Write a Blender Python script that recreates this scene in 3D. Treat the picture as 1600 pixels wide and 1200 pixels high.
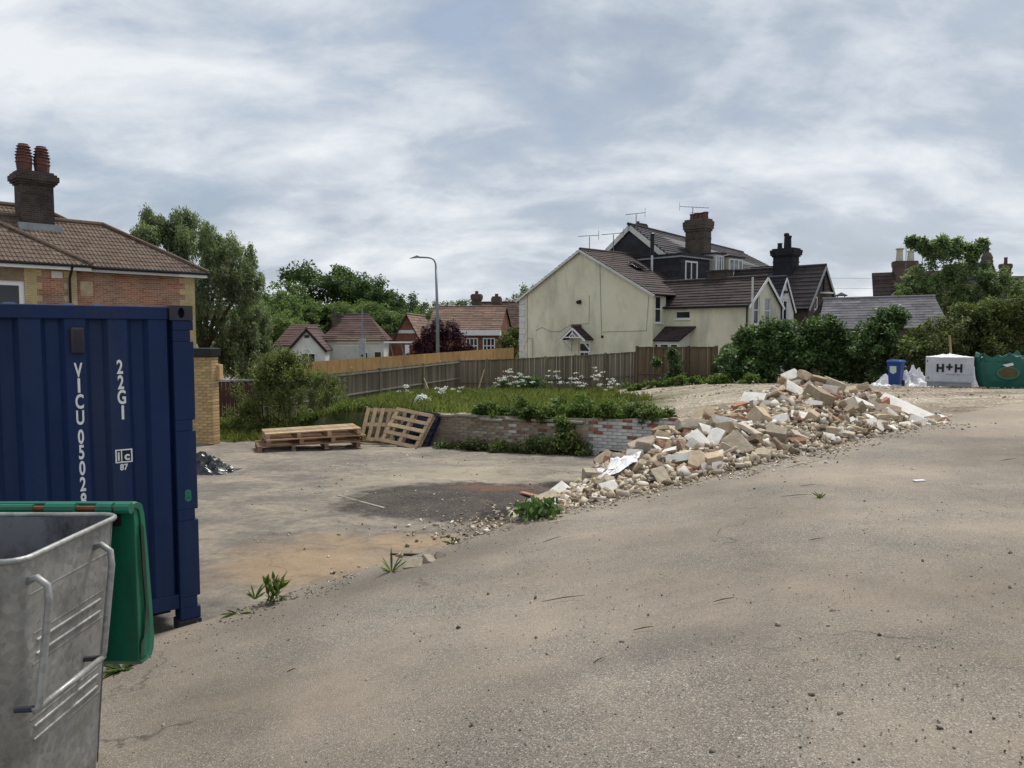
import bpy, bmesh, math, random
import numpy as np
from mathutils import Vector, Matrix, noise as mnoise
from mathutils.geometry import tessellate_polygon

for o in list(bpy.data.objects): bpy.data.objects.remove(o)
scene = bpy.context.scene
C = scene.collection
R = math.radians
random.seed(7)
rng = np.random.default_rng(11)

# ------------------------------------------------------------------ camera
EYE = 1.6; FPX = 1200.0; TH = math.atan(80/1200)
cd = bpy.data.cameras.new('camera'); cam = bpy.data.objects.new('camera', cd); C.objects.link(cam)
cd.sensor_width = 36; cd.lens = 36*FPX/1600; cd.clip_start = .05; cd.clip_end = 5000
cam.location = (0, 0, EYE); cam.rotation_euler = (math.pi/2-TH, 0, 0)
scene.camera = cam
scene.render.resolution_x, scene.render.resolution_y = 1024, 768

def at(px, py, Y):
    """photo pixel + distance -> world point (the calibrated camera)"""
    x = (px-800)/FPX; y = (600-py)/FPX
    d = Vector((x, math.cos(TH)+y*math.sin(TH), -math.sin(TH)+y*math.cos(TH)))
    return Vector((0, 0, EYE))+d*(Y/d.y)

# ------------------------------------------------------------------ sky, sun, exposure
SUN_EL, SUN_AZ = R(58), R(32)          # high, ahead and to the right, veiled by cloud
world = bpy.data.worlds.new('World'); scene.world = world; world.use_nodes = True
nt = world.node_tree; nt.nodes.clear()
def wn(t, **k):
    n = nt.nodes.new(t)
    for a, b in k.items(): setattr(n, a, b)
    return n
def wl(a, b): nt.links.new(a, b)
def wmath(op, a, b=None, c=None):
    n = wn('ShaderNodeMath', operation=op)
    for i, v in enumerate((a, b, c)):
        if v is None: continue
        if isinstance(v, (int, float)): n.inputs[i].default_value = v
        else: wl(v, n.inputs[i])
    return n.outputs[0]
sky = wn('ShaderNodeTexSky', sky_type='NISHITA'); sky.sun_disc = False
sky.sun_elevation = SUN_EL; sky.sun_rotation = SUN_AZ; sky.air_density = 1.2; sky.dust_density = 2.0
tc = wn('ShaderNodeTexCoord'); sp = wn('ShaderNodeSeparateXYZ'); wl(tc.outputs['Generated'], sp.inputs[0])
zz = wmath('ADD', wmath('MAXIMUM', sp.outputs[2], 0.0), .40)
cx = wn('ShaderNodeCombineXYZ'); wl(wmath('DIVIDE', sp.outputs[0], zz), cx.inputs[0]); wl(wmath('DIVIDE', sp.outputs[1], zz), cx.inputs[1])
def wnoise(scale, detail, rough, dist, off):
    mp = wn('ShaderNodeMapping'); mp.inputs['Location'].default_value = off; mp.inputs['Scale'].default_value = (.80, 1.20, 1)
    mp.inputs['Rotation'].default_value = (0, 0, R(-18))
    wl(cx.outputs[0], mp.inputs[0]); n = wn('ShaderNodeTexNoise'); n.inputs['Scale'].default_value = scale
    n.inputs['Detail'].default_value = detail; n.inputs['Roughness'].default_value = rough; n.inputs['Distortion'].default_value = dist
    wl(mp.outputs[0], n.inputs['Vector']); return n.outputs['Fac']
def wramp(fac, stops):
    r = wn('ShaderNodeValToRGB'); e = r.color_ramp.elements
    while len(e) < len(stops): e.new(.5)
    for i, (p, c) in enumerate(stops): e[i].position = p; e[i].color = (*c, 1)
    wl(fac, r.inputs[0]); return r.outputs[0]
n1 = wnoise(2.1, 12, .55, .3, (3.1, 7.4, 0)); n2 = wnoise(6.0, 12, .58, .3, (8.3, 1.2, 4)); n3 = wnoise(1.0, 4, .5, .2, (1.7, 5.5, 9))
mixn = wmath('ADD', wmath('MULTIPLY', n1, .60), wmath('ADD', wmath('MULTIPLY', n2, .30), wmath('MULTIPLY', n3, .22)))
ccol = wramp(mixn, [(.44, (.32, .38, .47)), (.51, (.46, .52, .605)), (.57, (.61, .66, .725)), (.66, (.82, .85, .88))])
csc = wn('ShaderNodeVectorMath', operation='SCALE'); wl(ccol, csc.inputs[0]); csc.inputs['Scale'].default_value = 7.3
cov = wramp(wmath('ADD', wmath('MULTIPLY', n1, .6), wmath('MULTIPLY', n2, .45)), [(.38, (.72,)*3), (.50, (.97,)*3)])
mx = wn('ShaderNodeMixRGB'); wl(cov, mx.inputs[0]); wl(sky.outputs[0], mx.inputs[1]); wl(csc.outputs[0], mx.inputs[2])
bg = wn('ShaderNodeBackground'); bg.inputs[1].default_value = .10; wl(mx.outputs[0], bg.inputs[0])
wo = wn('ShaderNodeOutputWorld'); wl(bg.outputs[0], wo.inputs[0])
sd = bpy.data.lights.new('sun', 'SUN'); sd.energy = 2.7; sd.angle = R(14); sd.color = (1, .95, .87)
sun = bpy.data.objects.new('sun', sd); C.objects.link(sun)
sdir = Vector((math.sin(SUN_AZ)*math.cos(SUN_EL), math.cos(SUN_AZ)*math.cos(SUN_EL), math.sin(SUN_EL)))
sun.rotation_euler = sdir.to_track_quat('Z', 'Y').to_euler(); sun.location = (0, 0, 30)
vs = scene.view_settings; vs.view_transform = 'Standard'; vs.look = 'None'; vs.gamma = 1; vs.use_curve_mapping = False
vs.exposure = 0.52
scene.render.engine = 'CYCLES'

# ------------------------------------------------------------------ materials
class NT:
    def __init__(s, name):
        s.m = bpy.data.materials.new(name); s.m.use_nodes = True; s.t = s.m.node_tree; s.t.nodes.clear()
        s.out = s.n('ShaderNodeOutputMaterial'); s.b = s.n('ShaderNodeBsdfPrincipled'); s.l(s.b.outputs[0], s.out.inputs[0])
        s.tc = s.n('ShaderNodeTexCoord'); s.geo = s.n('ShaderNodeNewGeometry')
    def n(s, t, **k):
        x = s.t.nodes.new(t)
        for a, b in k.items(): setattr(x, a, b)
        return x
    def l(s, a, b): s.t.links.new(a, b)
    def math(s, op, a, b=None, clamp=False):
        n = s.n('ShaderNodeMath', operation=op, use_clamp=clamp)
        for i, v in enumerate((a, b)):
            if v is None: continue
            if isinstance(v, (int, float)): n.inputs[i].default_value = v
            else: s.l(v, n.inputs[i])
        return n.outputs[0]
    def noise(s, scale, detail=4, rough=.55, vec=None, dist=0, sc=None, loc=None):
        n = s.n('ShaderNodeTexNoise'); n.inputs['Scale'].default_value = scale; n.inputs['Detail'].default_value = detail
        n.inputs['Roughness'].default_value = rough; n.inputs['Distortion'].default_value = dist
        v = vec if vec is not None else s.geo.outputs['Position']
        if sc or loc:
            mp = s.n('ShaderNodeMapping')
            if sc: mp.inputs['Scale'].default_value = sc
            if loc: mp.inputs['Location'].default_value = loc
            s.l(v, mp.inputs[0]); v = mp.outputs[0]
        s.l(v, n.inputs['Vector']); return n.outputs['Fac']
    def voro(s, scale, vec=None, out='Distance', feature='F1'):
        n = s.n('ShaderNodeTexVoronoi', feature=feature); n.inputs['Scale'].default_value = scale
        s.l(vec if vec is not None else s.geo.outputs['Position'], n.inputs['Vector']); return n.outputs[out]
    def ramp(s, fac, stops):
        r = s.n('ShaderNodeValToRGB'); e = r.color_ramp.elements
        while len(e) < len(stops): e.new(.5)
        for i, (p, c) in enumerate(stops):
            e[i].position = p; e[i].color = (c, c, c, 1) if isinstance(c, (int, float)) else (*c, 1)
        s.l(fac, r.inputs[0]); return r.outputs[0]
    def mix(s, fac, a, b, mode='MIX'):
        n = s.n('ShaderNodeMixRGB', blend_type=mode)
        for i, v in enumerate((fac, a, b)):
            if isinstance(v, (int, float)): n.inputs[i].default_value = v if i == 0 else (v, v, v, 1)
            elif isinstance(v, tuple): n.inputs[i].default_value = (*v, 1)
            else: s.l(v, n.inputs[i])
        return n.outputs[0]
    def ellipse(s, cx, cy, rx, ry, soft=.5, ang=0, warp=.6, wscale=1.3):
        """soft-edged ragged patch at a place on the ground (stain or spill)"""
        mp = s.n('ShaderNodeMapping', vector_type='TEXTURE'); mp.inputs['Location'].default_value = (cx, cy, 0)
        mp.inputs['Rotation'].default_value = (0, 0, ang); mp.inputs['Scale'].default_value = (rx, ry, 1000)
        s.l(s.geo.outputs['Position'], mp.inputs[0])
        ln = s.n('ShaderNodeVectorMath', operation='LENGTH'); s.l(mp.outputs[0], ln.inputs[0])
        d = s.math('ADD', ln.outputs['Value'], s.math('MULTIPLY', s.math('SUBTRACT', s.noise(wscale, 6, .65), .5), warp*2))
        return s.ramp(d, [(max(0, 1-soft), 1.0), (1.0, 0.0)])
    def color(s, c): 
        if isinstance(c, tuple): s.b.inputs['Base Color'].default_value = (*c, 1)
        else: s.l(c, s.b.inputs['Base Color'])
    def rough(s, r, spec=None, metal=None):
        if isinstance(r, (int, float)): s.b.inputs['Roughness'].default_value = r
        else: s.l(r, s.b.inputs['Roughness'])
        if spec is not None: s.b.inputs['Specular IOR Level'].default_value = spec
        if metal is not None: s.b.inputs['Metallic'].default_value = metal
    def bump(s, h, dist=.01, strength=1):
        n = s.n('ShaderNodeBump'); n.inputs['Distance'].default_value = dist; n.inputs['Strength'].default_value = strength
        s.l(h, n.inputs['Height']); s.l(n.outputs[0], s.b.inputs['Normal'])
    def island(s): return s.geo.outputs['Random Per Island']
    def objrand(s): return s.n('ShaderNodeObjectInfo').outputs['Random']

def sc3(c, k): return tuple(min(1, x*k) for x in c)
M = {}
def mat_mottled(key, c, var=.25, scale=3, rough=.8, bump=.004, bscale=40, dirt=None, dirtamt=.5, spec=.3, objvar=0, stretch=None, metal=None):
    t = NT(key)
    n = t.noise(scale, 6, .6, vec=t.tc.outputs['Object'], sc=stretch)
    col = t.ramp(n, [(.3, sc3(c, 1-var)), (.7, sc3(c, 1+var))])
    if dirt: col = t.mix(t.math('MULTIPLY', t.ramp(t.noise(scale*.45, 7, .65, vec=t.tc.outputs['Object'], sc=stretch, loc=(5, 3, 1)), [(.45, 0), (.68, 1)]), dirtamt), col, dirt)
    if objvar:
        col = t.mix(1, col, t.ramp(t.objrand(), [(0, 1-objvar), (1, 1+objvar)]), 'MULTIPLY')
    t.color(col); t.rough(rough, spec, metal)
    if bump: t.bump(t.noise(bscale, 5, .6, vec=t.tc.outputs['Object'], sc=stretch), bump)
    M[key] = t.m; return t.m
def mat_leaf(key, c1, c2, rough=.6, trans=.40, big=.8):
    t = NT(key)
    col = t.ramp(t.island(), [(0, c1), (1, c2)])
    col = t.mix(1, col, t.ramp(t.noise(big, 3), [(.3, .60), (.7, 1.42)]), 'MULTIPLY')
    t.color(col); t.rough(rough, .25)
    tr = t.n('ShaderNodeBsdfTranslucent'); t.l(t.mix(1, col, (1.1, 1.2, .6), 'MULTIPLY'), tr.inputs[0])
    ms = t.n('ShaderNodeMixShader'); ms.inputs[0].default_value = trans
    t.l(t.b.outputs[0], ms.inputs[1]); t.l(tr.outputs[0], ms.inputs[2]); t.l(ms.outputs[0], t.out.inputs[0])
    M[key] = t.m; return t.m
def mat_brick(key, cols, mortar, bw=.225, rh=.075, msz=.01, dirt=None):
    t = NT(key)
    br = t.n('ShaderNodeTexBrick'); t.l(t.tc.outputs['UV'], br.inputs['Vector'])
    br.inputs['Scale'].default_value = 1; br.inputs['Brick Width'].default_value = bw; br.inputs['Row Height'].default_value = rh
    br.inputs['Mortar Size'].default_value = msz; br.inputs['Mortar Smooth'].default_value = .2; br.inputs['Bias'].default_value = 0
    br.inputs['Color1'].default_value = (*cols[0], 1); br.inputs['Color2'].default_value = (*cols[1], 1); br.inputs['Mortar'].default_value = (*mortar, 1)
    col = t.mix(1, br.outputs['Color'], t.ramp(t.noise(1.2, 6, .6), [(.3, .75), (.7, 1.2)]), 'MULTIPLY')
    if dirt: col = t.mix(t.ramp(t.noise(.8, 7, .65, loc=(2, 9, 4)), [(.45, 0), (.7, .7)]), col, dirt)
    t.color(col); t.rough(.9, .2); t.bump(br.outputs['Fac'], -.006)
    M[key] = t.m; return t.m

# --- ground materials
t = NT('asphalt')
fine = t.noise(210, 3, .7); agg = t.voro(165, out='Color'); big = t.noise(.35, 5, .6); mid = t.noise(1.6, 8, .7, dist=.3)
streak = t.noise(.55, 8, .68, sc=(.7, 1.3, 1), loc=(4, 2, 0))
sepa = t.n('ShaderNodeSeparateColor'); t.l(agg, sepa.inputs[0])
base = t.ramp(sepa.outputs[0], [(0, (.115, .103, .09)), (.5, (.20, .180, .155)), (.86, (.265, .238, .20)), (1, (.44, .41, .36))])
base = t.mix(1, base, t.ramp(fine, [(.3, .74), (.7, 1.24)]), 'MULTIPLY')
dust = t.math('MULTIPLY', t.ramp(t.math('ADD', t.math('MULTIPLY', streak, .6), t.math('MULTIPLY', mid, .4)), [(.40, 0), (.64, 1)]), .68)
col = t.mix(dust, base, t.mix(1, (.365, .298, .226), t.ramp(fine, [(.25, .7), (.75, 1.25)]), 'MULTIPLY'))
col = t.mix(1, col, t.ramp(big, [(.32, .66), (.68, 1.18)]), 'MULTIPLY')
pale = t.ellipse(-.75, 2.75, .55, .3, .9, .5, .5, 2.2)
col = t.mix(t.math('MULTIPLY', pale, .6), col, (.52, .49, .44))
damp = t.ellipse(.9, 4.2, 1.2, .3, .9, .35, .5, 1.5)
col = t.mix(t.math('MULTIPLY', damp, .4), col, (.10, .09, .085))
edge = t.ellipse(-1.0, 6.8, 2.2, .55, .8, R(38), .5, 2.0)
col = t.mix(t.math('MULTIPLY', edge, .5), col, (.12, .105, .085))
far = t.ellipse(14, 18, 9, 6, .6, .7, .4, .6)
col = t.mix(t.math('MULTIPLY', far, .7), col, t.mix(mid, (.27, .23, .175), (.42, .36, .275)))
wv = t.n('ShaderNodeVectorMath', operation='ADD'); nv = t.n('ShaderNodeTexNoise'); nv.inputs['Scale'].default_value = 1.4; nv.inputs['Detail'].default_value = 6; t.l(t.geo.outputs['Position'], nv.inputs['Vector'])
nsc = t.n('ShaderNodeVectorMath', operation='SCALE'); t.l(nv.outputs['Color'], nsc.inputs[0]); nsc.inputs['Scale'].default_value = 1.5; t.l(t.geo.outputs['Position'], wv.inputs[0]); t.l(nsc.outputs[0], wv.inputs[1])
crack = t.math('MULTIPLY', t.ramp(t.voro(.33, vec=wv.outputs[0], feature='DISTANCE_TO_EDGE'), [(0, 1.0), (.006, 0.0)]), t.ramp(t.noise(.6, 4, .6, loc=(9, 4, 2)), [(.50, 0), (.60, .75)]))
col = t.mix(crack, col, (.05, .044, .038))
spot = t.ramp(t.noise(7, 4, .6, loc=(1, 8, 3)), [(.68, 0), (.76, .45)]); col = t.mix(spot, col, (.10, .088, .075))
t.color(col); t.rough(.92, .2); t.bump(t.math('ADD', t.math('MULTIPLY', t.voro(165), .6), fine), .004)
M['asphalt'] = t.m

t = NT('yard_concrete')
mid = t.math('ADD', t.math('MULTIPLY', t.noise(1.1, 8, .72, dist=.3, sc=(.8, 1.1, 1)), .7), t.math('MULTIPLY', t.noise(9, 6, .7), .3)); fine = t.noise(120, 3, .7); big = t.noise(.25, 4, .6, loc=(3, 3, 3))
col = t.ramp(mid, [(.36, (.115, .104, .092)), (.47, (.185, .166, .142)), (.57, (.275, .24, .192)), (.70, (.38, .32, .238))])
col = t.mix(1, col, t.ramp(fine, [(.3, .78), (.7, 1.2)]), 'MULTIPLY')
sand = t.math('MAXIMUM', t.ellipse(-2.2, 8.4, 1.8, 1.5, .9, .3, .7, 1.0), t.ellipse(-1.3, 9.2, .9, .8, .9, 0, .7, 1.0))
col = t.mix(t.math('MULTIPLY', t.ramp(t.math('ADD', t.math('MULTIPLY', sand, .62), t.math('MULTIPLY', t.noise(4, 10, .8), .9)), [(.56, 0), (.92, 1)]), .8), col, t.mix(t.noise(3, 5), (.21, .14, .085), (.43, .32, .205)))
sand2 = t.ellipse(-1.0, 14.3, 2.6, 1.9, .9, .2, .6, .7)
col = t.mix(t.math('MULTIPLY', sand2, .6), col, t.mix(t.noise(2, 5), (.30, .26, .19), (.46, .40, .29)))
tar = t.math('MAXIMUM', t.math('MULTIPLY', t.ellipse(-.75, 11.9, 2.15, 1.75, .2, R(10), .42, 2.6), .95), t.math('MAXIMUM', t.ellipse(.55, 10.6, 1.2, .8, .6, .3, .5, 2), t.ellipse(.9, 13.2, .9, .6, .8, .3, .6, 2)))
tarc = t.mix(1, t.ramp(t.voro(60, out='Color'), [(0, (.022, .018, .017)), (.65, (.062, .052, .047)), (.9, (.10, .085, .072)), (1, (.22, .19, .15))]), t.ramp(mid, [(.3, .7), (.7, 1.5)]), 'MULTIPLY')
col = t.mix(tar, col, tarc)
wet = t.math('MAXIMUM', t.ellipse(-.1, 10.9, .55, .45, .5, 0, .6, 3), t.ellipse(.8, 13.3, .5, .45, .5, 0, .6, 3)); col = t.mix(t.math('MULTIPLY', wet, .8), col, (.018, .017, .017))
ywv = t.n('ShaderNodeVectorMath', operation='ADD'); ynv = t.n('ShaderNodeTexNoise'); ynv.inputs['Scale'].default_value = 1.2; ynv.inputs['Detail'].default_value = 6; t.l(t.geo.outputs['Position'], ynv.inputs['Vector']); t.l(t.geo.outputs['Position'], ywv.inputs[0]); t.l(ynv.outputs['Color'], ywv.inputs[1])
col = t.mix(t.math('MULTIPLY', t.ramp(t.voro(.28, vec=ywv.outputs[0], feature='DISTANCE_TO_EDGE'), [(0, 1.0), (.006, 0.0)]), .32), col, (.07, .062, .05))
blot = t.ramp(t.noise(2.6, 9, .72, loc=(3, 7, 1)), [(.54, 0), (.62, .5)]); col = t.mix(blot, col, (.15, .125, .095))
rust = t.ellipse(-.2, 12.9, 1.1, .35, .8, 0, .5, 2)
col = t.mix(t.math('MULTIPLY', rust, .6), col, (.19, .085, .05))
t.color(col); t.rough(.93, .2); t.bump(t.math('ADD', fine, t.math('MULTIPLY', t.noise(14, 6, .7), 2.0)), .008)
M['yard_concrete'] = t.m

t = NT('gravel_dirt')
mid = t.noise(.7, 7, .65, sc=(.5, 1.3, 1)); v = t.voro(22, out='Color'); s_ = t.n('ShaderNodeSeparateColor'); t.l(v, s_.inputs[0])
col = t.ramp(mid, [(.34, (.16, .125, .09)), (.5, (.30, .26, .20)), (.66, (.44, .395, .32))])
col = t.mix(1, col, t.ramp(s_.outputs[0], [(0, .6), (.8, 1.15), (1, 1.9)]), 'MULTIPLY')
brn = t.ellipse(14, 25, 7, 3.2, .6, R(20), .5, .9); col = t.mix(t.math('MULTIPLY', brn, .6), col, t.mix(t.noise(2.5, 6, .7), (.10, .075, .052), (.25, .20, .145)))
green = t.ellipse(-2.5, 27, 9, 10, .25, 0, .35, .5)
col = t.mix(green, col, t.mix(t.noise(1.5, 5), (.045, .06, .02), (.11, .115, .045)))
t.color(col); t.rough(.95, .15); t.bump(t.math('ADD', t.voro(22), t.noise(5, 6)), .03)
M['gravel_dirt'] = t.m
mat_mottled('far_ground', (.08, .09, .045), .3, .2, .95, 0)
mat_mottled('soil', (.31, .25, .175), .4, 2.5, .95, .03, 18, (.32, .29, .23), .6)

# --- object materials
t = NT('navy'); oc = t.tc.outputs['Object']
col = t.ramp(t.noise(1.8, 7, .6, vec=oc, sc=(1, 1, .35)), [(.3, (.0055, .019, .070)), (.7, (.0095, .030, .100))])
col = t.mix(t.math('MULTIPLY', t.ramp(t.noise(1.1, 8, .7, vec=oc, sc=(2.5, 2.5, .25), loc=(3, 1, 6)), [(.48, 0), (.68, 1)]), .5), col, (.028, .040, .080))
col = t.mix(t.math('MULTIPLY', t.ramp(t.noise(26, 6, .7, vec=oc, sc=(1, 1, .5)), [(.66, 0), (.74, 1)]), .55), col, (.055, .060, .085))
col = t.mix(t.ramp(t.noise(9, 8, .75, vec=oc, loc=(8, 8, 1)), [(.69, 0), (.73, .9)]), col, (.075, .035, .020))
t.color(col); t.rough(t.ramp(t.noise(4, 5, .6, vec=oc), [(.3, .45), (.7, .68)]), .25); t.bump(t.noise(4, 4, .5, vec=oc), .006); M['navy'] = t.m
mat_mottled('navy_worn', (.030, .034, .050), .3, 6, .6, .002, 30, (.075, .05, .035), .6)
mat_mottled('white_paint', (.72, .72, .70), .06, 5, .6, .001, 40)
mat_mottled('white_marking', (.75, .76, .76), .08, 30, .6, 0)
mat_mottled('black_marking', (.012, .013, .016), .1, 30, .6, 0)
mat_mottled('green_marking', (.03, .18, .13), .3, 30, .7, 0)
mat_mottled('black_plastic', (.012, .013, .014), .2, 5, .5, .002, 20)
mat_mottled('dark_void', (.008, .008, .009), .1, 5, .8, 0)
t = NT('galvanised')
v = t.voro(38, vec=t.tc.outputs['Object'], out='Color'); s_ = t.n('ShaderNodeSeparateColor'); t.l(v, s_.inputs[0])
col = t.mix(1, t.ramp(s_.outputs[0], [(0, (.255, .26, .255)), (1, (.36, .365, .355))]), t.ramp(t.noise(4, 7, .65, vec=t.tc.outputs['Object'], sc=(1, 1, .5)), [(.3, .78), (.7, 1.18)]), 'MULTIPLY')
col = t.mix(t.math('MULTIPLY', t.ramp(t.noise(2.2, 8, .7, vec=t.tc.outputs['Object'], loc=(2, 2, 2)), [(.48, 0), (.66, 1)]), .6), col, (.13, .122, .105))
t.color(col); t.rough(t.ramp(t.noise(9, 5, .6, vec=t.tc.outputs['Object']), [(.3, .42), (.7, .66)]), .5, .55)
t.bump(t.noise(7, 4, .5, vec=t.tc.outputs['Object']), .004); M['galvanised'] = t.m
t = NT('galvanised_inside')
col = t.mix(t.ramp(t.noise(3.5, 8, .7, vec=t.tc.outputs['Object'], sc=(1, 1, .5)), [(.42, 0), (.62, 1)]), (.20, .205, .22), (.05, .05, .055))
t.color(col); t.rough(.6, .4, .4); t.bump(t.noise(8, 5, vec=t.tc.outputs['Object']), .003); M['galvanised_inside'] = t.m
t = NT('bin_green')
col = t.mix(t.ramp(t.noise(4, 7, .7, vec=t.tc.outputs['Object'], sc=(1, 1, .35)), [(.5, 0), (.72, .75)]), (.004, .125, .070), (.012, .045, .032))
t.color(col); t.rough(.42, .45); t.bump(t.noise(25, 4, vec=t.tc.outputs['Object']), .0012); M['bin_green'] = t.m
t = NT('bin_green_dirty')
col = t.mix(t.ramp(t.noise(5, 8, .7, vec=t.tc.outputs['Object'], sc=(1, 1, .3)), [(.36, 0), (.52, .95)]), (.004, .11, .06), (.014, .016, .012))
t.color(col); t.rough(.6, .35); M['bin_green_dirty'] = t.m
mat_mottled('rust', (.15, .055, .03), .4, 8, .85, .004, 40)
mat_mottled('wheel_rubber', (.02, .02, .02), .2, 8, .8, 0)
mat_mottled('blue_plastic', (.02, .06, .27), .12, 3, .45, .001, 20, (.03, .06, .18), .4)
mat_mottled('sticker', (.55, .66, .55), .1, 12, .6, 0)
mat_mottled('poly_wrap', (.50, .53, .58), .1, 4, .35, .012, 7, (.36, .38, .42), .5, .5)
mat_mottled('white_sheet', (.72, .72, .74), .08, 4, .5, .006, 14, (.5, .47, .42), .35)
mat_mottled('green_bag', (.012, .105, .075), .25, 3, .55, .006, 16, (.01, .06, .05), .5, .4)
mat_mottled('emblem_brown', (.085, .075, .03), .3, 12, .7, 0)
mat_mottled('emblem_ring', (.05, .16, .11), .2, 12, .7, 0)
mat_mottled('pallet_wood', (.43, .32, .20), .22, 3, .85, .003, 30, (.25, .18, .11), .5, .2, .28, (3, 3, 3))
mat_mottled('pallet_wood_grey', (.33, .25, .165), .25, 3, .85, .003, 30, (.18, .14, .10), .5, .2, .3)
mat_mottled('pallet_wood_red', (.30, .19, .12), .25, 3, .85, .003, 30, (.19, .12, .08), .5, .2, .28)
mat_mottled('pallet_blue', (.016, .02, .045), .25, 3, .8, .003, 30, (.03, .03, .04), .4)
mat_mottled('stake_wood', (.36, .27, .16), .2, 5, .85, .003, 30, (.2, .16, .1), .5)
mat_mottled('fence_wood', (.175, .148, .108), .28, 2, .9, .004, 25, (.085, .085, .06), .6, .15, .30, (4, 4, .5))
mat_mottled('fence_wood_brown', (.155, .112, .072), .28, 2, .9, .004, 25, (.08, .075, .05), .6, .15, .30, (4, 4, .5))
mat_mottled('fence_rail', (.26, .245, .20), .2, 4, .9, .003, 25, (.13, .12, .09), .5, .15, .1)
mat_mottled('fence_maroon', (.07, .03, .025), .25, 2, .85, .003, 25)
t = NT('plywood')
col = t.ramp(t.noise(1.3, 7, .6, vec=t.tc.outputs['Object'], sc=(6, 6, .8), dist=.6), [(.3, (.36, .215, .085)), (.7, (.54, .355, .165))])
col = t.mix(1, col, t.ramp(t.objrand(), [(0, .85), (1, 1.12)]), 'MULTIPLY')
t.color(col); t.rough(.8, .2); M['plywood'] = t.m
# masonry
mat_mottled('brick_white', (.56, .56, .545), .14, 9, .9, .006, 60, (.27, .225, .19), .7, .2, .18)
mat_mottled('brick_red', (.25, .10, .07), .3, 9, .92, .006, 60, (.30, .26, .22), .5, .15, .25)
mat_mottled('brick_brown', (.27, .195, .135), .3, 9, .92, .006, 60, (.27, .24, .20), .6, .15, .3)
mat_mottled('brick_grey', (.33, .28, .215), .25, 9, .92, .006, 60, (.10, .095, .07), .6, .15, .3)
mat_mottled('brick_yellow', (.44, .31, .15), .15, 9, .9, .004, 60, (.33, .22, .10), .5, .2, .2)
mat_mottled('mortar', (.30, .28, .24), .25, 6, .95, .008, 50, (.15, .14, .10), .6)
mat_mottled('render_cap', (.31, .285, .235), .25, 4, .95, .01, 30, (.16, .15, .10), .6)
mat_brick('brick_house', ((.27, .11, .07), (.42, .21, .135)), (.40, .34, .265))
mat_brick('brick_quoin', ((.50, .38, .17), (.58, .46, .24)), (.42, .36, .25))
mat_brick('brick_soot', ((.045, .036, .03), (.09, .07, .055)), (.12, .105, .09), dirt=(.03, .028, .026))
mat_brick('brick_dark', ((.085, .065, .05), (.13, .10, .075)), (.12, .11, .095), dirt=(.06, .055, .05))
mat_brick('brick_station', ((.20, .065, .04), (.25, .09, .06)), (.2, .13, .1))
t = NT('cream_render')
p = t.geo.outputs['Position']
col = t.ramp(t.noise(.5, 6, .6), [(.3, (.64, .615, .455)), (.7, (.75, .72, .565))])
grime = t.math('MULTIPLY', t.ramp(t.noise(.42, 8, .68, sc=(1, 1, .45), loc=(6, 2, 8)), [(.46, 0), (.64, 1)]), .62)
col = t.mix(grime, col, (.34, .34, .285))
moss = t.math('MULTIPLY', t.ramp(t.noise(1.7, 7, .7, sc=(1, 1, .3)), [(.55, 0), (.75, 1)]), .35)
col = t.mix(moss, col, (.33, .33, .22))
t.color(col); t.rough(.92, .2); t.bump(t.noise(9, 6, .6), .012); M['cream_render'] = t.m
mat_mottled('white_render', (.62, .62, .58), .08, 2, .9, .004, 20, (.40, .40, .35), .5)
mat_mottled('quoin_white', (.60, .61, .60), .08, 3, .8, .003, 20, (.4, .4, .38), .5)
mat_mottled('upvc', (.76, .77, .78), .04, 3, .45, 0)
mat_mottled('lead_grey', (.30, .32, .34), .15, 4, .6, .003, 20)
mat_mottled('gutter_black', (.012, .012, .014), .15, 3, .5, 0)
mat_mottled('beige_board', (.48, .46, .36), .1, 3, .8, .003, 20)
mat_mottled('cable_grey', (.22, .22, .19), .1, 3, .8, 0)
mat_mottled('terracotta', (.135, .062, .048), .3, 6, .85, .004, 30, (.05, .042, .04), .7)
mat_mottled('soot_black', (.022, .024, .030), .3, 4, .85, .006, 30)
t = NT('glass_dark'); t.color((.015, .018, .022)); t.rough(.08, .6); M['glass_dark'] = t.m
t = NT('glass_pale'); t.color(t.ramp(t.noise(1.4, 3), [(.35, (.03, .035, .04)), (.7, (.30, .32, .34))])); t.rough(.12, .6); M['glass_pale'] = t.m
def mat_roof(key, c1, c2, moss=None, scale=2.2):
    t = NT(key)
    col = t.ramp(t.noise(scale, 6, .65), [(.3, c1), (.7, c2)])
    col = t.mix(1, col, t.ramp(t.island(), [(0, .72), (1, 1.28)]), 'MULTIPLY')
    if moss: col = t.mix(t.math('MULTIPLY', t.ramp(t.noise(3.5, 7, .7, loc=(7, 1, 2)), [(.5, 0), (.66, 1)]), .6), col, moss)
    t.color(col); t.rough(.85, .25); t.bump(t.noise(20, 4), .006); M[key] = t.m
mat_roof('tile_brown', (.085, .060, .046), (.150, .108, .082), (.21, .18, .135))
mat_roof('tile_ridge', (.085, .055, .042), (.13, .088, .066), (.14, .13, .10))
mat_roof('tile_maroon', (.036, .025, .025), (.066, .047, .045), (.07, .062, .052))
mat_roof('slate_dark', (.026, .026, .032), (.055, .052, .060))
mat_roof('slate_grey', (.095, .095, .11), (.20, .195, .21), (.20, .17, .14))
mat_roof('tile_station', (.15, .095, .07), (.235, .155, .118), (.12, .085, .07))
mat_roof('tile_station_dark', (.070, .044, .038), (.112, .070, .060))
mat_roof('tile_slatey', (.036, .031, .033), (.070, .058, .058))
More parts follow.
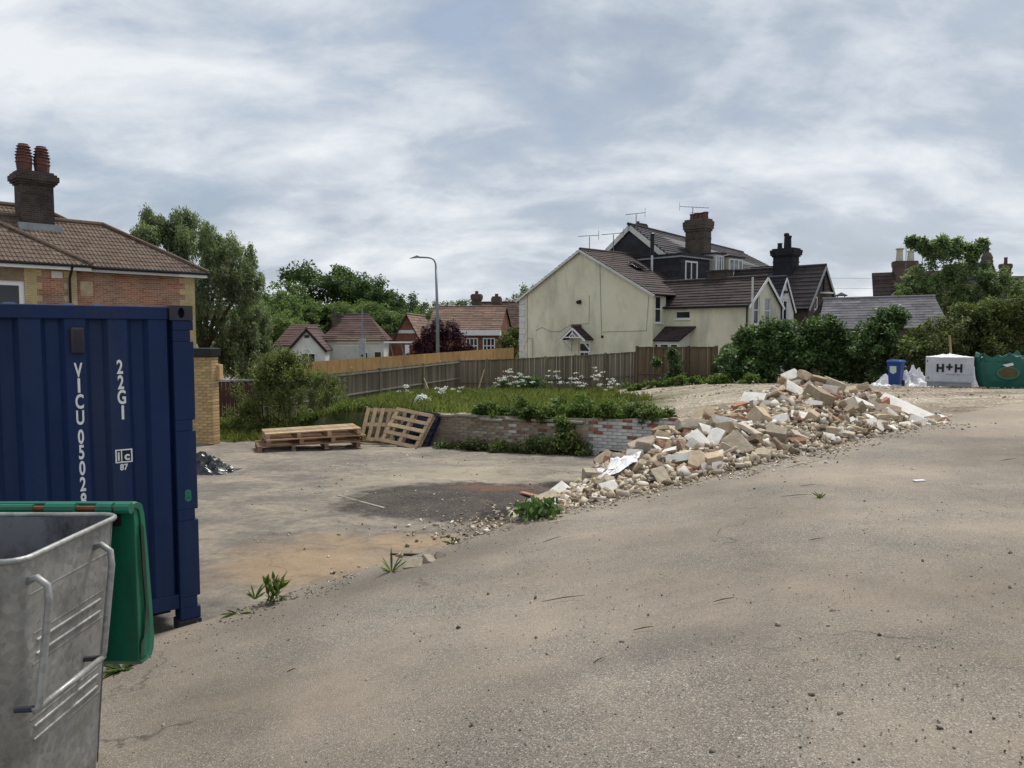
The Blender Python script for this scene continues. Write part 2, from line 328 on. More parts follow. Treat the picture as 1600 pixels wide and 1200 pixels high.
# metals / misc
mat_mottled('lamp_grey', (.20, .22, .25), .1, 3, .5, 0, metal=.3)
mat_mottled('aerial', (.16, .17, .18), .1, 3, .5, 0, metal=.5)
mat_mottled('flue_steel', (.52, .53, .54), .1, 3, .35, 0, metal=.7)
mat_mottled('awning_cream', (.55, .50, .36), .1, 3, .8, 0); mat_mottled('awning_brown', (.13, .09, .05), .1, 3, .8, 0)
mat_mottled('bark', (.10, .08, .06), .3, 4, .95, .02, 12)
# rubble
mat_mottled('concrete_rubble', (.43, .365, .275), .25, 5, .95, .012, 30, (.45, .42, .36), .5, .15, .35)
mat_mottled('tan_rubble', (.45, .36, .25), .22, 5, .95, .012, 30, (.30, .24, .175), .5, .15, .3)
mat_mottled('white_face', (.76, .73, .67), .10, 5, .85, .006, 30, (.42, .36, .28), .6, .2, .12)
mat_mottled('red_face', (.36, .185, .125), .2, 5, .9, .008, 30, (.42, .32, .24), .45, .15, .25)
mat_mottled('rubble_brown', (.31, .22, .155), .3, 5, .95, .012, 30, (.30, .26, .20), .5, .15, .35)
mat_mottled('yellow_foam', (.62, .53, .22), .1, 5, .8, .004, 30)
mat_mottled('black_sheet', (.010, .011, .013), .2, 4, .32, .004, 12, (.05, .05, .05), .3, .6)
t = NT('debris'); t.color(t.ramp(t.island(), [(0, (.16, .12, .085)), (.45, (.42, .345, .245)), (.8, (.54, .475, .37)), (.975, (.66, .64, .60)), (1, (.34, .18, .12))])); t.rough(.95, .15); M['debris'] = t.m
t = NT('grit'); t.color(t.ramp(t.island(), [(0, (.055, .05, .045)), (.5, (.20, .175, .145)), (.92, (.34, .31, .26)), (1, (.6, .58, .54))])); t.rough(.95, .15); M['grit'] = t.m
mat_mottled('twig', (.055, .04, .028), .3, 8, .9, 0)
# foliage
mat_leaf('leaf_willow', (0.115, 0.151, 0.084), (0.230, 0.277, 0.159), big=.5)
mat_leaf('leaf_wood', (0.078, 0.127, 0.044), (0.176, 0.237, 0.088), big=.25)
mat_leaf('leaf_wood_dark', (0.046, 0.084, 0.032), (0.109, 0.160, 0.061), big=.3)
mat_leaf('leaf_purple', (0.034, 0.011, 0.020), (0.087, 0.031, 0.048), trans=.15)
mat_leaf('leaf_bush', (0.092, 0.124, 0.034), (0.207, 0.236, 0.086), big=1.2)
mat_leaf('leaf_ivy', (0.035, 0.073, 0.027), (0.119, 0.184, 0.062), rough=.5, trans=.28, big=.9)
mat_leaf('leaf_hedge', (0.056, 0.083, 0.030), (0.156, 0.185, 0.069), big=.8)
mat_leaf('leaf_ash', (0.098, 0.147, 0.069), (0.200, 0.260, 0.131), big=.6)
mat_leaf('leaf_nettle', (.055, .100, .022), (.155, .215, .055), big=1.5)
mat_leaf('grass', (.100, .128, .032), (.220, .232, .080), big=.7)
t = NT('umbel'); t.color((.74, .75, .68)); t.rough(.8); M['umbel'] = t.m

# ------------------------------------------------------------------ mesh helpers
class MB:
    def __init__(s): s.v = []; s.f = []; s.mi = []
    def add(s, vs, fs, mi=0):
        o = len(s.v); s.v += [tuple(v) for v in vs]; s.f += [tuple(i+o for i in f) for f in fs]; s.mi += [mi]*len(fs); return s
    def box(s, c, d, rot=None, mi=0, taper=1.0):
        x, y, z = d[0]/2, d[1]/2, d[2]/2
        vs = [Vector((a*x*(taper if cz > 0 else 1), b*y*(taper if cz > 0 else 1), cz*z)) for cz in (-1, 1) for b in (-1, 1) for a in (-1, 1)]
        if rot is not None: vs = [rot @ v for v in vs]
        c = Vector(c)
        return s.add([v+c for v in vs], [(0, 2, 3, 1), (4, 5, 7, 6), (0, 1, 5, 4), (2, 6, 7, 3), (0, 4, 6, 2), (1, 3, 7, 5)], mi)
    def b2(s, p0, p1, mi=0):
        return s.box([(a+b)/2 for a, b in zip(p0, p1)], [abs(b-a) for a, b in zip(p0, p1)], None, mi)
    def bar(s, a, b, w, h, mi=0):
        a, b = Vector(a), Vector(b); d = b-a; q = d.to_track_quat('Y', 'Z').to_matrix()
        return s.box((a+b)/2, (w, d.length, h), q, mi)
    def tube(s, pts, r, n=8, cap=True, mi=0):
        pts = [Vector(p) for p in pts]; rs = r if isinstance(r, (list, tuple)) else [r]*len(pts)
        rings = []
        prev = None
        for i, p in enumerate(pts):
            d = (pts[min(i+1, len(pts)-1)]-pts[max(i-1, 0)]).normalized()
            if prev is None: a = d.orthogonal().normalized()
            else: a = (prev-d*prev.dot(d)).normalized()
            prev = a; b = d.cross(a)
            rings.append([p+(a*math.cos(2*math.pi*k/n)+b*math.sin(2*math.pi*k/n))*rs[i] for k in range(n)])
        vs = [v for r_ in rings for v in r_]; fs = []
        for i in range(len(pts)-1):
            for k in range(n):
                fs.append((i*n+k, i*n+(k+1) % n, (i+1)*n+(k+1) % n, (i+1)*n+k))
        if cap: fs += [tuple(range(n))[::-1], tuple((len(pts)-1)*n+k for k in range(n))]
        return s.add(vs, fs, mi)
    def lathe(s, prof, n=16, c=(0, 0, 0), mi=0, sq=False):
        vs = []; fs = []
        for r_, z in prof:
            for k in range(n):
                a = 2*math.pi*(k+.5)/n; vs.append((c[0]+r_*math.cos(a), c[1]+r_*math.sin(a), c[2]+z))
        for i in range(len(prof)-1):
            for k in range(n): fs.append((i*n+k, i*n+(k+1) % n, (i+1)*n+(k+1) % n, (i+1)*n+k))
        fs += [tuple(range(n))[::-1], tuple((len(prof)-1)*n+k for k in range(n))]
        return s.add(vs, fs, mi)
    def rings(s, rings, closed=True, cap0=True, cap1=True, mi=0):
        n = len(rings[0]); vs = [v for r_ in rings for v in r_]; fs = []
        for i in range(len(rings)-1):
            for k in range(n if closed else n-1): fs.append((i*n+k, i*n+(k+1) % n, (i+1)*n+(k+1) % n, (i+1)*n+k))
        if cap0: fs.append(tuple(range(n))[::-1])
        if cap1: fs.append(tuple((len(rings)-1)*n+k for k in range(n)))
        return s.add(vs, fs, mi)
    def mesh(s, name, smooth=False):
        me = bpy.data.meshes.new(name); me.from_pydata(s.v, [], s.f); box_uv(me)
        if any(s.mi): me.polygons.foreach_set('material_index', s.mi)
        if smooth: me.shade_smooth()
        me.update(); return me
    def build(s, name, mats, parent=None, smooth=False, bevel=0, sub=0):
        o = obj(name, s.mesh(name, smooth), mats, parent)
        if bevel:
            m = o.modifiers.new('bevel', 'BEVEL'); m.width = bevel; m.segments = 2; m.limit_method = 'ANGLE'; m.angle_limit = R(35)
        if sub:
            m = o.modifiers.new('sub', 'SUBSURF'); m.levels = m.render_levels = sub
        return o
def box_uv(me):
    if not me.polygons: return
    uv = me.uv_layers.new(name='UVMap'); data = np.zeros(len(me.loops)*2, np.float32)
    vs = np.empty(len(me.vertices)*3, np.float32); me.vertices.foreach_get('co', vs); vs = vs.reshape(-1, 3)
    li = np.empty(len(me.loops), np.int32); me.loops.foreach_get('vertex_index', li)
    nl = np.empty(len(me.polygons)*3, np.float32); me.polygons.foreach_get('normal', nl); nl = nl.reshape(-1, 3)
    lt = np.empty(len(me.polygons), np.int32); me.polygons.foreach_get('loop_total', lt)
    n = np.repeat(nl, lt, axis=0); p = vs[li]
    h = np.stack([-n[:, 1], n[:, 0]], 1); L = np.linalg.norm(h, axis=1, keepdims=True); L[L < 1e-6] = 1; h = h/L
    flat = np.abs(n[:, 2]) > .8
    u = np.where(flat, p[:, 0], p[:, 0]*h[:, 0]+p[:, 1]*h[:, 1]); v = np.where(flat, p[:, 1], p[:, 2])
    data[0::2] = u; data[1::2] = v; uv.data.foreach_set('uv', data)
def mat(m): return M[m] if isinstance(m, str) else m
def obj(name, me, mats, parent=None):
    o = bpy.data.objects.new(name, me); C.objects.link(o)
    if me is not None and mats is not None and len(me.materials) == 0:
        for m in (mats if isinstance(mats, (list, tuple)) else [mats]): me.materials.append(mat(m))
    if parent is not None: o.parent = parent
    return o
def inst(name, me, parent=None, loc=(0, 0, 0), rot=None, mats=None, scale=None):
    """an object that shares mesh data; its own material rides on the object slot"""
    o = bpy.data.objects.new(name, me); C.objects.link(o); o.parent = parent; o.location = loc
    if rot is not None: o.rotation_euler = rot
    if scale is not None: o.scale = scale
    if mats:
        for i, m in enumerate(mats if isinstance(mats, (list, tuple)) else [mats]):
            o.material_slots[i].link = 'OBJECT'; o.material_slots[i].material = mat(m)
    return o
def tag(o, label=None, cat=None, group=None, kind=None):
    if label: o['label'] = label
    if cat: o['category'] = cat
    if group: o['group'] = group
    if kind: o['kind'] = kind
    return o
def thing(name, label, cat, loc=(0, 0, 0), rz=0, group=None):
    o = bpy.data.objects.new(name, None); C.objects.link(o); o.location = loc; o.rotation_euler = (0, 0, rz); o.empty_display_size = .2
    return tag(o, label, cat, group)
def copy_tree(o, parent=None):
    c = o.copy(); C.objects.link(c); c.parent = parent
    for ch in [x for x in bpy.data.objects if x.parent == o]: copy_tree(ch, c)
    return c
def npmesh(name, V, F):
    V = np.asarray(V, np.float32); F = np.asarray(F, np.int32); k = F.shape[1]
    me = bpy.data.meshes.new(name); me.vertices.add(len(V)); me.vertices.foreach_set('co', V.ravel())
    me.loops.add(F.size); me.loops.foreach_set('vertex_index', F.ravel())
    me.polygons.add(len(F)); me.polygons.foreach_set('loop_start', np.arange(0, F.size, k, dtype=np.int32))
    me.polygons.foreach_set('loop_total', np.full(len(F), k, np.int32)); me.update(calc_edges=True); return me
def unit(v): return v/np.maximum(np.linalg.norm(v, axis=-1, keepdims=True), 1e-9)
def leaf_mesh(name, P, size, r=rng, aspect=.55, droop=0., upn=.9, sizevar=.4):
    """one small pointed leaf (bent quad) at every point"""
    n = len(P); d = unit(r.normal(size=(n, 3))+np.array([0, 0, -droop])); nn = unit(r.normal(size=(n, 3))+np.array([0, 0, upn*3]))
    s = unit(np.cross(d, nn)); L = size*(1+sizevar*r.uniform(-1, 1, (n, 1)))
    w = L*aspect*.5; up = np.cross(s, d)
    a = P; b = P+d*L*.5+s*w+up*L*.06; c = P+d*L; e = P+d*L*.5-s*w+up*L*.06
    V = np.stack([a, b, c, e], 1).reshape(-1, 3); F = np.arange(4*n).reshape(-1, 4)
    return npmesh(name, V, F)
def blob_points(blobs, n, r=rng, shell=.55):
    B = np.array(blobs, float); wgt = (B[:, 3]*B[:, 4]*B[:, 5])**(2/3); k = r.choice(len(B), n, p=wgt/wgt.sum())
    d = unit(r.normal(size=(n, 3))); rad = shell+(1.08-shell)*r.uniform(0, 1, (n, 1))**.7
    return B[k, :3]+d*rad*B[k, 3:6]
def smooth01(a, b, x): t_ = np.clip((x-a)/(b-a), 0, 1); return t_*t_*(3-2*t_)
def fbm(x, y, sc=1., seed=0.): return mnoise.fractal(Vector((x*sc+seed, y*sc-seed, seed*.7)), .8, 2.1, 4)

# ------------------------------------------------------------------ ground
EDGE = [(-30, -15.5), (-10, .35), (-4.4, 4.78), (-2.55, 6.22), (-1.44, 7.15), (-.65, 7.76), (.2, 8.7), (1.3, 9.0), (2.4, 9.6), (4.2, 11.3), (7.75, 14.1), (11.6, 17.6), (16, 22), (26, 31), (45, 47)]
def z_road(x, y):
    s = .16*x-.06*y; k = .12; z = -k*math.log(1+math.exp(max(-60, min(60, -s/k))))
    return max(z, -.80+.05*math.tanh((z+.80)/.05) if z < -.80 else z)
def z_yard(x, y): return -.875-.025*(min(max(y, 6.5), 44)-6.5)
def z_plat(x, y):
    L = 1-float(smooth01(3, 9, x)); p = -.02-L*(.28+.05*(min(max(y, 17), 42)-17))-(1-L)*.05*min(max(y-22.5, 0), 12)
    w = float(smooth01(-7.0, -4.2, x)); return z_yard(x, y)-.04+w*(p-z_yard(x, y)+.04)
WALL = [(-3.77, 20.1), (1.72, 17.2), (5.1, 15.7)]
def interp(pl, x):
    for (x0, y0), (x1, y1) in zip(pl, pl[1:]):
        if x <= x1 or (x1, y1) == pl[-1]: return y0+(y1-y0)*(x-x0)/(x1-x0)
def y_wall(x):
    if x < -3.77: return 20.1+(-3.77-x)*.2
    if x < 5.1: return interp(WALL, x)
    return max(interp(EDGE, x)-.25, 15.7-(x-5.1)*.6 if x < 7.8 else 0)
def on_ground(x, y):
    if y > y_wall(x) and x > -7: return z_plat(x, y)
    if y < interp(EDGE, x): return z_road(x, y)
    return z_yard(x, y)

def grid_mesh(name, rows, m):
    n = len(rows[0]); V = [p for r_ in rows for p in r_]
    F = [(i*n+j, i*n+j+1, (i+1)*n+j+1, (i+1)*n+j) for i in range(len(rows)-1) for j in range(n-1)]
    me = npmesh(name, V, F); me.shade_smooth(); o = obj(name, me, m); return o
# densified road edge with a broken outline
ed = []
for (x0, y0), (x1, y1) in zip(EDGE, EDGE[1:]):
    L = math.hypot(x1-x0, y1-y0); st = .09 if -3 < x0 < 12 else .8; k = max(1, int(L/st))
    for i in range(k): t_ = i/k; ed.append((x0+(x1-x0)*t_, y0+(y1-y0)*t_))
ed.append(EDGE[-1])
dn = Vector((.62, -.785))
rs = [0, .05, .12, .2, .32, .5, .7, 1, 1.3, 1.7, 2.1, 2.6, 3.1, 3.7, 4.4, 5.2, 6.1, 7.2, 8.5, 10, 12, 15, 20, 30, 60]
cols_ = []
for (x, y) in ed:
    j = (fbm(x, y, 1.6, 3.3)*.13+fbm(x, y, 6, 1.1)*.05) if -2.3 < x < 14 else 0
    c = [(x-j*dn.x, y-j*dn.y)]
    zt = z_road(*c[0]); row = [(c[0][0]-.05, c[0][1]+.06, zt-.55), (c[0][0]-.015, c[0][1]+.02, zt-.04)]
    for r_ in rs:
        X, Y = x+dn.x*r_, y+dn.y*r_
        if r_ == 0: X, Y = c[0]
        row.append((X, Y, z_road(X, Y)+.010*fbm(X, Y, .8, 5)*min(1, r_)))
    cols_.append(row)
tag(grid_mesh('road', cols_, 'asphalt'), 'worn grey asphalt access road dusted with tan dirt', None, None, 'structure')
rows = [[(x, y, z_yard(x, y)+.03*fbm(x, y, .5, 2)+(.02*fbm(x, y, 3, 8))) for x in np.arange(-45, 14.1, .3)] for y in list(np.arange(5, 24, .25))+list(np.arange(24, 62, 2.))]
tag(grid_mesh('yard', rows, 'yard_concrete'), 'lower concrete yard stained with sand and dark tarmac', None, None, 'structure')
rows = []
for x in list(np.arange(-8, 14, .25))+list(np.arange(14, 60, 1.5)):
    y0 = y_wall(x)+.02; row = [(x, y0-.30 if x < -3.77 else y0, -1.75)]
    for r_ in [0, .15, .4, .8, 1.3, 2, 2.8, 3.7, 4.7, 5.8, 7, 8.5, 10, 12, 14, 17, 20, 24, 30, 36]:
        y = y0+r_; row.append((x, y, z_plat(x, y)+.05*fbm(x, y, .9, 4)*min(1, r_+.1)-.02))
    rows.append(row)
tag(grid_mesh('dirt_ground', rows, 'gravel_dirt'), 'upper level of bare gravelly dirt and weeds behind the wall', None, None, 'structure')
g = MB().add([(-1500, 40, -1.9), (1500, 40, -1.9), (1500, 3000, -1.9), (-1500, 3000, -1.9), (-1500, -300, -1.9), (1500, -300, -1.9)], [(0, 1, 2, 3), (4, 5, 1, 0)]).build('ground', 'far_ground')
tag(g, 'far ground running to the horizon', None, None, 'structure')

# ------------------------------------------------------------------ building helpers (local coords of the building)
def panel(mb, o, u, outer, holes=(), reveal=.12, mi=0):
    """wall sheet in the plane o + s*u + z*up with real openings and reveals; n = outward normal (right of u)"""
    o = Vector(o); u = Vector(u).normalized(); n = Vector((u.y, -u.x, 0))
    P = lambda s, z, d=0: o+u*s+Vector((0, 0, z))-n*d
    loops = [[Vector((s, z, 0)) for s, z in outer]]+[[Vector((s, z, 0)) for s, z in ((h[0], h[1]), (h[2], h[1]), (h[2], h[3]), (h[0], h[3]))] for h in holes]
    flat = [v for l in loops for v in l]
    tris = []
    for a, b, c in tessellate_polygon(loops):
        p, q, r_ = flat[a], flat[b], flat[c]
        if (q-p).cross(r_-p).z < 0: b, c = c, b
        tris.append((a, b, c))
    mb.add([P(v.x, v.y) for v in flat], tris, mi)
    for h in holes:
        c = [(h[0], h[1]), (h[2], h[1]), (h[2], h[3]), (h[0], h[3])]
        vs = [P(*k) for k in c]+[P(*k, reveal) for k in c]
        mb.add(vs, [(i, i+4, (i+1) % 4+4, (i+1) % 4) for i in range(4)], mi)
def window(parent, o, u, h, frame='upvc', glass='glass_dark', mull=(), trans=(), d=.07, fw=.06, sill=True, name='window'):
    o = Vector(o); u = Vector(u).normalized(); n = Vector((u.y, -u.x, 0)); q = Matrix((u, -n, (0, 0, 1))).transposed()
    s0, z0, s1, z1 = h
    def bx(mb, a, b, za, zb, din, dout): mb.box(o+u*((a+b)/2)+Vector((0, 0, (za+zb)/2))-n*((din+dout)/2), (b-a, din-dout, zb-za), q)
    f = MB()
    bx(f, s0, s0+fw, z0, z1, d+.05, d-.02); bx(f, s1-fw, s1, z0, z1, d+.05, d-.02)
    bx(f, s0+fw, s1-fw, z0, z0+fw, d+.05, d-.02); bx(f, s0+fw, s1-fw, z1-fw, z1, d+.05, d-.02)
    for m_ in mull: bx(f, s0+(s1-s0)*m_-fw*.45, s0+(s1-s0)*m_+fw*.45, z0+fw, z1-fw, d+.04, d-.015)
    for m_ in trans: bx(f, s0+fw, s1-fw, z0+(z1-z0)*m_-fw*.45, z0+(z1-z0)*m_+fw*.45, d+.042, d-.012)
    w = f.build(name, frame, parent)
    g_ = MB(); bx(g_, s0+fw*.5, s1-fw*.5, z0+fw*.5, z1-fw*.5, d+.03, d+.015); g_.build('pane', glass, w)
    if sill:
        s_ = MB(); bx(s_, s0-.06, s1+.06, z0-.07, z0-.003, .06, -.07); s_.build('sill', frame, w)
    return w
def courses(mb, e0, e1, r0, r1, gauge=.3, th=.035, mi=0, seg=0, r=random, jit=.004):
    """lapped tile courses on a slope: eave e0-e1, ridge r0-r1"""
    e0, e1, r0, r1 = map(Vector, (e0, e1, r0, r1)); nrm = (e1-e0).cross(r0-e0 if (r0-e0).length > .01 else r1-e0).normalized()
    if nrm.z < 0: nrm = -nrm
    H = max((r0-e0).length, .1); n = max(2, round(H/gauge))
    for i in range(n):
        a, b = i/n, min(1.0, (i+1.12)/n)
        A, B = e0.lerp(r0, a), e1.lerp(r1, a); D, E_ = e0.lerp(r0, b), e1.lerp(r1, b)
        k = max(1, int((B-A).length/seg)) if seg else 1
        for j in range(k):
            u0, u1 = j/k, (j+1)/k
            t_ = th*(1+r.uniform(-.15, .25))
            p = [A.lerp(B, u0), A.lerp(B, u1), D.lerp(E_, u1), D.lerp(E_, u0)]
            lo = nrm*.004; hi = nrm*(t_+r.uniform(0, jit)); ht = nrm*(.010)
            vs = [p[0]+lo, p[1]+lo, p[2]+lo, p[3]+lo, p[0]+hi, p[1]+hi, p[2]+ht, p[3]+ht]
            mb.add(vs, [(4, 5, 6, 7), (0, 1, 5, 4), (1, 2, 6, 5), (3, 0, 4, 7)], mi)
def slab(mb, pts, th=.08, mi=0):
    """thin solid roof deck under the tiles"""
    pts = [Vector(p) for p in pts]; n = (pts[1]-pts[0]).cross(pts[2]-pts[0]).normalized()
    if n.z < 0: pts = pts[::-1]; n = -n
    k = len(pts); mb.add(pts+[p-n*th for p in pts], [tuple(range(k)), tuple(range(2*k-1, k-1, -1))]+[(i, i+k, (i+1) % k+k, (i+1) % k) for i in range(k)], mi)
def gable_roof(parent, x0, x1, y0, y1, ze, zr, axis='y', over=.25, tile='tile_maroon', barge='upvc', gauge=.3, seg=1.3, zr1=None, ze1=None, name='roof', bargew=.16, cap=True, zeb=None):
    """ridge along axis between x0..x1 / y0..y1 (local); returns the roof part"""
    zr1 = zr if zr1 is None else zr1
    if axis == 'y':
        xm = (x0+x1)/2; A = lambda side, t_: Vector((x0 if side < 0 else x1, y0+(y1-y0)*t_, ze)); Rg = lambda t_: Vector((xm, y0+(y1-y0)*t_, zr+(zr1-zr)*t_))
    else:
        ym = (y0+y1)/2; A = lambda side, t_: Vector((x0+(x1-x0)*t_, y0 if side < 0 else y1, ze)); Rg = lambda t_: Vector((x0+(x1-x0)*t_, ym, zr+(zr1-zr)*t_))
    mb = MB(); dk = MB()
    for sd_ in (-1, 1):
        e0, e1, r0, r1 = A(sd_, 0), A(sd_, 1), Rg(0), Rg(1)
        out = (e0-r0).normalized()*over; al = (e1-e0).normalized()*over*.6
        e0 = e0+out-al; e1 = e1+out+al; r0 = r0-al; r1 = r1+al
        courses(mb, e0, e1, r0, r1, gauge, .04, 0, seg); slab(dk, [e0, e1, r1, r0], .07)
    rf = mb.build(name, tile, parent)
    dk.build('roof_deck', 'gutter_black', rf)
    if cap: MB().tube([Rg(-.02)+Vector((0, 0, .02)), Rg(1.02)+Vector((0, 0, .02))], .10, 8).build('ridge_tiles', tile, rf)
    if barge:
        for t_, s_ in ((0, -1), (1, 1)):
            b_ = MB()
            for sd_ in (-1, 1):
                al = (A(1, 1)-A(1, 0)).normalized()*(over*.6+.02)*s_
                e = A(sd_, t_); r_ = Rg(t_); out = (e-r_).normalized()*over
                b_.bar(e+out+al+Vector((0, 0, -bargew*.62)), r_+al+Vector((0, 0, -bargew*.62)), .035, bargew)
            b_.build('bargeboard', barge, rf)
    return rf
def chimney(parent, c, w, d, z0, z1, mat_='brick_dark', pots=(), potmat='terracotta', corbel=.12, pot_h=.35, pot_r=.11, band=True, ang=0):
    q = Matrix.Rotation(ang, 3, 'Z')
    mb = MB(); h = z1-z0
    mb.box((c[0], c[1], z0+h*.36), (w, d, h*.72), q)
    mb.box((c[0], c[1], z0+h*.745), (w+corbel, d+corbel, h*.05), q); mb.box((c[0], c[1], z0+h*.81), (w+corbel*2, d+corbel*2, h*.08), q)
    mb.box((c[0], c[1], z0+h*.90), (w+corbel*2.3, d+corbel*2.3, h*.10), q); mb.box((c[0], c[1], z0+h*.975), (w+corbel*.9, d+corbel*.9, h*.05), q)
    if band: mb.box((c[0], c[1], z0+h*.55), (w+.05, d+.05, .07), q)
    o = mb.build('chimney', mat_, parent)
    for (px_, py_, hh) in pots:
        v = q @ Vector((px_, py_, 0))
        MB().lathe([(pot_r*1.1, 0), (pot_r, .05), (pot_r*.86, hh*.8), (pot_r*1.05, hh*.84), (pot_r*1.05, hh*.96), (pot_r*.8, hh)], 10, (c[0]+v.x, c[1]+v.y, z1-.01)).build('chimney_pot', potmat, o, smooth=False)
    return o
def aerial(loc, h, ang, label, two=False, boom=1.1):
    a = thing('tv_aerial', label, 'aerial', loc, ang, 'television aerials on the roofs')
    MB().tube([(0, 0, -.2), (0, 0, h)], .025, 6).build('mast', 'aerial', a)
    b = MB().tube([(-boom*.6, 0, h-.05), (boom*.5, 0, h+.12)], .018, 5)
    for k in range(8):
        x = -boom*.55+k*boom*.14; z = h-.05+(x+boom*.6)/(boom*1.1)*.17; b.tube([(x, -.2, z), (x, .2, z)], .010, 4)
    b.tube([(boom*.5, -.02, h-.16), (boom*.5, -.02, h+.4)], .014, 4)
    b.build('boom', 'aerial', a)
    if two: MB().tube([(-boom*.6, 0, h-.42), (boom*.1, 0, h-.32)], .016, 5).build('lower_boom', 'aerial', a)
    return a

# ------------------------------------------------------------------ cream house with its wing   (local x=a toward the right, y=b away)
HO = (7.95, 42, 0); HA = math.atan2(-.732, .682); HU = Vector((.682, -.732, 0)); HV = Vector((.732, .682, 0))
def hw(a, b, z): return Vector(HO)+HU*a+HV*b+Vector((0, 0, z))
GZ = -2.0
ch = thing('cream_house', 'cream rendered end house with a wide stained gable wall and a low wing', 'house', HO, HA)
w = MB()
# gable wall b=0
panel(w, (-10.92, 0, 0), (1, 0, 0), [(0, GZ), (10.57, GZ), (10.57, 3.84), (5.4, 6.55), (0, 3.76)], [(5.12, -1.1, 5.98, 1.06)])
# right flank, a=-.35
panel(w, (-.35, 0, 0), (0, 1, 0), [(0, GZ), (1.2, GZ), (1.2, 3.6), (0, 3.84)], [(.25, 2.15, .85, 3.62)])
# wing long wall b=1.2
panel(w, (-.35, 1.2, 0), (1, 0, 0), [(0, GZ), (5.1, GZ), (5.1, 3.08), (0, 3.08)], [(.62, 2.36, 1.6, 2.80)])
# left flank
w.add([(-10.92, 0, GZ), (-10.92, 5, GZ), (-10.92, 5, 3.76), (-10.92, 0, 3.76)], [(0, 3, 2, 1)])
w.build('wall', 'cream_render', ch)
wg = MB()
panel(wg, (4.75, 1.2, 0), (0, 1, 0), [(0, GZ), (3.3, GZ), (3.3, 3.08), (1.6, 4.5), (0, 3.08)], [(.55, 2.05, 1.1, 3.5), (1.65, 1.96, 2.3, 3.42), (2.4, -.2, 2.9, .95)])
wg.add([(4.75, 4.5, GZ), (-.35, 4.5, GZ), (-.35, 4.5, 3.08), (4.75, 4.5, 3.08)], [(0, 1, 2, 3)])
wg.build('wing_gable_wall', 'cream_render', ch)
window(ch, (4.75, 1.2, 0), (0, 1, 0), (.55, 2.05, 1.1, 3.5), trans=(.5,)); w2 = window(ch, (4.75, 1.2, 0), (0, 1, 0), (1.65, 1.96, 2.3, 3.42), trans=(.55,), glass='glass_pale')
window(ch, (4.75, 1.2, 0), (0, 1, 0), (2.4, -.2, 2.9, .95), trans=(.5,))
window(ch, (-.35, 0, 0), (0, 1, 0), (.25, 2.15, .85, 3.62), trans=(.52,)); window(ch, (-.35, 1.2, 0), (1, 0, 0), (.62, 2.36, 1.6, 2.80))
# door in the gable, with its glazed top and bracketed canopy
dr = MB(); dr.b2((-5.78, .06, -1.1), (-4.96, .10, 1.04)); door = dr.build('door', 'upvc', ch)
for (x0, x1, z0, z1) in ((-5.7, -5.04, .52, .94), (-5.66, -5.40, .05, .40), (-5.34, -5.08, .05, .40)):
    MB().b2((x0, .04, z0), (x1, .058, z1)).build('pane', 'glass_dark', door)
cn = MB(); ax, az = -5.63, 1.96
for s in (-1, 1):
    e0 = Vector((ax+s*1.05, -.72, 1.20)); e1 = Vector((ax+s*1.05, -.01, 1.20)); r0 = Vector((ax, -.72, az)); r1 = Vector((ax, -.01, az))
    courses(cn, e0, e1, r0, r1, .16, .03, 0, .25); slab(cn, [e0, e1, r1, r0], .05)
can = cn.build('door_canopy', 'tile_maroon', ch)
MB().tube([(ax, -.76, az+.04), (ax, -.01, az+.04)], .09, 8).build('ridge_tiles', 'terracotta', can)
tr = MB()
for s in (-1, 1):
    tr.bar((ax+s*1.0, -.74, 1.13), (ax, -.74, az-.10), .05, .10); tr.bar((ax+s*.28, -.73, 1.33), (ax, -.73, 1.62), .04, .05); tr.bar((ax+s*.78, -.70, 1.12), (ax+s*.78, -.03, .55), .06, .07); tr.bar((ax+s*.78, -.04, .45), (ax+s*.78, -.04, 1.15), .07, .06)
tr.bar((ax-.62, -.73, 1.33), (ax+.62, -.73, 1.33), .05, .06); tr.bar((ax, -.735, 1.33), (ax, -.735, az-.15), .04, .05)
tr.build('canopy_truss', 'upvc', can)
# quoins at the left corner, alternately long and short
for k in range(15):
    z = -1.9+k*.38; L = .62 if k % 2 else .50
    if z > 3.5: break
    MB().b2((-10.96, -.035, z), (-10.96+L, .02, z+.355)).build('quoin', 'quoin_white', ch, bevel=.012)
MB().b2((-10.98, -.06, 1.02), (-10.28, .02, 1.13)).build('quoin_band', 'quoin_white', ch)
# cables, flood light, flue, downpipes
cb = MB(); 
cb.tube([(-10.2, -.02, GZ), (-10.2, -.02, 3.95)], .012, 5); cb.tube([(-10.2, -.02, 1.25), (-9.7, -.02, 1.25), (-9.7, -.02, -.6)], .014, 5)
cb.tube([(-9.4, -.02, 1.75), (-8.9, -.02, 1.95), (-8.2, -.02, 1.70), (-7.4, -.02, 1.66), (-6.4, -.02, 2.1), (-4.95, -.02, 2.15), (-4.95, -.02, 3.8)], .012, 5)
cb.tube([(-4.15, -.02, 5.6), (-3.98, -.02, 1.5)], .012, 5); cb.tube([(-3.9, -.02, 1.65), (-.75, -.02, 1.72), (-.62, -.02, 3.6)], .012, 5)
cb.build('cable', 'cable_grey', ch)
fl = MB(); fl.box((-5.7, -.10, 3.43), (.28, .16, .16), Matrix.Rotation(.5, 3, 'X')); fl.b2((-5.76, -.08, 3.42), (-5.64, 0, 3.56)); fl.build('flood_light', 'gutter_black', ch)
MB().b2((-3.99, -.05, 1.30), (-3.85, 0, 1.45)).build('junction_box', 'gutter_black', ch)
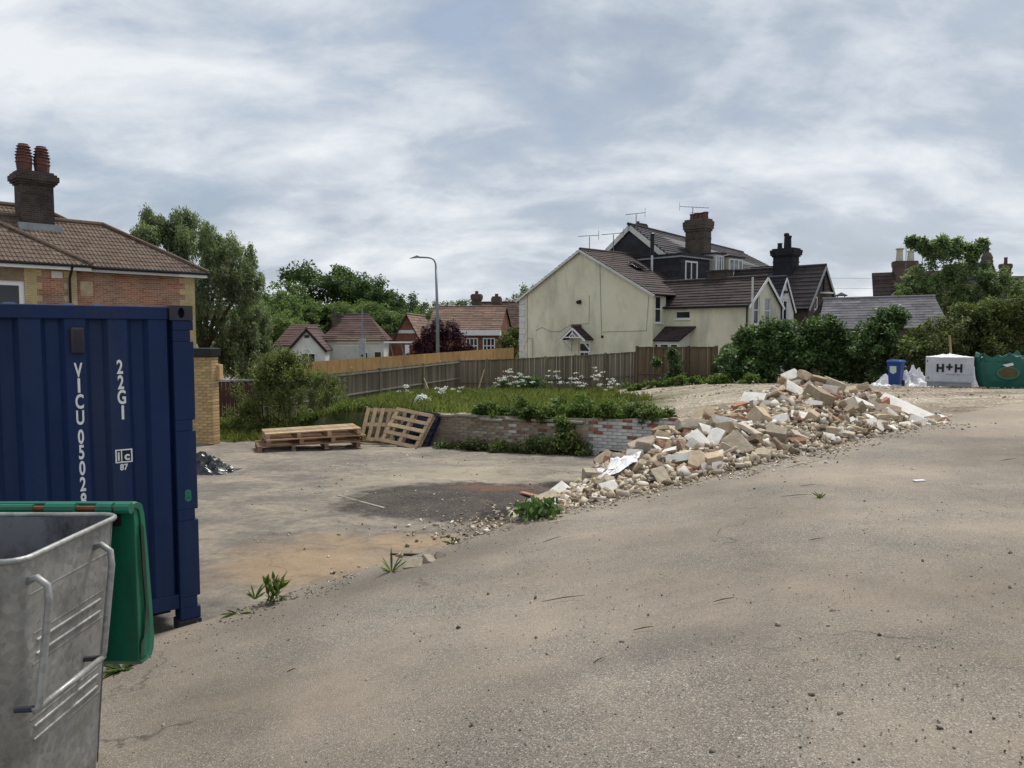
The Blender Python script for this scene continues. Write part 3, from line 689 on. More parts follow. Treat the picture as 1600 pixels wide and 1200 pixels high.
# roofs
gable_roof(ch, -10.92, -.35, 0, 5.2, 3.80, 6.55, 'y', .25, 'tile_maroon', 'quoin_white', .33, 1.4, bargew=.13)
gable_roof(ch, -1.9, 4.75, 1.2, 4.5, 3.10, 4.52, 'x', .22, 'tile_maroon', 'upvc', .24, 1.2, bargew=.14)
MB().tube([(-.6, .94, 2.98), (4.9, .94, 2.98)], .065, 8).build('gutter', 'gutter_black', ch)
MB().tube([(4.72, 1.1, 2.95), (4.72, 1.13, GZ)], .045, 8).build('downpipe', 'gutter_black', ch)
sp_ = MB(); sp_.tube([(4.92, 1.25, -.5), (4.92, 1.25, 4.42)], .055, 8); sp_.build('soil_pipe', 'white_render', ch)
# lean-to porch on the wing
pr = MB(); e0, e1, r0, r1 = Vector((-.85, .05, 1.18)), Vector((1.35, .05, 1.18)), Vector((-.35, 1.19, 1.95)), Vector((1.65, 1.19, 1.95))
courses(pr, e0, e1, r0, r1, .22, .04, 0, .3); slab(pr, [e0, e1, r1, r0], .06)
por = pr.build('porch_roof', 'tile_maroon', ch)
pw = MB(); panel(pw, (-.75, .22, 0), (1, 0, 0), [(0, GZ), (2.0, GZ), (2.0, 1.14), (0, 1.14)], [(.15, .35, .62, 1.0), (.72, .35, 1.3, 1.0), (1.4, .35, 1.9, 1.0)], .05)
pw.add([(1.25, .22, GZ), (1.25, 1.2, GZ), (1.25, 1.2, 1.85), (1.25, .22, 1.14)], [(0, 1, 2, 3)]); pw.build('porch_wall', 'white_render', ch)
for h in ((.15, .35, .62, 1.0), (.72, .35, 1.3, 1.0), (1.4, .35, 1.9, 1.0)): window(ch, (-.75, .22, 0), (1, 0, 0), h, sill=False, fw=.05, d=.04)
# rooflight, stub chimney on the wing
MB().box((-3.5, 2.6, 5.62), (.9, .8, .06), Matrix.Rotation(math.atan2(2.75, 5.28), 3, 'Y')).build('rooflight', 'glass_dark', ch, bevel=.01)
st = MB(); st.b2((1.1, 3.0, 3.9), (2.35, 3.6, 4.98)); st.b2((1.04, 2.94, 4.98), (2.41, 3.66, 5.06)); st = st.build('stub_chimney', 'brick_soot', ch); MB().b2((.95, 2.55, 4.12), (2.5, 2.99, 4.20)).build('flashing', 'lead_grey', st)

# ------------------------------------------------------------------ slate-hung house behind it
dh = thing('slate_hung_house', 'tall dark terraced house with slate-hung gable, brick chimney and loft dormers', 'house', hw(0, 5.25, 0), HA)
# local y = b - 5.25
w = MB(); panel(w, (-9.6, 0, 0), (1, 0, 0), [(0, GZ), (7.0, GZ), (7.0, 5.98), (3.5, 8.55), (0, 5.98)])
w.add([(-2.6, 0, GZ), (-2.6, 14, GZ), (-2.6, 14, 5.4), (-2.6, 0, 5.98)], [(0, 1, 2, 3)]); w.build('wall', 'brick_dark', dh)
sh = MB(); courses(sh, (-9.5, -.03, 5.2), (-2.7, -.03, 5.2), (-9.5, -.03, 8.5), (-2.7, -.03, 8.5), .19, .03, 0, 0) if False else None
# slate hanging: rows of slates clipped to the gable
sh = MB(); z = 5.2
while z < 8.35:
    hwid = 3.45 if z < 5.98 else 3.45*(8.5-z)/2.52
    sh.b2((-6.1-hwid, -.035, z), (-6.1+hwid, -.005, z+.185)); sh.add([], []); z += .19
sh.build('slate_hanging', 'slate_dark', dh)
gable_roof(dh, -9.6, -2.6, 0, 13.5, 5.98, 8.55, 'y', .22, 'slate_dark', 'white_render', .3, 1.6, zr1=7.75, bargew=.30)
cz = chimney(dh, (-3.65, 4.0), 1.45, .8, 6.2, 9.0, 'brick_dark', [(-.45, 0, .42), (-.1, 0, .46), (.22, 0, .44), (.52, 0, .46)], pot_r=.20)
chimney(dh, (-7.2, 2.2), .9, .7, 7.2, 8.9, 'brick_dark', [(0, 0, .2)], band=False, corbel=.06)
# big flat-roofed dormer
dm = MB(); dm.b2((-5.74, -.75, 4.2), (-1.73, 2.35, 6.22)); dmo = dm.build('dormer', 'slate_dark', dh)
sl = MB(); z = 4.3
while z < 6.15:
    sl.b2((-5.72, -.79, z), (-1.72, -.752, z+.165)); sl.b2((-1.728, -.78, z), (-1.69, 2.33, z+.165)); z += .17
sl.build('slate_hanging', 'slate_dark', dmo)
MB().b2((-5.9, -.92, 6.22), (-1.52, 2.5, 6.36)).build('dormer_roof', 'gutter_black', dmo); MB().b2((-5.88, -.90, 6.12), (-1.54, -.80, 6.217)).build('fascia', 'lead_grey', dmo)
MB().b2((-1.63, -.79, 6.12), (-1.55, 2.45, 6.217)).build('fascia', 'lead_grey', dmo)
window(dh, (-1.66, -.75, 0), (0, 1, 0), (.45, 4.75, 1.75, 5.95), mull=(.5,), glass='glass_pale', d=.02, fw=.10)
# pale cheeked dormers farther along
for (b0, x1, z0, z1, m_, dep, wid) in ((2.75, -1.55, 5.1, 6.55, 'white_render', 1.0, .9), (4.0, -1.38, 5.0, 6.42, 'beige_board', 1.7, 1.25)):
    d_ = MB(); d_.b2((x1-wid, b0, z0), (x1, b0+dep, z1)); do = d_.build('dormer', m_, dh)
    MB().b2((x1-wid-.1, b0-.12, z1), (x1+.15, b0+dep+.1, z1+.09)).build('dormer_roof', 'slate_dark', do)
    window(dh, (x1+.03, b0, 0), (0, 1, 0), (.06, z0+.15, dep-.06, z1-.08), mull=(.35, .7), glass='glass_pale', d=.0, fw=.09, sill=False)
d_ = MB(); d_.b2((-2.6, 9.2, 4.9), (-.9, 11.0, 6.05)); do = d_.build('dormer', 'lead_grey', dh); MB().b2((-2.75, 9.05, 6.05), (-.75, 11.1, 6.14)).build('dormer_roof', 'slate_dark', do)
window(dh, (-.87, 9.2, 0), (0, 1, 0), (.3, 5.35, 1.6, 5.95), mull=(.33, .66), d=0, fw=.07, sill=False)
# steel flue and satellite dish
f_ = thing('stove_flue', 'slim stove flue, black above and bright steel below, beside the dark dormer', 'flue', hw(-3.35, 3.9, 5.05), HA)
MB().tube([(0, -.12, .02), (0, 0, .30), (0, 0, 1.25)], .085, 10).build('lower_pipe', 'flue_steel', f_); MB().tube([(0, 0, 1.25), (0, 0, 2.5)], .12, 10).build('upper_pipe', 'gutter_black', f_); MB().lathe([(.14, 0), (.15, .04), (.05, .1)], 10, (0, 0, 2.5)).build('cap', 'gutter_black', f_)
s_ = thing('satellite_dish', 'small dark satellite dish below the dormer window', 'dish', hw(-1.1, 6.4, 4.55), HA+1.3)
MB().lathe([(.02, 0), (.2, .03), (.32, .09), (.33, .10), (.2, .05), (.02, .025)], 14).build('dish', 'gutter_black', s_).rotation_euler = (R(75), 0, 0); MB().tube([(0, 0, 0), (0, .12, -.28)], .02, 6).build('bracket', 'gutter_black', s_)

# ------------------------------------------------------------------ white outrigger and dark brick house further right
wo_ = thing('white_gabled_house', 'narrow white gabled house with french windows between cream wing and dark house', 'house', hw(0, 4.75, 0), HA)
w = MB(); panel(w, (4.3, 0, 0), (0, 1, 0), [(0, GZ), (2.1, GZ), (2.1, 2.9), (1.02, 4.62), (0, 2.95)], [(.52, 1.2, 1.5, 3.45)])
w.build('wall', 'white_render', wo_)
window(wo_, (4.3, 0, 0), (0, 1, 0), (.52, 1.2, 1.5, 3.45), mull=(.5,), fw=.10, sill=False)
gable_roof(wo_, 0, 4.3, 0, 2.1, 2.92, 4.66, 'x', .15, 'slate_dark', 'upvc', .25, .7, bargew=.1)
rl = MB()
for k in range(9): rl.b2((4.42, .3+k*.17, 1.6), (4.44, .32+k*.17, 2.3))
rl.b2((4.41, .25, 2.3), (4.45, 1.75, 2.34)); rl.b2((4.41, .25, 1.56), (4.45, 1.75, 1.6)); rl.build('balcony_rail', 'lamp_grey', wo_)
MB().b2((4.32, .75, 3.78), (4.42, 1.2, 3.92)).build('lamp', 'gutter_black', wo_)
bh = thing('dark_brick_house', 'dark brick gabled house with big black chimney stack and maroon tiled roof', 'house', hw(0, 8.2, 0), HA)
w = MB(); panel(w, (4.5, 0, 0), (0, 1, 0), [(0, GZ), (3.7, GZ), (3.7, 3.12), (1.85, 5.5), (0, 3.12)], [(.72, 2.05, 1.25, 3.72)])
panel(w, (-2, 0, 0), (1, 0, 0), [(0, GZ), (6.5, GZ), (6.5, 3.12), (0, 3.12)]); w.build('wall', 'brick_dark', bh)
window(bh, (4.5, 0, 0), (0, 1, 0), (.72, 2.05, 1.25, 3.72), trans=(.55,), fw=.09)
gable_roof(bh, -2, 4.5, 0, 3.7, 3.12, 5.55, 'x', .2, 'tile_slatey', 'lead_grey', .3, 1.1, bargew=.15)
MB().tube([(-2, -.22, 2.98), (4.6, -.22, 2.98)], .06, 8).build('gutter', 'gutter_black', bh)
ck = chimney(bh, (2.1, 1.85), 1.25, .85, 4.9, 6.72, 'soot_black', [(-.42, 0, .38), (.0, .0, .95), (.12, .1, .8)], 'soot_black', .13, pot_r=.15)
hd = MB(); hd.b2((4.52, 1.35, 3.9), (4.95, 2.2, 3.98)); hd.build('window_hood', 'upvc', bh); MB().tube([(4.57, 1.75, 3.9), (4.57, 1.75, 5.1)], .05, 6).build('vent_pipe', 'gutter_black', bh)
# grey slate shed in front, cowl
sd_ = thing('slate_roofed_shed', 'long low outbuilding with weathered grey slate roof above the hedge', 'shed', at(1280, 545, 38), R(-8))
L_ = 6.0
courses_mb = MB(); courses(courses_mb, (-.1, 0, .95), (L_, -.05, 1.05), (.55, 1.6, 2.5), (L_-.15, 1.6, 2.62), .2, .02, 0, .42); slab(courses_mb, [(-.1, 0, .94), (L_, -.05, 1.04), (L_-.15, 1.6, 2.6), (.55, 1.6, 2.49)], .06)
sr = courses_mb.build('roof', 'slate_grey', sd_)
MB().tube([(.5, 1.62, 2.52), (L_-.1, 1.62, 2.64)], .07, 6).build('ridge_tiles', 'slate_grey', sr)
cb = MB(); courses(cb, (-.1, 3.2, .95), (L_, 3.2, 1.05), (.55, 1.62, 2.5), (L_-.15, 1.62, 2.62), .4, .02, 0, .8); cb.build('rear_slope', 'slate_grey', sr)
w = MB(); w.b2((0, .15, -2.2), (L_-.1, 3.05, .95)); w.build('wall', 'brick_dark', sd_)
w = MB(); w.add([(L_-.1, .1, .9), (L_-.1, 3.1, .9), (L_-.25, 1.6, 2.5)], [(0, 1, 2)]); w.build('gable_end', 'brick_brown', sd_)
cw = thing('chimney_cowl', 'pot with a small pitched metal cowl on four posts beyond the shed roof', 'cowl', at(1314, 474, 44), R(-20))
mb = MB().b2((-.22, -.22, -1.2), (.22, .22, .12)); mb.build('pot', 'soot_black', cw)
for sx in (-1, 1):
    for sy in (-1, 1): MB().b2((sx*.19-.02, sy*.19-.02, .12), (sx*.19+.02, sy*.19+.02, .42)).build('post', 'lamp_grey', cw)
MB().lathe([(.46, 0), (.44, .03), (.03, .2)], 4, (0, 0, .42)).build('hood', 'soot_black', cw)

aerial(hw(-5.5, .6, 6.5), .85, .6, 'aerial on the cream gable apex, left one of the pair', boom=1.4)
aerial(hw(-4.4, 1.5, 6.1), 1.35, .3, 'taller aerial just right of the cream gable apex', boom=1.3)
aerial(hw(-6.0, 5.7, 8.6), .65, .2, 'aerial on the ridge of the dark slate-hung gable', boom=1.2)
aerial(hw(-4.0, 9.1, 9.0), .8, 2.9, 'aerial with two booms strapped to the brick chimney', True, 1.7)

# ------------------------------------------------------------------ brick house on the left (local x along the front, y into the building)
LV = Vector((.68, .733, 0)); LN = Vector((-.733, .68, 0)); LO = Vector((-13.22, 32.15, 0)); LA = math.atan2(.733, .68)
lh = thing('red_brick_house', 'red brick house with yellow quoins, brown tiled hip roof and tall chimney', 'house', LO, LA)
EZ = 4.0; GB = -2
w = MB(); panel(w, (-9, 0, 0), (1, 0, 0), [(0, GB), (9, GB), (9, EZ), (0, EZ)], [(7.55-2.9, 2.98, 7.55-2.42, 3.55)], .10)
panel(w, (0, 0, 0), (0, 1, 0), [(0, GB), (6.4, GB), (6.4, EZ), (0, EZ)])
w.build('wall', 'brick_house', lh)
w = MB(); panel(w, (-11, -.38, 0), (1, 0, 0), [(0, GB), (6.4, GB), (6.4, EZ), (0, EZ)], [(3.0, 2.0, 4.72, 3.42)], .10); w.add([(-4.6, -.38, GB), (-4.6, 0, GB), (-4.6, 0, EZ), (-4.6, -.38, EZ)], [(0, 1, 2, 3)])
w.build('projecting_wall', 'brick_house', lh)
window(lh, (-11, -.38, 0), (1, 0, 0), (3.0, 2.0, 4.72, 3.42), fw=.16, mull=())
MB().b2((-4.33, .06, 2.98), (-3.87, .098, 3.55)).build('boarded_vent', 'tan_rubble', lh)
q = MB()
z = GB
k = 0
while z < EZ-.05:
    L = .62 if (k//3) % 2 else .40; q.b2((-L, -.012, z), (.012, .5 if (k//3) % 2 else .3, min(z+.075, EZ))); k += 1; z += .075
q.build('quoins', 'brick_quoin', lh)
q = MB(); q2 = MB(); z = GB; k = 0
while z < EZ-.05:
    L = .42 if (k//3) % 2 else .3; q.b2((-4.6-L, -.392, z), (-4.588, -.02, min(z+.075, EZ)))
    L = .55 if (k//3) % 2 else .38; q2.b2((-6.28, -.392, z), (-6.28+L, -.37, min(z+.075, EZ))); k += 1; z += .075
q.build('quoins', 'brick_quoin', lh); q2.build('window_quoins', 'brick_quoin', lh)
MB().b2((-8.2, -.394, 3.42), (-6.28, -.375, 3.95)).build('lintel', 'brick_brown', lh)
MB().b2((-5.42, -.41, 3.58), (-5.06, -.37, 3.82)).build('air_vent', 'white_render', lh)
def hip_eaves(x0, x1, y0, dep, zr):   # fascia, soffit, gutter
    pass
# roofs as laid tiles
tile_slots = []; slot_block = []
def tiled_slope(e0, e1, r0, r1, gauge=.31, tw=.30):
    """list of tile matrices covering the (trapezoid) slope"""
    e0, e1, r0, r1 = map(Vector, (e0, e1, r0, r1)); u = (e1-e0).normalized(); mid = (r0+r1)/2-(e0+e1)/2; up = (mid-u*mid.dot(u)); H = up.length; up.normalize(); n = u.cross(up)
    rows_ = int(H/gauge)+1
    a0 = (r0-e0).dot(u)/H; a1 = (r1-e1).dot(u)/H; Lg = (e1-e0).length
    for i in range(rows_):
        h = i*gauge; s0 = a0*h; s1 = Lg+a1*h; k0 = math.ceil((s0-.06)/tw); k1 = math.floor((s1+.06)/tw)
        for k in range(k0, k1):
            s = (k+.5)*tw; p = e0+u*s+up*h+n*.012
            m = Matrix((u, up, n)).transposed().to_4x4(); m.translation = p; tile_slots.append(m)
tl = MB()   # double-roll interlocking tile .30 x .36
prof = [(-.15, .012), (-.115, .012), (-.085, .040), (-.055, .012), (.03, .012), (.06, .040), (.09, .012), (.15, .012)]
vs = [(x, -.02, z+.022) for x, z in prof]+[(x, .335, z) for x, z in prof]+[(x, -.02, z-.012) for x, z in prof]
n_ = len(prof); tl.add(vs, [(i, i+1, n_+i+1, n_+i) for i in range(n_-1)]+[(2*n_+i, 2*n_+i+1, i+1, i) for i in range(n_-1)])
tile_me = tl.mesh('tile'); tile_me.materials.append(M['tile_brown'])
def hipped(x0, x1, y0, half, ze, tan=.64, over=.42):
    """hip roof; only the front and right slopes are tiled one by one"""
    A, B = Vector((x0-over, y0-over, ze)), Vector((x1+over, y0-over, ze)); hh = half+over
    rz = ze+hh*tan; RA, RB = Vector((x0-over+hh, y0-over+hh, rz)), Vector((x1+over-hh, y0-over+hh, rz)); Bb = Vector((x1+over, y0-over+2*hh, ze)); Ab = Vector((x0-over, y0-over+2*hh, ze))
    return A, B, RA, RB, Ab, Bb
roofs = []
lr = None
for (x0, x1, y0, half, up_) in ((-9.5, 0, 0, 2.6, 0.0), (-14, -1.2, .0, 3.45, -.012), (-12, -4.6, -.38, 4.0, .0)):
    A, B, RA, RB, Ab, Bb = hipped(x0, x1, y0, half, EZ+.06+up_)
    dk = MB(); slab(dk, [A, B, RB, RA], .05); slab(dk, [B, Bb, RB], .05); slab(dk, [Bb, Ab, RA, RB], .05)
    part = dk.build('roof', 'tile_ridge', lh); roofs.append(part); first = len(tile_slots)
    tiled_slope(A, B, RA, RB); tiled_slope(B, Bb, RB, RB); slot_block += [len(roofs)-1]*(len(tile_slots)-first)
    hp = MB(); hb = B if up_ >= 0 else B.lerp(RB, .80); hp.tube([hb+Vector((0, 0, .03)), RB+Vector((0, 0, .06))], .11, 8); hp.tube([RA+Vector((0, 0, .05)), RB+Vector((0, 0, .05))], .11, 8); hp.build('hip_tiles', 'tile_ridge', part)
    e = MB(); e.b2((A.x, A.y+.05, EZ-.13), (B.x-.02, A.y+.09, EZ+.03)); e.b2((B.x-.06, A.y+.09, EZ-.13), (B.x-.02, Bb.y, EZ+.03)); e.b2((A.x, A.y+.09, EZ-.11), (B.x-.06, y0+.02, EZ-.09)); e.build('fascia', 'upvc', part)
    gt = MB(); gt.tube([A+Vector((0, -.02, -.02)), B+Vector((.02, -.02, -.02)), Bb+Vector((.02, 0, -.02))], .062, 8); gt.build('gutter', 'gutter_black', part)
# drop tiles buried under a higher roof plane: keep what is on top
def roof_h(x, y, blk):
    x0, x1, y0, half, up_ = blk; o_ = .42; hh = half+o_; d = min(x-(x0-o_), (x1+o_)-x, y-(y0-o_), (y0-o_+2*hh)-y)
    return -9 if d < -.05 else EZ+.06+up_+min(d, hh)*.64
BL = ((-9.5, 0, 0, 2.6, 0.0), (-14, -1.2, .0, 3.45, -.012), (-12, -4.6, -.38, 4.0, .0))
vis = []
for it_, m in enumerate(tile_slots):
    p = m.translation
    if slot_block[it_] == 1 and roof_h(p.x, p.y+.12, BL[0]) > p.z-.02: continue
    if p.x < -8.6: continue
    if max(roof_h(p.x, p.y+.12, b_) for b_ in BL) > p.z+.16: continue
    wp = LO+LV*p.x+LN*p.y
    if wp.x/wp.y < -.70: continue
    vis.append(m)
front = [m for m in vis if m.col[2].y < -.1]; side = [m for m in vis if m.col[2].y >= -.1]
front.sort(key=lambda m: m.translation.x+m.translation.y*.2)
for i, m in enumerate(front[:290]):
    o = bpy.data.objects.new('tile', tile_me); C.objects.link(o); o.parent = roofs[0]; o.matrix_local = m @ Matrix.Rotation(random.uniform(-.012, .012), 4, 'Z')
rest = front[290:]+side
if rest:
    tv = np.array(tl.v); Vv = []; Ff = []; base = np.array(tl.f)
    for i, m in enumerate(rest):
        mm = np.array(m); Vv.append(tv @ mm[:3, :3].T+mm[:3, 3]); Ff.append(base+len(tv)*i)
    tag(obj('tiles', npmesh('tiles', np.concatenate(Vv), np.concatenate(Ff)), 'tile_brown', roofs[0]), kind='stuff')
MB().tube([(-4.85, -.80, EZ-.02), (-4.85, -.62, EZ-.25), (-4.85, -.47, EZ-.42), (-4.85, -.46, GB)], .045, 8).build('downpipe', 'gutter_black', lh)
# chimney with two louvred pots
cpos = at(55, 345, 30.0); rel = cpos-LO; cxl, cyl = rel.dot(LV), rel.dot(LN)
ck = MB(); cw_, cd_ = 1.12, .80; zb, zt = 4.9, 7.22
ck.b2((cxl-cw_/2, cyl-cd_/2, zb), (cxl+cw_/2, cyl+cd_/2, zt)); 
for k, (e, z0, z1) in enumerate(((.05, zt, zt+.08), (.12, zt+.08, zt+.16), (.17, zt+.16, zt+.36), (.11, zt+.36, zt+.44), (.03, zt+.44, zt+.52))): ck.b2((cxl-cw_/2-e, cyl-cd_/2-e, z0), (cxl+cw_/2+e, cyl+cd_/2+e, z1))
cko = ck.build('chimney', 'brick_soot', lh)
MB().b2((cxl-cw_/2-.16, cyl-cd_/2-.22, 5.25), (cxl+cw_/2+.2, cyl-cd_/2-.005, 5.75)).build('flashing', 'lead_grey', cko)
for s in (-.30, .30):
    pr_ = [(.24, 0), (.25, .1), (.27, .32), (.30, .36), (.27, .40), (.27, .46), (.30, .5), (.27, .54), (.26, .60)]
    for k in range(4): pr_ += [(.31-.02*k, .62+k*.11), (.24-.02*k, .66+k*.11), (.23-.02*k, .72+k*.11)]
    MB().lathe(pr_, 14, (cxl+s, cyl, zt+.5)).build('chimney_pot', 'terracotta', cko)

# ------------------------------------------------------------------ station buildings, cottage beyond the hoarding
def small_house(name, label, px0, px1, Y, ang, dep, ze, zr, wallm, roofm, axis, hip=0, gz=-2, gauge=.3):
    p0 = at(px0, 520, Y); rz = ang; h = thing(name, label, 'building', (p0.x, p0.y, 0), rz)
    L = (px1-px0)/FPX*Y
    w = MB(); panel(w, (0, 0, 0), (1, 0, 0), [(0, gz), (L, gz), (L, ze), (0, ze)] if axis == 'x' else [(0, gz), (L, gz), (L, ze), (L/2, zr-.03), (0, ze)])
    panel(w, (L, 0, 0), (0, 1, 0), [(0, gz), (dep, gz), (dep, ze), (0, ze)] if axis == 'y' else [(0, gz), (dep, gz), (dep, ze), (dep/2, zr-.03 if not hip else ze+.01), (0, ze)])
    w.add([(0, 0, gz), (0, dep, gz), (0, dep, ze), (0, dep/2, (zr-.03) if axis == 'x' and not hip else ze), (0, 0, ze)], [(0, 4, 3, 2, 1)])
    w.build('wall', wallm, h)
    if hip:
        mb = MB(); o_ = .3; rr = min(dep/2, hip)
        courses(mb, (-o_, -o_, ze), (L+o_, -o_, ze), (rr, dep/2, zr), (L-rr, dep/2, zr), gauge, .04, 0, 1.0)
        courses(mb, (L+o_, -o_, ze), (L+o_, dep+o_, ze), (L-rr, dep/2, zr), (L-rr, dep/2+.02, zr), gauge, .04, 0, 1.0); courses(mb, (-o_, dep+o_, ze), (-o_, -o_, ze), (rr, dep/2+.02, zr), (rr, dep/2, zr), gauge, .04, 0, 1.0)
        rf = mb.build('roof', roofm, h); MB().tube([(rr, dep/2, zr), (L-rr, dep/2, zr)], .1, 6).build('ridge_tiles', roofm, rf)
    else: gable_roof(h, 0, L, 0, dep, ze, zr, axis, .25, roofm, None if wallm != 'white_render' else 'gutter_black', gauge, 1.0, bargew=.2)
    return h, L
Y = 62
wc, L = small_house('white_cottage', 'small white rendered cottage gable with dark bargeboards and two windows', 451, 506, Y, R(6), 7, .35, 1.95, 'white_render', 'tile_station_dark', 'y')
window(wc, (0, -.09, 0), (1, 0, 0), (1.0, -1.0, 2.1, -.05), mull=(.5,), d=0); window(wc, (0, -.09, 0), (1, 0, 0), (-.05, -1.0, .35, 0), d=0)
MB().b2((1.25, -.06, 1.2), (1.6, .0, 1.42)).build('gable_vent', 'gutter_black', wc)
rb, L = small_house('red_roofed_cottage', 'low building under a brown hipped roof behind the striped awning', 505, 598, 66, R(4), 5.2, .95, 3.25, 'white_render', 'tile_station_dark', 'x', 1.6)
chimney(rb, (.9, 2.0), .8, .7, 2.2, 3.35, 'brick_dark', band=False, corbel=.05)
window(rb, (0, -.09, 0), (1, 0, 0), (3.0, -1.2, 3.8, -.05), d=0, sill=False); window(rb, (0, -.09, 0), (1, 0, 0), (4.3, -1.3, 4.95, .0), d=0, sill=False)
lw = thing('cottage_link', 'low red tiled range left of the white cottage among the shrubs', 'building', at(436, 520, 66)*Vector((1, 1, 0)), 0)
mb = MB(); courses(mb, (-.6, 0, .5), (3.0, 0, .5), (.2, 3, 2.35), (2.6, 3, 2.35), .3, .04, 0, 1); slab(mb, [(-.6, 0, .48), (3.0, 0, .48), (2.6, 3, 2.33), (.2, 3, 2.33)], .05); mb.build('roof', 'tile_station_dark', lw); MB().b2((-.4, .2, -2), (2.8, 3, .5)).build('wall', 'white_render', lw)
aw = thing('striped_awning', 'striped brown and cream awning hung over the shop front', 'awning', at(527, 531, 63.5), R(4))
for k in range(7):
    MB().bar((0, 0-.13*k*1.6, .25-.115*k), (3.5, -.13*k*1.6, .25-.115*k), .215, .03).build('stripe', 'awning_cream' if k % 2 == 0 else 'awning_brown', aw)
# brick station: low gable left, main roof, rear roof
sA, L = small_house('station_gable_block', 'red brick station block with steep gable end beside the purple tree', 616, 655, 72, R(-4), 9, 1.1, 3.35, 'brick_station', 'tile_station', 'y')
MB().b2((.3, -.05, 1.55), (2.0, -.004, 1.85)).build('stone_band', 'quoin_white', sA)
sB, L = small_house('station_hall', 'long station hall with orange brown tiled roof and white fascia', 668, 782, 76, R(-10), 6.5, 1.9, 4.25, 'brick_station', 'tile_station', 'x')
MB().b2((3.0, -.5, 1.35), (7.4, .1, 1.85)).build('fascia', 'upvc', sB)
for x in (3.9, 5.6): window(sB, (0, -.06, 0), (1, 0, 0), (x, -.8, x+1.2, 1.1), mull=(.33, .66), trans=(.6,), d=0, fw=.1)
mb = MB(); courses(mb, (-.3, -1.2, 1.7), (3.2, -1.2, 1.7), (-.1, .6, 2.55), (2.9, .6, 2.55), .3, .04, 0, 1.0); slab(mb, [(-.3, -1.2, 1.68), (3.2, -1.2, 1.68), (2.9, .6, 2.53), (-.1, .6, 2.53)], .05); mb.build('porch_roof', 'tile_station_dark', sB); MB().b2((-.1, -1.0, -2), (3.0, .2, 1.68)).build('porch_wall', 'brick_station', sB)
sC, L = small_house('station_rear_block', 'rear station block with dark brown roof and two tall chimneys', 742, 830, 84, R(-12), 6, 2.3, 5.0, 'brick_station', 'tile_station_dark', 'x')
chimney(sC, (-.3, 2), .9, .8, 3.4, 5.9, 'brick_dark', [(0, 0, .35)], pot_r=.2); chimney(sC, (2.3, .6), .75, .7, 2.2, 5.55, 'brick_dark', [(0, 0, .3)], pot_r=.2)
pf = thing('platform_canopy', 'thin white platform canopy on raking struts below the station gable', 'canopy', at(600, 536, 64), R(3))
MB().b2((0, -.3, 0), (2.75, .5, .10)).build('roof', 'upvc', pf); st = MB()
for x in (.5, 1.4): st.bar((x, 0, 0), (x+.35, 0, -1.6), .08, .08)
st.build('struts', 'lamp_grey', pf); MB().b2((1.75, -.2, -1.7), (2.1, .0, -.15)).build('notice_board', 'upvc', pf)
lk = thing('station_link', 'low dark brick link range between cottage and station', 'building', at(585, 530, 74)*Vector((1, 1, 0)), 0)
MB().b2((0, 0, -1.9), (2.3, 3, 1.35)).build('wall', 'brick_station', lk); MB().b2((-.1, -.1, 1.35), (2.4, 3, 1.5)).build('parapet', 'brick_dark', lk)

# houses at the right behind the tree
hr = thing('far_tiled_house', 'brown tiled house with two pale chimney pots behind the tree', 'house', at(1370, 520, 58)*Vector((1, 1, 0)), R(-6))
mb = MB(); courses(mb, (0, 0, .6), (7, 0, .7), (.55, 3, 6.3), (7, 3, 6.5), .34, .05, 0, 1.2); slab(mb, [(0, 0, .58), (7, 0, .68), (7, 3, 6.48), (.55, 3, 6.28)], .08); mb.build('roof', 'tile_maroon', hr)
MB().b2((.1, .2, -2), (7, 6, .7)).build('wall', 'brick_dark', hr)
chimney(hr, (3.0, 3), 1.6, .8, 5.5, 7.2, 'brick_dark', [(-.42, 0, 1.05), (.42, 0, .85)], 'beige_board', band=False, corbel=.05, pot_r=.26)
hr2 = thing('far_gabled_house', 'dark roofed house right of the tree with a domed chimney', 'house', at(1520, 520, 64)*Vector((1, 1, 0)), R(-4))
mb = MB(); courses(mb, (-1.5, 0, 2.6), (3.2, 0, 2.6), (-1.2, 3, 7.5), (2.9, 3, 7.72), .34, .05, 0, 1.2); slab(mb, [(-1.5, 0, 2.58), (3.2, 0, 2.58), (2.9, 3, 7.70), (-1.2, 3, 7.48)], .08); mb.build('roof', 'slate_dark', hr2); MB().b2((-1.3, .2, -2), (3, 6, 2.6)).build('wall', 'brick_dark', hr2)
ck = MB().lathe([(.42, 0), (.42, 1.0), (.5, 1.05), (.5, 1.2), (.44, 1.25), (.46, 1.5), (.3, 1.85), (.14, 1.95), (.14, 2.25), (.1, 2.3)], 12, (2.45, 3, 6.6)).build('chimney', 'brick_dark', hr2)
hr3 = thing('roof_at_right_edge', 'tiled roof with slim brick chimney at the right edge', 'house', at(1578, 520, 56)*Vector((1, 1, 0)), 0)
mb = MB(); courses(mb, (0, 0, 2.9), (5, 0, 2.9), (.1, 2, 5.85), (5, 2, 5.85), .3, .05, 0, 1.1); slab(mb, [(0, 0, 2.88), (5, 0, 2.88), (5, 2, 5.83), (.1, 2, 5.83)], .08); mb.build('roof', 'tile_maroon', hr3); MB().b2((.1, .2, -2), (5, 5, 2.9)).build('wall', 'brick_dark', hr3)
chimney(hr3, (.75, 2), .6, .5, 5.4, 6.75, 'brick_dark', [(0, 0, .5)], band=False, corbel=.05, pot_r=.13)
aerial(at(1415, 420, 58), 1.45, .3, 'aerial beside the pale chimney pots left of the tree', boom=1.6)
aerial(at(1441, 412, 58), 1.6, .1, 'aerial half hidden in the tree top by the chimney pots', boom=1.4)
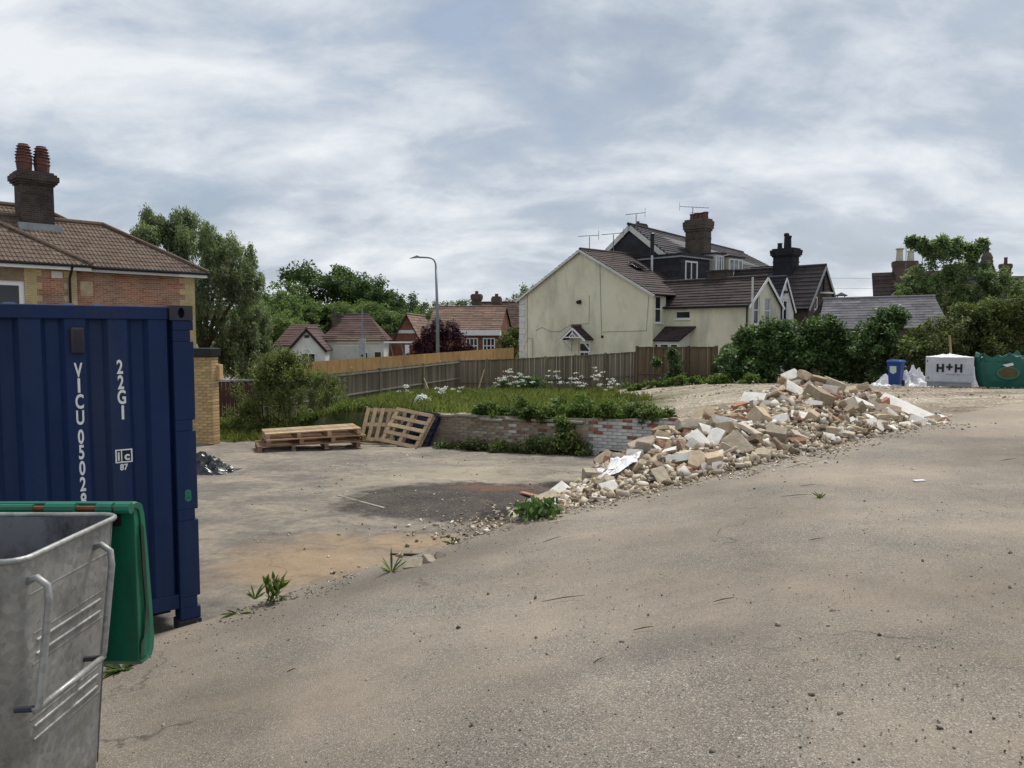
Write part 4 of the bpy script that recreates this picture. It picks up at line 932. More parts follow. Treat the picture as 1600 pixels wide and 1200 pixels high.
for k, yy in enumerate((433, 449)):
    a, b = at(1240, yy+1, 75), at(1700, yy-4, 70)
    tag(MB().tube([a, a.lerp(b, .5)+Vector((0, 0, -.25)), b], .016, 4).build('overhead_wire', 'cable_grey'), ('upper' if k == 0 else 'lower')+' thin overhead wire crossing the sky above the slate shed', 'wire', 'overhead wires')

# ------------------------------------------------------------------ lettering
def text_mesh(body, h, xs=.75, bold=.004):
    cu = bpy.data.curves.new('t', 'FONT'); cu.body = body; cu.size = h/.70; cu.extrude = .0006; cu.offset = bold; cu.align_x = 'CENTER'; cu.resolution_u = 4
    o = bpy.data.objects.new('t', cu); C.objects.link(o); bpy.context.view_layer.update()
    me = bpy.data.meshes.new_from_object(o.evaluated_get(bpy.context.evaluated_depsgraph_get()))
    bpy.data.objects.remove(o); bpy.data.curves.remove(cu)
    me.transform(Matrix.Diagonal((xs, 1, 1, 1))); me.materials.clear(); return me
def letter(name, body, h, x, z, y, m, parent, xs=.75, bold=.004):
    me = text_mesh(body, h, xs, bold); me.transform(Matrix.Translation((x, y, z)) @ Matrix.Rotation(math.pi/2, 4, 'X')); return obj(name, me, m, parent)

# ------------------------------------------------------------------ shipping container (local x to the right along the end wall, y into it)
CO = Vector((-2.60, 6.28, -.80)); CA = math.atan2(.632, .775)
ct = thing('shipping_container', 'navy blue corrugated steel shipping container at the left edge of the road', 'container', CO, CA)
CW, CL, CH = 2.44, 6.06, 2.62
m = MB(); m.b2((-.16, .0, .0), (0, .16, CH-.12)); 
post = MB(); ys = [.02, .35, .38, 1.02, 1.05, 1.55, 1.58, 2.2, 2.23, CH-.12]
# right corner post with recessed lashing slots in its outer face
for (z0, z1) in ((.03, .13), (.22, .86), (.95, 1.60), (1.69, 2.33), (2.42, CH-.12)): post.b2((-.16, 0, z0), (0, .17, z1))
for (z0, z1) in ((.13, .22), (.86, .95), (1.60, 1.69), (2.33, 2.42)): post.b2((-.16, 0, z0), (-.024, .17, z1))
post.build('corner_post', 'navy', ct, bevel=.006)
MB().b2((-CW, 0, .16), (-CW+.16, .17, CH-.12)).build('corner_post', 'navy', ct, bevel=.006)
def casting(x, y, z):
    mb = MB(); bx_ = (.178, .162, .118)
    # block with an oval hole: ring of faces on the outer side
    cx_, cz_ = x, z; n = 16; out = []; inn = []
    for k in range(n):
        a = 2*math.pi*k/n; c, s_ = math.cos(a), math.sin(a); sc = 1/max(abs(c), abs(s_)); out.append((x+c*sc*bx_[0]/2, y, z+s_*sc*bx_[2]/2)); inn.append((x+c*.026, y, z+s_*.042))
    ob = [(p[0], y+bx_[1], p[2]) for p in out]; ib = [(p[0], y+.045, p[2]) for p in inn]
    vs = out+inn+ob+ib
    fs = [(k, n+k, n+(k+1) % n, (k+1) % n) for k in range(n)]+[(k, (k+1) % n, 2*n+(k+1) % n, 2*n+k) for k in range(n)]+[(n+k, 3*n+k, 3*n+(k+1) % n, n+(k+1) % n) for k in range(n)]
    mb.add(vs, fs); mb.add(ib, [tuple(range(n))], 1); return mb
casting(-.092, -.008, CH-.06).build('corner_casting', ['navy_worn', 'dark_void'], ct)
MB().b2((-.178, -.008, -.06), (.004, .16, .028)).build('corner_foot', 'navy_worn', ct, bevel=.006)
casting(-CW+.088, -.008, CH-.06).build('corner_casting', ['navy_worn', 'dark_void'], ct); casting(-CW+.088, -.008, .06).build('corner_casting', ['navy_worn', 'dark_void'], ct)
MB().b2((-CW+.18, .015, CH-.115), (-.185, .14, CH-.012)).build('top_rail', 'navy', ct, bevel=.008)
MB().b2((-CW+.16, .02, .13), (-.16, .14, .25)).build('bottom_rail', 'navy', ct, bevel=.006)
# corrugated end wall: trapezoid waves
pitch = .29; prof = []; x = -.16
prof.append((x, .075)); 
k = 0
x0_ = -.218
for i in range(8):
    xb = x0_-i*pitch
    prof += [(xb+.055, .075), (xb+.02, .03), (xb-.115, .03), (xb-.15, .075)]
prof = [p for p in prof if p[0] >= -CW+.16]+[(-CW+.16, .075)]
c = MB(); c.rings([[(x, y, .25) for x, y in prof], [(x, y, CH-.115) for x, y in prof]], closed=False, cap0=False, cap1=False)
c.f = [f[::-1] for f in c.f]; c.build('end_wall', 'navy', ct)
# long corrugated side, roof, floor, far end
sd2 = []; y = .17
while y < CL-.2: sd2 += [(0-.02, y), (-.02, y+.07), (-.055, y+.135), (-.055, y+.205)]; y += .275
c = MB(); c.rings([[(x, y, .15) for x, y in sd2], [(x, y, CH-.1) for x, y in sd2]], closed=False, cap0=False, cap1=False); c.build('side_wall', 'navy', ct)
c = MB(); c.rings([[(-CW-x, y, .15) for x, y in sd2], [(-CW-x, y, CH-.1) for x, y in sd2]], closed=False, cap0=False, cap1=False); c.build('side_wall', 'navy', ct)
MB().b2((-CW+.02, CL-.06, .1), (-.02, CL, CH-.02)).build('rear_end', 'navy', ct)
for xx in (-.06, -CW): MB().b2((xx, .17, CH-.10), (xx+.06, CL, CH-.03)).build('roof_rail', 'navy', ct)
c = MB(); pr_ = []; y = .14
while y < CL: pr_ += [(y, -.028), (y+.10, -.028), (y+.125, -.008), (y+.215, -.008)]; y += .24
c.rings([[(-CW+.03, y, CH+z) for y, z in pr_], [(-.03, y, CH+z) for y, z in pr_]], closed=False, cap0=False, cap1=False); c.build('roof', 'navy', ct)
for xx in (-.68, -.88, -1.25): # shallow raised stiffeners on the front roof edge
    MB().box((xx, .10, CH-.012), (.10, .16, .026), None, 0, .6).build('roof_stiffener', 'navy', ct)
MB().b2((-CW+.16, .3, .02), (-.16, CL-.2, .12)).build('under_frame', 'dark_void', ct)
# ventilator
def clocal(px, py, y=.03):
    """local x,z on the end wall for a photo pixel"""
    x_ = (px-800)/FPX; yy = (600-py)/FPX; d = Vector((x_, math.cos(TH)+yy*math.sin(TH), -math.sin(TH)+yy*math.cos(TH)))
    ux, uy = Vector((.775, .632, 0)), Vector((-.632, .775, 0)); o_ = CO+uy*y; k = (o_-Vector((0, 0, EYE))).dot(uy)/d.dot(uy); p = Vector((0, 0, EYE))+d*k-CO
    return p.dot(ux), p.z
vx, vz = clocal(120, 532)
v = MB(); v.b2((vx-.045, -.012, vz-.098), (vx+.045, .03, vz+.098)); vo = v.build('ventilator', 'navy_worn', ct, bevel=.012)
for k in range(9): MB().b2((vx-.028, -.018, vz-.078+k*.018), (vx+.028, -.0125, vz-.070+k*.018)).build('louvre', 'navy_worn', vo)
for i, (chh, py) in enumerate(zip('VICU05028', (578, 602, 627, 652, 682, 706, 731, 756, 781))):
    lx, lz = clocal(122.2+i*1.05, py); letter('marking', chh, .104, lx, lz-.052, .0275, 'white_marking', ct, .56 if chh != 'I' else .75, .004)
for i, (chh, py) in enumerate(zip('22G1', (573, 597, 620, 644))):
    lx, lz = clocal(187+i*1.6, py); letter('marking', chh, .104, lx, lz-.052, .0275, 'white_marking', ct, .60 if chh != '1' else .8, .004)
bx0, bz0 = clocal(180.5, 724); bx1, bz1 = clocal(206.5, 700.5)
fr = MB(); yb = .0265; th = .010
fr.b2((bx0, yb-.001, bz0), (bx1, yb, bz0+th)); fr.b2((bx0, yb-.001, bz1-th), (bx1, yb, bz1)); fr.b2((bx0, yb-.001, bz0+th), (bx0+th, yb, bz1-th)); fr.b2((bx1-th, yb-.001, bz0+th), (bx1, yb, bz1-th)); xm = bx0+(bx1-bx0)*.36; fr.b2((xm-.004, yb-.001, bz0+th), (xm+.004, yb, bz1-th))
fo = fr.build('marking', 'white_marking', ct); MB().b2((bx0, yb+.0003, bz0), (bx1, yb+.003, bz1)).build('plate', 'black_marking', fo)
letter('marking', 'i', .066, bx0+(bx1-bx0)*.19, bz0+.022, yb-.001, 'white_marking', ct, .9, .003); letter('marking', 'c', .062, bx0+(bx1-bx0)*.68, bz0+.022, yb-.001, 'white_marking', ct, 1.0, .003)
lx, lz = clocal(193.5, 729.5); letter('marking', '87', .046, lx, lz-.023, .0268, 'white_marking', ct, .85, .002)
gx, gz_ = clocal(294, 774, 0); letter('paint_mark', '8', .085, gx, gz_-.042, -.0015, 'green_marking', ct, .8, .008)

# ------------------------------------------------------------------ galvanised wheeled bin in the foreground
bn = thing('galvanised_bin', 'open galvanised steel four-wheeled bin with its green lid thrown back', 'bin', (0, 0, 0))
BX1, BW, BY0, BY1, BZ0, BZ1 = -1.835, 1.28, 2.80, 3.54, -.42, .75
def rrect(x0, x1, y0, y1, r, z, n=5):
    P = []
    for (cx_, cy_, a0) in ((x1-r, y0+r, -90), (x1-r, y1-r, 0), (x0+r, y1-r, 90), (x0+r, y0+r, 180)):
        for k in range(n+1): a = R(a0+90*k/n); P.append((cx_+r*math.cos(a), cy_+r*math.sin(a), z))
    return P
def bring(t_, inset=0, r=.075):   # t: 0 bottom, 1 rim
    k = (1-t_)*.085+inset
    return rrect(BX1-BW+k, BX1-k, BY0+k*.8, BY1-k*.8, max(.01, r-inset), BZ0+(BZ1-BZ0)*t_)
b = MB(); b.rings([bring(t_) for t_ in (0, .08, .3, .6, .86, .9, 1)], cap0=True, cap1=False); b.build('body', 'galvanised', bn, smooth=True)
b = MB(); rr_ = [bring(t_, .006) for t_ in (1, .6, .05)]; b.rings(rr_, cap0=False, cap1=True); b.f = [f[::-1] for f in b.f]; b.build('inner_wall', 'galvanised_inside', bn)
rim = bring(1.0, -.006); b = MB(); b.tube(rim+[rim[0], rim[1]], .0125, 8, cap=False); b.build('rim', 'galvanised', bn, smooth=True)
def side_x(z): return BX1-(1-(z-BZ0)/(BZ1-BZ0))*.085
def rib(y0, y1, z, w_=.012, d_=.010):
    p = side_x(z); return MB().bar((p-.002, y0, z), (p-.002, y1, z), d_*2, w_)
for z in (.40, .345, .05, -.005): rib(2.93, 3.40, z).build('rib', 'galvanised', bn, bevel=.005)
for z in (.435, .31, .085, -.04): rib(2.91, 3.42, z, .004, .004).build('seam', 'galvanised', bn)
MB().bar((side_x(.60)-.001, 2.88, .60), (side_x(.60)-.001, 3.46, .60), .006, .004).build('seam', 'galvanised', bn)
MB().bar((side_x(.74)-.002, 3.47, .74), (side_x(-.38)-.002, 3.43, -.38), .006, .006).build('seam', 'galvanised_inside', bn)
hx = .075
hp_ = [(side_x(.64)-.005, 3.33, .655), (side_x(.64)+.03, 3.335, .668), (side_x(.60)+hx, 3.33, .64), (side_x(.55)+hx+.01, 3.325, .58), (side_x(.2)+hx, 3.30, .20), (side_x(.17)+hx, 3.29, .175), (side_x(.17)+.06, 3.28, .17)]
hq_ = [(p[0], p[1]-.46, p[2]) for p in hp_]
MB().tube(hp_, .014, 10).build('handle', 'galvanised', bn, smooth=True); MB().tube(hq_, .014, 10).build('handle', 'galvanised', bn, smooth=True)
MB().tube([(side_x(.17)+hx, 2.83, .175), (side_x(.17)+hx, 3.30, .175)], .013, 10).build('handle_bar', 'galvanised', bn, smooth=True)
for yy in (2.83, 3.285): MB().tube([(side_x(.17)-.01, yy, .17), (side_x(.17)+hx, yy, .175)], .013, 8).build('handle_peg', 'navy_worn', bn)
MB().box((-1.99, BY0-.05, .58), (.10, .12, .10), Matrix.Rotation(.5, 3, 'Z')).build('lifting_bracket', 'galvanised', bn, bevel=.01)
# lid, swung back and hanging behind: hinge rod with sleeves, deep shell
lid = thing('hl', None, None); lid.name = 'lid'; lid.parent = bn
HY, HZ = 3.585, .772
MB().tube([(BX1-BW, HY, HZ), (BX1-.02, HY, HZ)], .012, 8).build('hinge_rod', 'rust', lid)
for (x0, x1) in ((-3.1, -2.26), (-2.20, -2.06), (-1.96, -1.885), (-1.872, -1.80)): MB().tube([(x0, HY, HZ), (x1, HY, HZ)], .027 if x1-x0 < .5 else .020, 10).build('hinge_sleeve', 'bin_green', lid)
MB().b2((BX1-BW, HY+.012, HZ-.09), (BX1-.03, HY+.026, HZ-.002)).build('gap_shade', 'dark_void', lid)  # near-black strip over the shell face, painting the shade of the hinge gap
lx1 = -1.805; lx0 = lx1-1.32
# side profile in (y,z): hinge -> over the top -> down the lip; shell sweeps along x
prof_o = [(HY+.03, HZ+.020), (HY+.07, HZ+.018), (HY+.115, HZ+.0), (HY+.135, HZ-.05), (HY+.155, HZ-.2), (HY+.185, HZ-.5), (HY+.200, HZ-.70), (HY+.19, HZ-.76), (HY+.165, HZ-.79), (HY+.07, HZ-.79), (HY+.04, HZ-.76), (HY+.035, HZ-.06)]
b = MB(); b.rings([[(lx0+.04, y, z) for y, z in prof_o], [(lx1-.012, y, z) for y, z in prof_o], [(lx1, y*.97+HY*.03+.003, z*.985+HZ*.015-.006) for y, z in prof_o]], cap0=True, cap1=False); b.build('shell', 'bin_green', lid, smooth=False, bevel=.006)
inn = [(y*.70+(HY+.11)*.30-.022, z*.93+(HZ-.4)*.07) for y, z in prof_o]
ex = [(y*.97+HY*.03+.003, z*.985+HZ*.015-.006) for y, z in prof_o]
b = MB(); b.rings([[(lx1, y, z) for y, z in ex], [(lx1-.004, *p) for p in inn], [(lx1-.012, *p) for p in inn]], cap0=False, cap1=True); b.build('skirt', 'bin_green', lid)
dirt = MB(); yd = [(HY+.090, HZ-.10), (HY+.116, HZ-.11), (HY+.150, HZ-.58), (HY+.145, HZ-.72), (HY+.12, HZ-.755), (HY+.05, HZ-.755), (HY+.05, HZ-.68), (HY+.085, HZ-.66), (HY+.10, HZ-.62), (HY+.115, HZ-.5), (HY+.095, HZ-.3)]
dirt.add([(lx1+.0022, y, z) for y, z in yd], [tuple(range(len(yd)))]); dirt.build('grime', 'bin_green_dirty', lid)
for (x, y) in ((-1.97, 2.95), (-1.97, 3.42), (-2.95, 2.95), (-2.95, 3.42)):
    wz = z_road(x, y); wh = MB(); r_ = .5*(BZ0-wz)*.8; wh.tube([(x-.02, y, wz+r_), (x+.02, y, wz+r_)], r_, 14); wo2 = wh.build('castor', 'wheel_rubber', bn); MB().b2((x-.03, y-.02, wz+r_), (x+.03, y+.02, BZ0+.01)).build('fork', 'galvanised', wo2)

# ------------------------------------------------------------------ fences and hoarding
def fence(name, label, pts, bay, hgt, m, zt_fn, railm='fence_rail', back=True, boardw=.125, posts=True, gravel=True):
    """close-boarded fence along pts[0]->pts[1]; boards, rails and posts are parts"""
    (x0, y0), (x1, y1) = pts; L = math.hypot(x1-x0, y1-y0); ang = math.atan2(y1-y0, x1-x0)
    f = thing(name, label, 'fence', (x0, y0, 0), ang)
    bme = MB().box((0, 0, .5), (boardw-.006, .018, 1.0)).mesh('board'); bme.materials.append(M[m])
    n = int(L/boardw)
    for i in range(n):
        s = (i+.5)*boardw; zt = zt_fn(s/L)+random.uniform(-.012, .012)
        o = inst('board', bme, f, (s, random.uniform(-.006, .006), zt-hgt), (0, random.uniform(-.008, .008), random.uniform(-.05, .05)), scale=(1, 1, hgt))
    nb = max(1, round(L/bay))
    for k in range(nb+1):
        s = min(L, k*L/nb); zt = zt_fn(s/L); MB().b2((s-.055, -.075, zt-hgt-.6), (s+.055, .045, zt+.05)).build('post', 'fence_wood' if m != 'fence_wood_brown' else 'fence_wood_brown', f, bevel=.006)
        if k < nb:
            s2 = (k+1)*L/nb; z2 = zt_fn(s2/L)
            for dz in ((.10, hgt*.52, hgt-.12) if back else (.02, hgt*.62)): MB().bar((s+.05, -.038, zt-dz), (s2-.05, -.038, z2-dz), .05, .055 if back else .035).build('rail', railm if back else m, f)
    return f
fence('board_fence', 'weathered grey close-boarded fence with exposed rails facing the yard', [(-8.6, 26.1), (-2.67, 39)], 3.2, 1.75, 'fence_wood', lambda t_: -.05+.26*t_)
fence('panel_fence', 'grey brown board fence in front of the cream gable', [(-2.67, 39), (6.0, 37)], 1.5, 1.85, 'fence_wood', lambda t_: .21+.48*t_**1.3, back=False)
fence('brown_fence', 'taller brown board fence with ivy beside the cream wing', [(6.0, 36.8), (9.1, 34.2)], 1.35, 2.05, 'fence_wood_brown', lambda t_: .93+.05*t_, back=False)
fm = thing('maroon_fence', 'short dark maroon fence beside the yellow brick pier', 'fence', (-9.9, 24.4, 0), R(12))
for k in range(14): MB().b2((k*.125, -.01, -1.5), (k*.125+.118, .01, .05+random.uniform(-.01, .01))).build('board', 'fence_maroon', fm)
MB().b2((-.05, -.04, .05), (1.8, .04, .10)).build('top_rail', 'lead_grey', fm)
for k, (xa, ya, xb, yb, zz_, lab) in enumerate(((659, 583, 671, 613, 36, 'left one of two thin pale props leaning on the grey fence'), (757, 577, 747, 610, 38.5, 'single pale prop leaning where the two fences meet'), (661, 587, 667, 612, 36, 'right one of two thin pale props leaning on the grey fence'))):
    a, b = at(xb, yb, zz_-.7), at(xa, ya, zz_-.12); tag(MB().bar(a, b, .05, .05).build('timber_prop', 'stake_wood'), lab, 'prop', 'timber props against the fence')
hb = thing('plywood_hoarding', 'bright yellow plywood hoarding rising behind the grey fence', 'hoarding', (0, 0, 0))
ha, hb_ = at(405, 571, 43), at(803, 543, 47); nP = 13
for k in range(nP):
    a, b = ha.lerp(hb_, k/nP), ha.lerp(hb_, (k+1)/nP); d = (b-a); d.z = 0; q = Matrix.Rotation(math.atan2(d.y, d.x), 3, 'Z'); c_ = (a+b)/2
    zt = c_.z+.0; L = d.length
    nx = q @ Vector((0, 1, 0)); u = d.normalized(); V = []
    for (s, zz_) in ((-L/2+.006, -2.4), (L/2-.006, -2.4), (L/2-.006, b.z), (-L/2+.006, a.z)):
        for t_ in (0, .018): V.append(Vector((c_.x, c_.y, 0))+u*s+nx*(t_+random.uniform(-.001, .001))+Vector((0, 0, zz_)))
    MB().add(V, [(0, 2, 4, 6), (1, 7, 5, 3), (0, 1, 3, 2), (2, 3, 5, 4), (4, 5, 7, 6), (6, 7, 1, 0)]).build('panel', 'plywood', hb)

# ------------------------------------------------------------------ retaining wall of brick, yellow pier
brick_me = MB().box((0, 0, 0), (.215, .06, .065)).mesh('brick'); brick_me.materials.append(M['brick_brown'])
bm_ = bmesh.new(); bm_.from_mesh(brick_me); bmesh.ops.bevel(bm_, geom=[e for e in bm_.edges], offset=.006, segments=1, affect='EDGES'); bm_.to_mesh(brick_me); bm_.free()
def brick_wall(root, p0, p1, z0, z1fn, choose, cap_n, thick=.34):
    """mortar core plus bricks set proud; returns spill list past the cap"""
    p0, p1 = Vector(p0), Vector(p1); L = (p1-p0).length; u = (p1-p0).normalized(); n = Vector((u.y, -u.x, 0)); ang = math.atan2(u.y, u.x)
    core = MB(); k = int(L/.225)+1; pts = []
    N = max(2, int(L/.45))
    for i in range(N):
        a, b = p0+u*(L*i/N), p0+u*(L*(i+1)/N); za, zb = z1fn(i/N)-.02, z1fn((i+1)/N)-.02
        A, B = a-n*.0, b-n*.0; A2, B2 = a-n*thick, b-n*thick
        core.add([(A.x, A.y, z0), (B.x, B.y, z0), (B.x, B.y, zb), (A.x, A.y, za), (A2.x, A2.y, z0), (B2.x, B2.y, z0), (B2.x, B2.y, zb), (A2.x, A2.y, za)], [(0, 1, 2, 3), (3, 2, 6, 7), (5, 4, 7, 6)]+([(4, 0, 3, 7)] if i == 0 else [])+([(1, 5, 6, 2)] if i == N-1 else []))
    core.build('mortar', 'mortar', root)
    rows_ = int((max(z1fn(0), z1fn(.5), z1fn(1))-z0)/.075)+1; out = []
    for r_ in range(rows_):
        off = .1125 if r_ % 2 else 0
        for i in range(-1, k):
            s = .1125+i*.225+off
            if s < .10 or s > L-.10: continue
            z = z0+.0375+r_*.075
            if z+.03 > z1fn(s/L): continue
            out.append((s, z, p0+u*s+n*(-.018+random.uniform(-.004, .006)), ang))
    random.shuffle(out) if False else None
    return out
rw = thing('retaining_wall', 'low crumbling brick retaining wall, its corner section painted white', 'wall')
W0, W1, W2 = Vector((-3.77, 20.1, 0)), Vector((1.72, 17.2, 0)), Vector((5.1, 15.7, 0))
def top_a(t_): return -.49+.10*fbm(t_*9, 0, 1, 2)-.10*(t_ < .2)*(1-t_*5)+.12*t_-.03
def top_b(t_): return -.34+.09*fbm(t_*7, 3, 1, 5)+.14*t_
la = brick_wall(rw, W0, W1, -1.3, top_a, None, 0); lb = brick_wall(rw, W1, W2, -1.35, top_b, None, 0)
allb = [(m_, 'b', s, z) for m_, s, z in ((x, x[0], x[1]) for x in lb)]+[(m_, 'a', s, z) for m_, s, z in ((x, x[0], x[1]) for x in sorted(la, key=lambda x: -x[0]))]
nb_ = 0; spill = []
for (s, z, p, ang), w_, _, _ in allb:
    if random.random() < .012: continue
    if z < -1.22 or (w_ == 'b' and s > 3.1): continue
    if w_ == 'b':
        frac = (z+1.35)/1.0; r_ = random.random()
        mm = 'brick_white' if r_ < (.95 if frac < .72 else .70) else ('brick_red' if r_ < .975 else 'brick_brown')
    else:
        r_ = random.random(); mm = 'brick_grey' if r_ < .5 else ('brick_brown' if r_ < .93 else ('brick_red' if r_ < .97 else 'brick_white'))
        if s > 5.6: mm = 'brick_brown' if r_ < .8 else 'brick_red'
    if nb_ < 295: inst('brick', brick_me, rw, (p.x, p.y, z), (0, 0, ang), mm); nb_ += 1
    else: spill.append((p, z, ang))
if spill:
    tv = np.array([v.co[:] for v in brick_me.vertices]); fc = [list(p.vertices) for p in brick_me.polygons]; V = []; F = []
    for (p, z, ang) in spill:
        c_, s_ = math.cos(ang), math.sin(ang); o_ = len(V); V += [(p.x+x*c_-y*s_, p.y+x*s_+y*c_, z+zz_) for x, y, zz_ in tv]; F += [tuple(i+o_ for i in f) for f in fc]
    t = NT('brick_mix'); t.color(t.mix(t.ramp(t.noise(5, 7, .7), [(.45, 0), (.65, .7)]), t.ramp(t.island(), [(0, (.22, .155, .11)), (.5, (.32, .265, .20)), (.88, (.27, .19, .135)), (.95, (.29, .13, .09)), (1, (.42, .40, .36))]), (.30, .27, .20))); t.rough(.92, .15); M['brick_mix'] = t.m
    me = bpy.data.meshes.new('bricks'); me.from_pydata(V, [], F); tag(obj('bricks', me, 'brick_mix', rw), kind='stuff')
# rough concrete capping along the long stretch, in broken lengths
for i in range(9):
    t0, t1 = (i+.05)/9, (i+.93)/9
    if i in (0,): continue
    a, b = W0.lerp(W1, t0), W0.lerp(W1, t1); n = Vector((-.47, -.88, 0)); z = (top_a(t0)+top_a(t1))/2
    MB().bar(a+Vector((0, .14, z-.005)), b+Vector((0, .14, z-.005+random.uniform(-.02, .02))), .40, .06).build('capping', 'render_cap', rw, bevel=.015)
MB().tube([(1.95, 17.04, -1.08), (2.2, 16.9, -1.0), (2.6, 16.72, -1.06), (3.1, 16.5, -1.1), (3.5, 16.32, -1.12)], .018, 6).build('pipe', 'black_plastic', rw)
yp = thing('yellow_brick_pier', 'yellow brick wall end with dark coping beside the container', 'wall', (0, 0, 0))
P0, P1 = Vector((-9.9, 19.5, 0)), Vector((-7.45, 19.0, 0))
lst = brick_wall(yp, P0, P1, -1.25, lambda t_: 1.02, None, 0, .3)
for s, z, p, ang in [x for x in lst if x[0] > 1.7 and x[1] > -1.2]: inst('brick', brick_me, yp, (p.x, p.y, z), (0, 0, ang), 'brick_yellow')
uu = (P1-P0).normalized(); Lp = (P1-P0).length
for r_ in range(1, 30):
    smax = max(x[0] for x in lst if abs(x[1]-(-1.25+.0375+r_*.075)) < .01)+.1175 if any(abs(x[1]-(-1.25+.0375+r_*.075)) < .01 for x in lst) else None
    if smax is None: continue
    wd = Lp+.004-smax
    if wd > .02: p = P0+uu*(smax+wd/2)+Vector((uu.y, -uu.x, 0))*-.016; inst('brick', brick_me, yp, (p.x, p.y, -1.25+.0375+r_*.075), (0, 0, math.atan2(uu.y, uu.x)), 'brick_yellow', (wd/.215, 1, 1))
nn_ = Vector((uu.y, -uu.x, 0))
for r_ in range(0, 30):
    p = P1-nn_*(.15+(.0 if r_ % 2 else .0))-uu*.018; inst('brick', brick_me, yp, (p.x, p.y, -1.25+.0375+r_*.075), (0, 0, math.atan2(uu.y, uu.x)+math.pi/2), 'brick_yellow', (.30/.215 if r_ % 2 else .29/.215, 1, 1))
MB().bar((-9.95, 19.66, 1.11), (-7.38, 19.14, 1.11), .46, .22).build('coping', 'black_plastic', yp, bevel=.02)
MB().b2((-7.43, 19.2, .42), (-7.32, 19.45, .80)).build('return_block', 'brick_yellow', yp, bevel=.01)

# ------------------------------------------------------------------ street lamp, pole sign, parked car roof
lm = thing('street_lamp', 'tall grey street lamp with swan-neck arm above the plywood hoarding', 'street lamp', (at(684, 552, 50).x, 50, -2))
top = at(681, 402, 50).z+2; lx_ = at(641, 402, 50).x-at(684, 402, 50).x
MB().tube([(0, 0, 0), (0, 0, top*.55), (-.08, 0, top-.75)], [.13, .10, .075], 12).build('pole', 'lamp_grey', lm, smooth=True)
MB().tube([(-.08, 0, top-.8), (-.10, 0, top-.42), (-.2, 0, top-.18), (-.38, 0, top-.06), (-.62, 0, top-.02), (-1.2, 0, top)], .055, 10).build('arm', 'lamp_grey', lm, smooth=True)
h_ = MB(); h_.rings([[(-1.15, y, top+z) for y, z in ((-.05, -.03), (.05, -.03), (.05, .07), (-.05, .07))], [(-1.3, y, top+z) for y, z in ((-.12, -.04), (.12, -.04), (.08, .12), (-.08, .12))], [(-1.62, y, top+z) for y, z in ((-.12, -.07), (.12, -.07), (.09, -.01), (-.09, -.01))], [(lx_, y, top+z) for y, z in ((-.05, -.09), (.05, -.09), (.04, -.06), (-.04, -.06))]]); h_.build('lamp_head', 'lamp_grey', lm, bevel=.01)
ps = thing('pole_cabinet', 'slim pole carrying a pale grey equipment box above the hoarding', 'post', (at(567, 565, 52).x, 52, -2))
MB().tube([(0, 0, 0), (0, 0, at(567, 482, 52).z+2)], .045, 8).build('pole', 'lamp_grey', ps)
z0, z1, zm = at(567, 566, 52).z+2, at(567, 529, 52).z+2, at(567, 545, 52).z+2
MB().b2((-.22, -.2, zm+.03), (.22, -.06, z1)).build('upper_box', 'lead_grey', ps, bevel=.02); MB().b2((-.22, -.22, z0), (.22, -.06, zm)).build('lower_box', 'lead_grey', ps, bevel=.02); MB().tube([(0, -.225, z0+.45), (0, -.215, z0+.45)], .08, 10).build('lens', 'gutter_black', ps)
car = thing('parked_car', 'white car whose roof just shows over the hoarding by the lamp', 'car', (at(684, 556, 53).x, 53, -1.75))
pf_ = [(-2.0, .35), (-2.0, .75), (-1.35, .95), (-.8, 1.42), (.6, 1.46), (1.35, 1.0), (2.05, .85), (2.1, .35)]
MB().rings([[(x, -.82+(.1 if z > 1.2 else 0), z) for x, z in pf_], [(x, .82-(.1 if z > 1.2 else 0), z) for x, z in pf_]]).build('body', 'white_paint', car, bevel=.05)
MB().b2((-.75, -.735, 1.02), (.65, -.715, 1.36)).build('side_window', 'glass_dark', car)
for x in (-1.25, 1.3):
    for y in (-.8, .8): MB().tube([(x, y-.1, .32), (x, y+.1, .32)], .32, 14).build('wheel', 'wheel_rubber', car)

# ------------------------------------------------------------------ pallets
def make_pallet(name, label, L, W, nb, wood, loc, rot, nbear=3, cross=True):
    p = thing(name, label, 'pallet', loc); p.rotation_euler = rot
    bme = MB().b2((-.048, -W/2, -.011), (.048, W/2, .011)).mesh('board'); bme.materials.append(M[wood])
    rme = MB().b2((-L/2, -.048, -.011), (L/2, .048, .011)).mesh('runner'); rme.materials.append(M[wood])
    kme = MB().b2((-.06, -.045, -.039), (.06, .045, .039)).mesh('block'); kme.materials.append(M[wood])
    for i in range(nb): inst('board', bme, p, (-L/2+.05+(L-.1)*i/(nb-1)+random.uniform(-.01, .01), 0, .133), (0, 0, random.uniform(-.012, .012)))
    for k in range(nbear):
        y = -W/2+.05+(W-.1)*k/(nbear-1); inst('runner', rme, p, (0, y, .110)); inst('runner', rme, p, (0, y, .011))
        for j in range(max(3, round(L/.55))):
            n = max(3, round(L/.55)); inst('block', kme, p, (-L/2+.06+(L-.12)*j/(n-1), y, .0605))
    return p
pc = at(482, 706, 17.9); zg = z_yard(0, 17.9)+.02
pa = at(482, 700, 18.2); an = R(14)
make_pallet('long_pallet', 'bottom long pallet of the flat stack, shoved out to the left', 1.05, 2.35, 6, 'pallet_wood_red', (pa.x-.06, 18.35, zg), (0, 0, an+R(8)-math.pi/2), 4)
make_pallet('long_pallet', 'middle long pallet of the flat stack by the bush', 1.05, 2.3, 6, 'pallet_wood_red', (pa.x+.08, 18.38, zg+.146), (0, 0, an+R(11)-math.pi/2), 4)
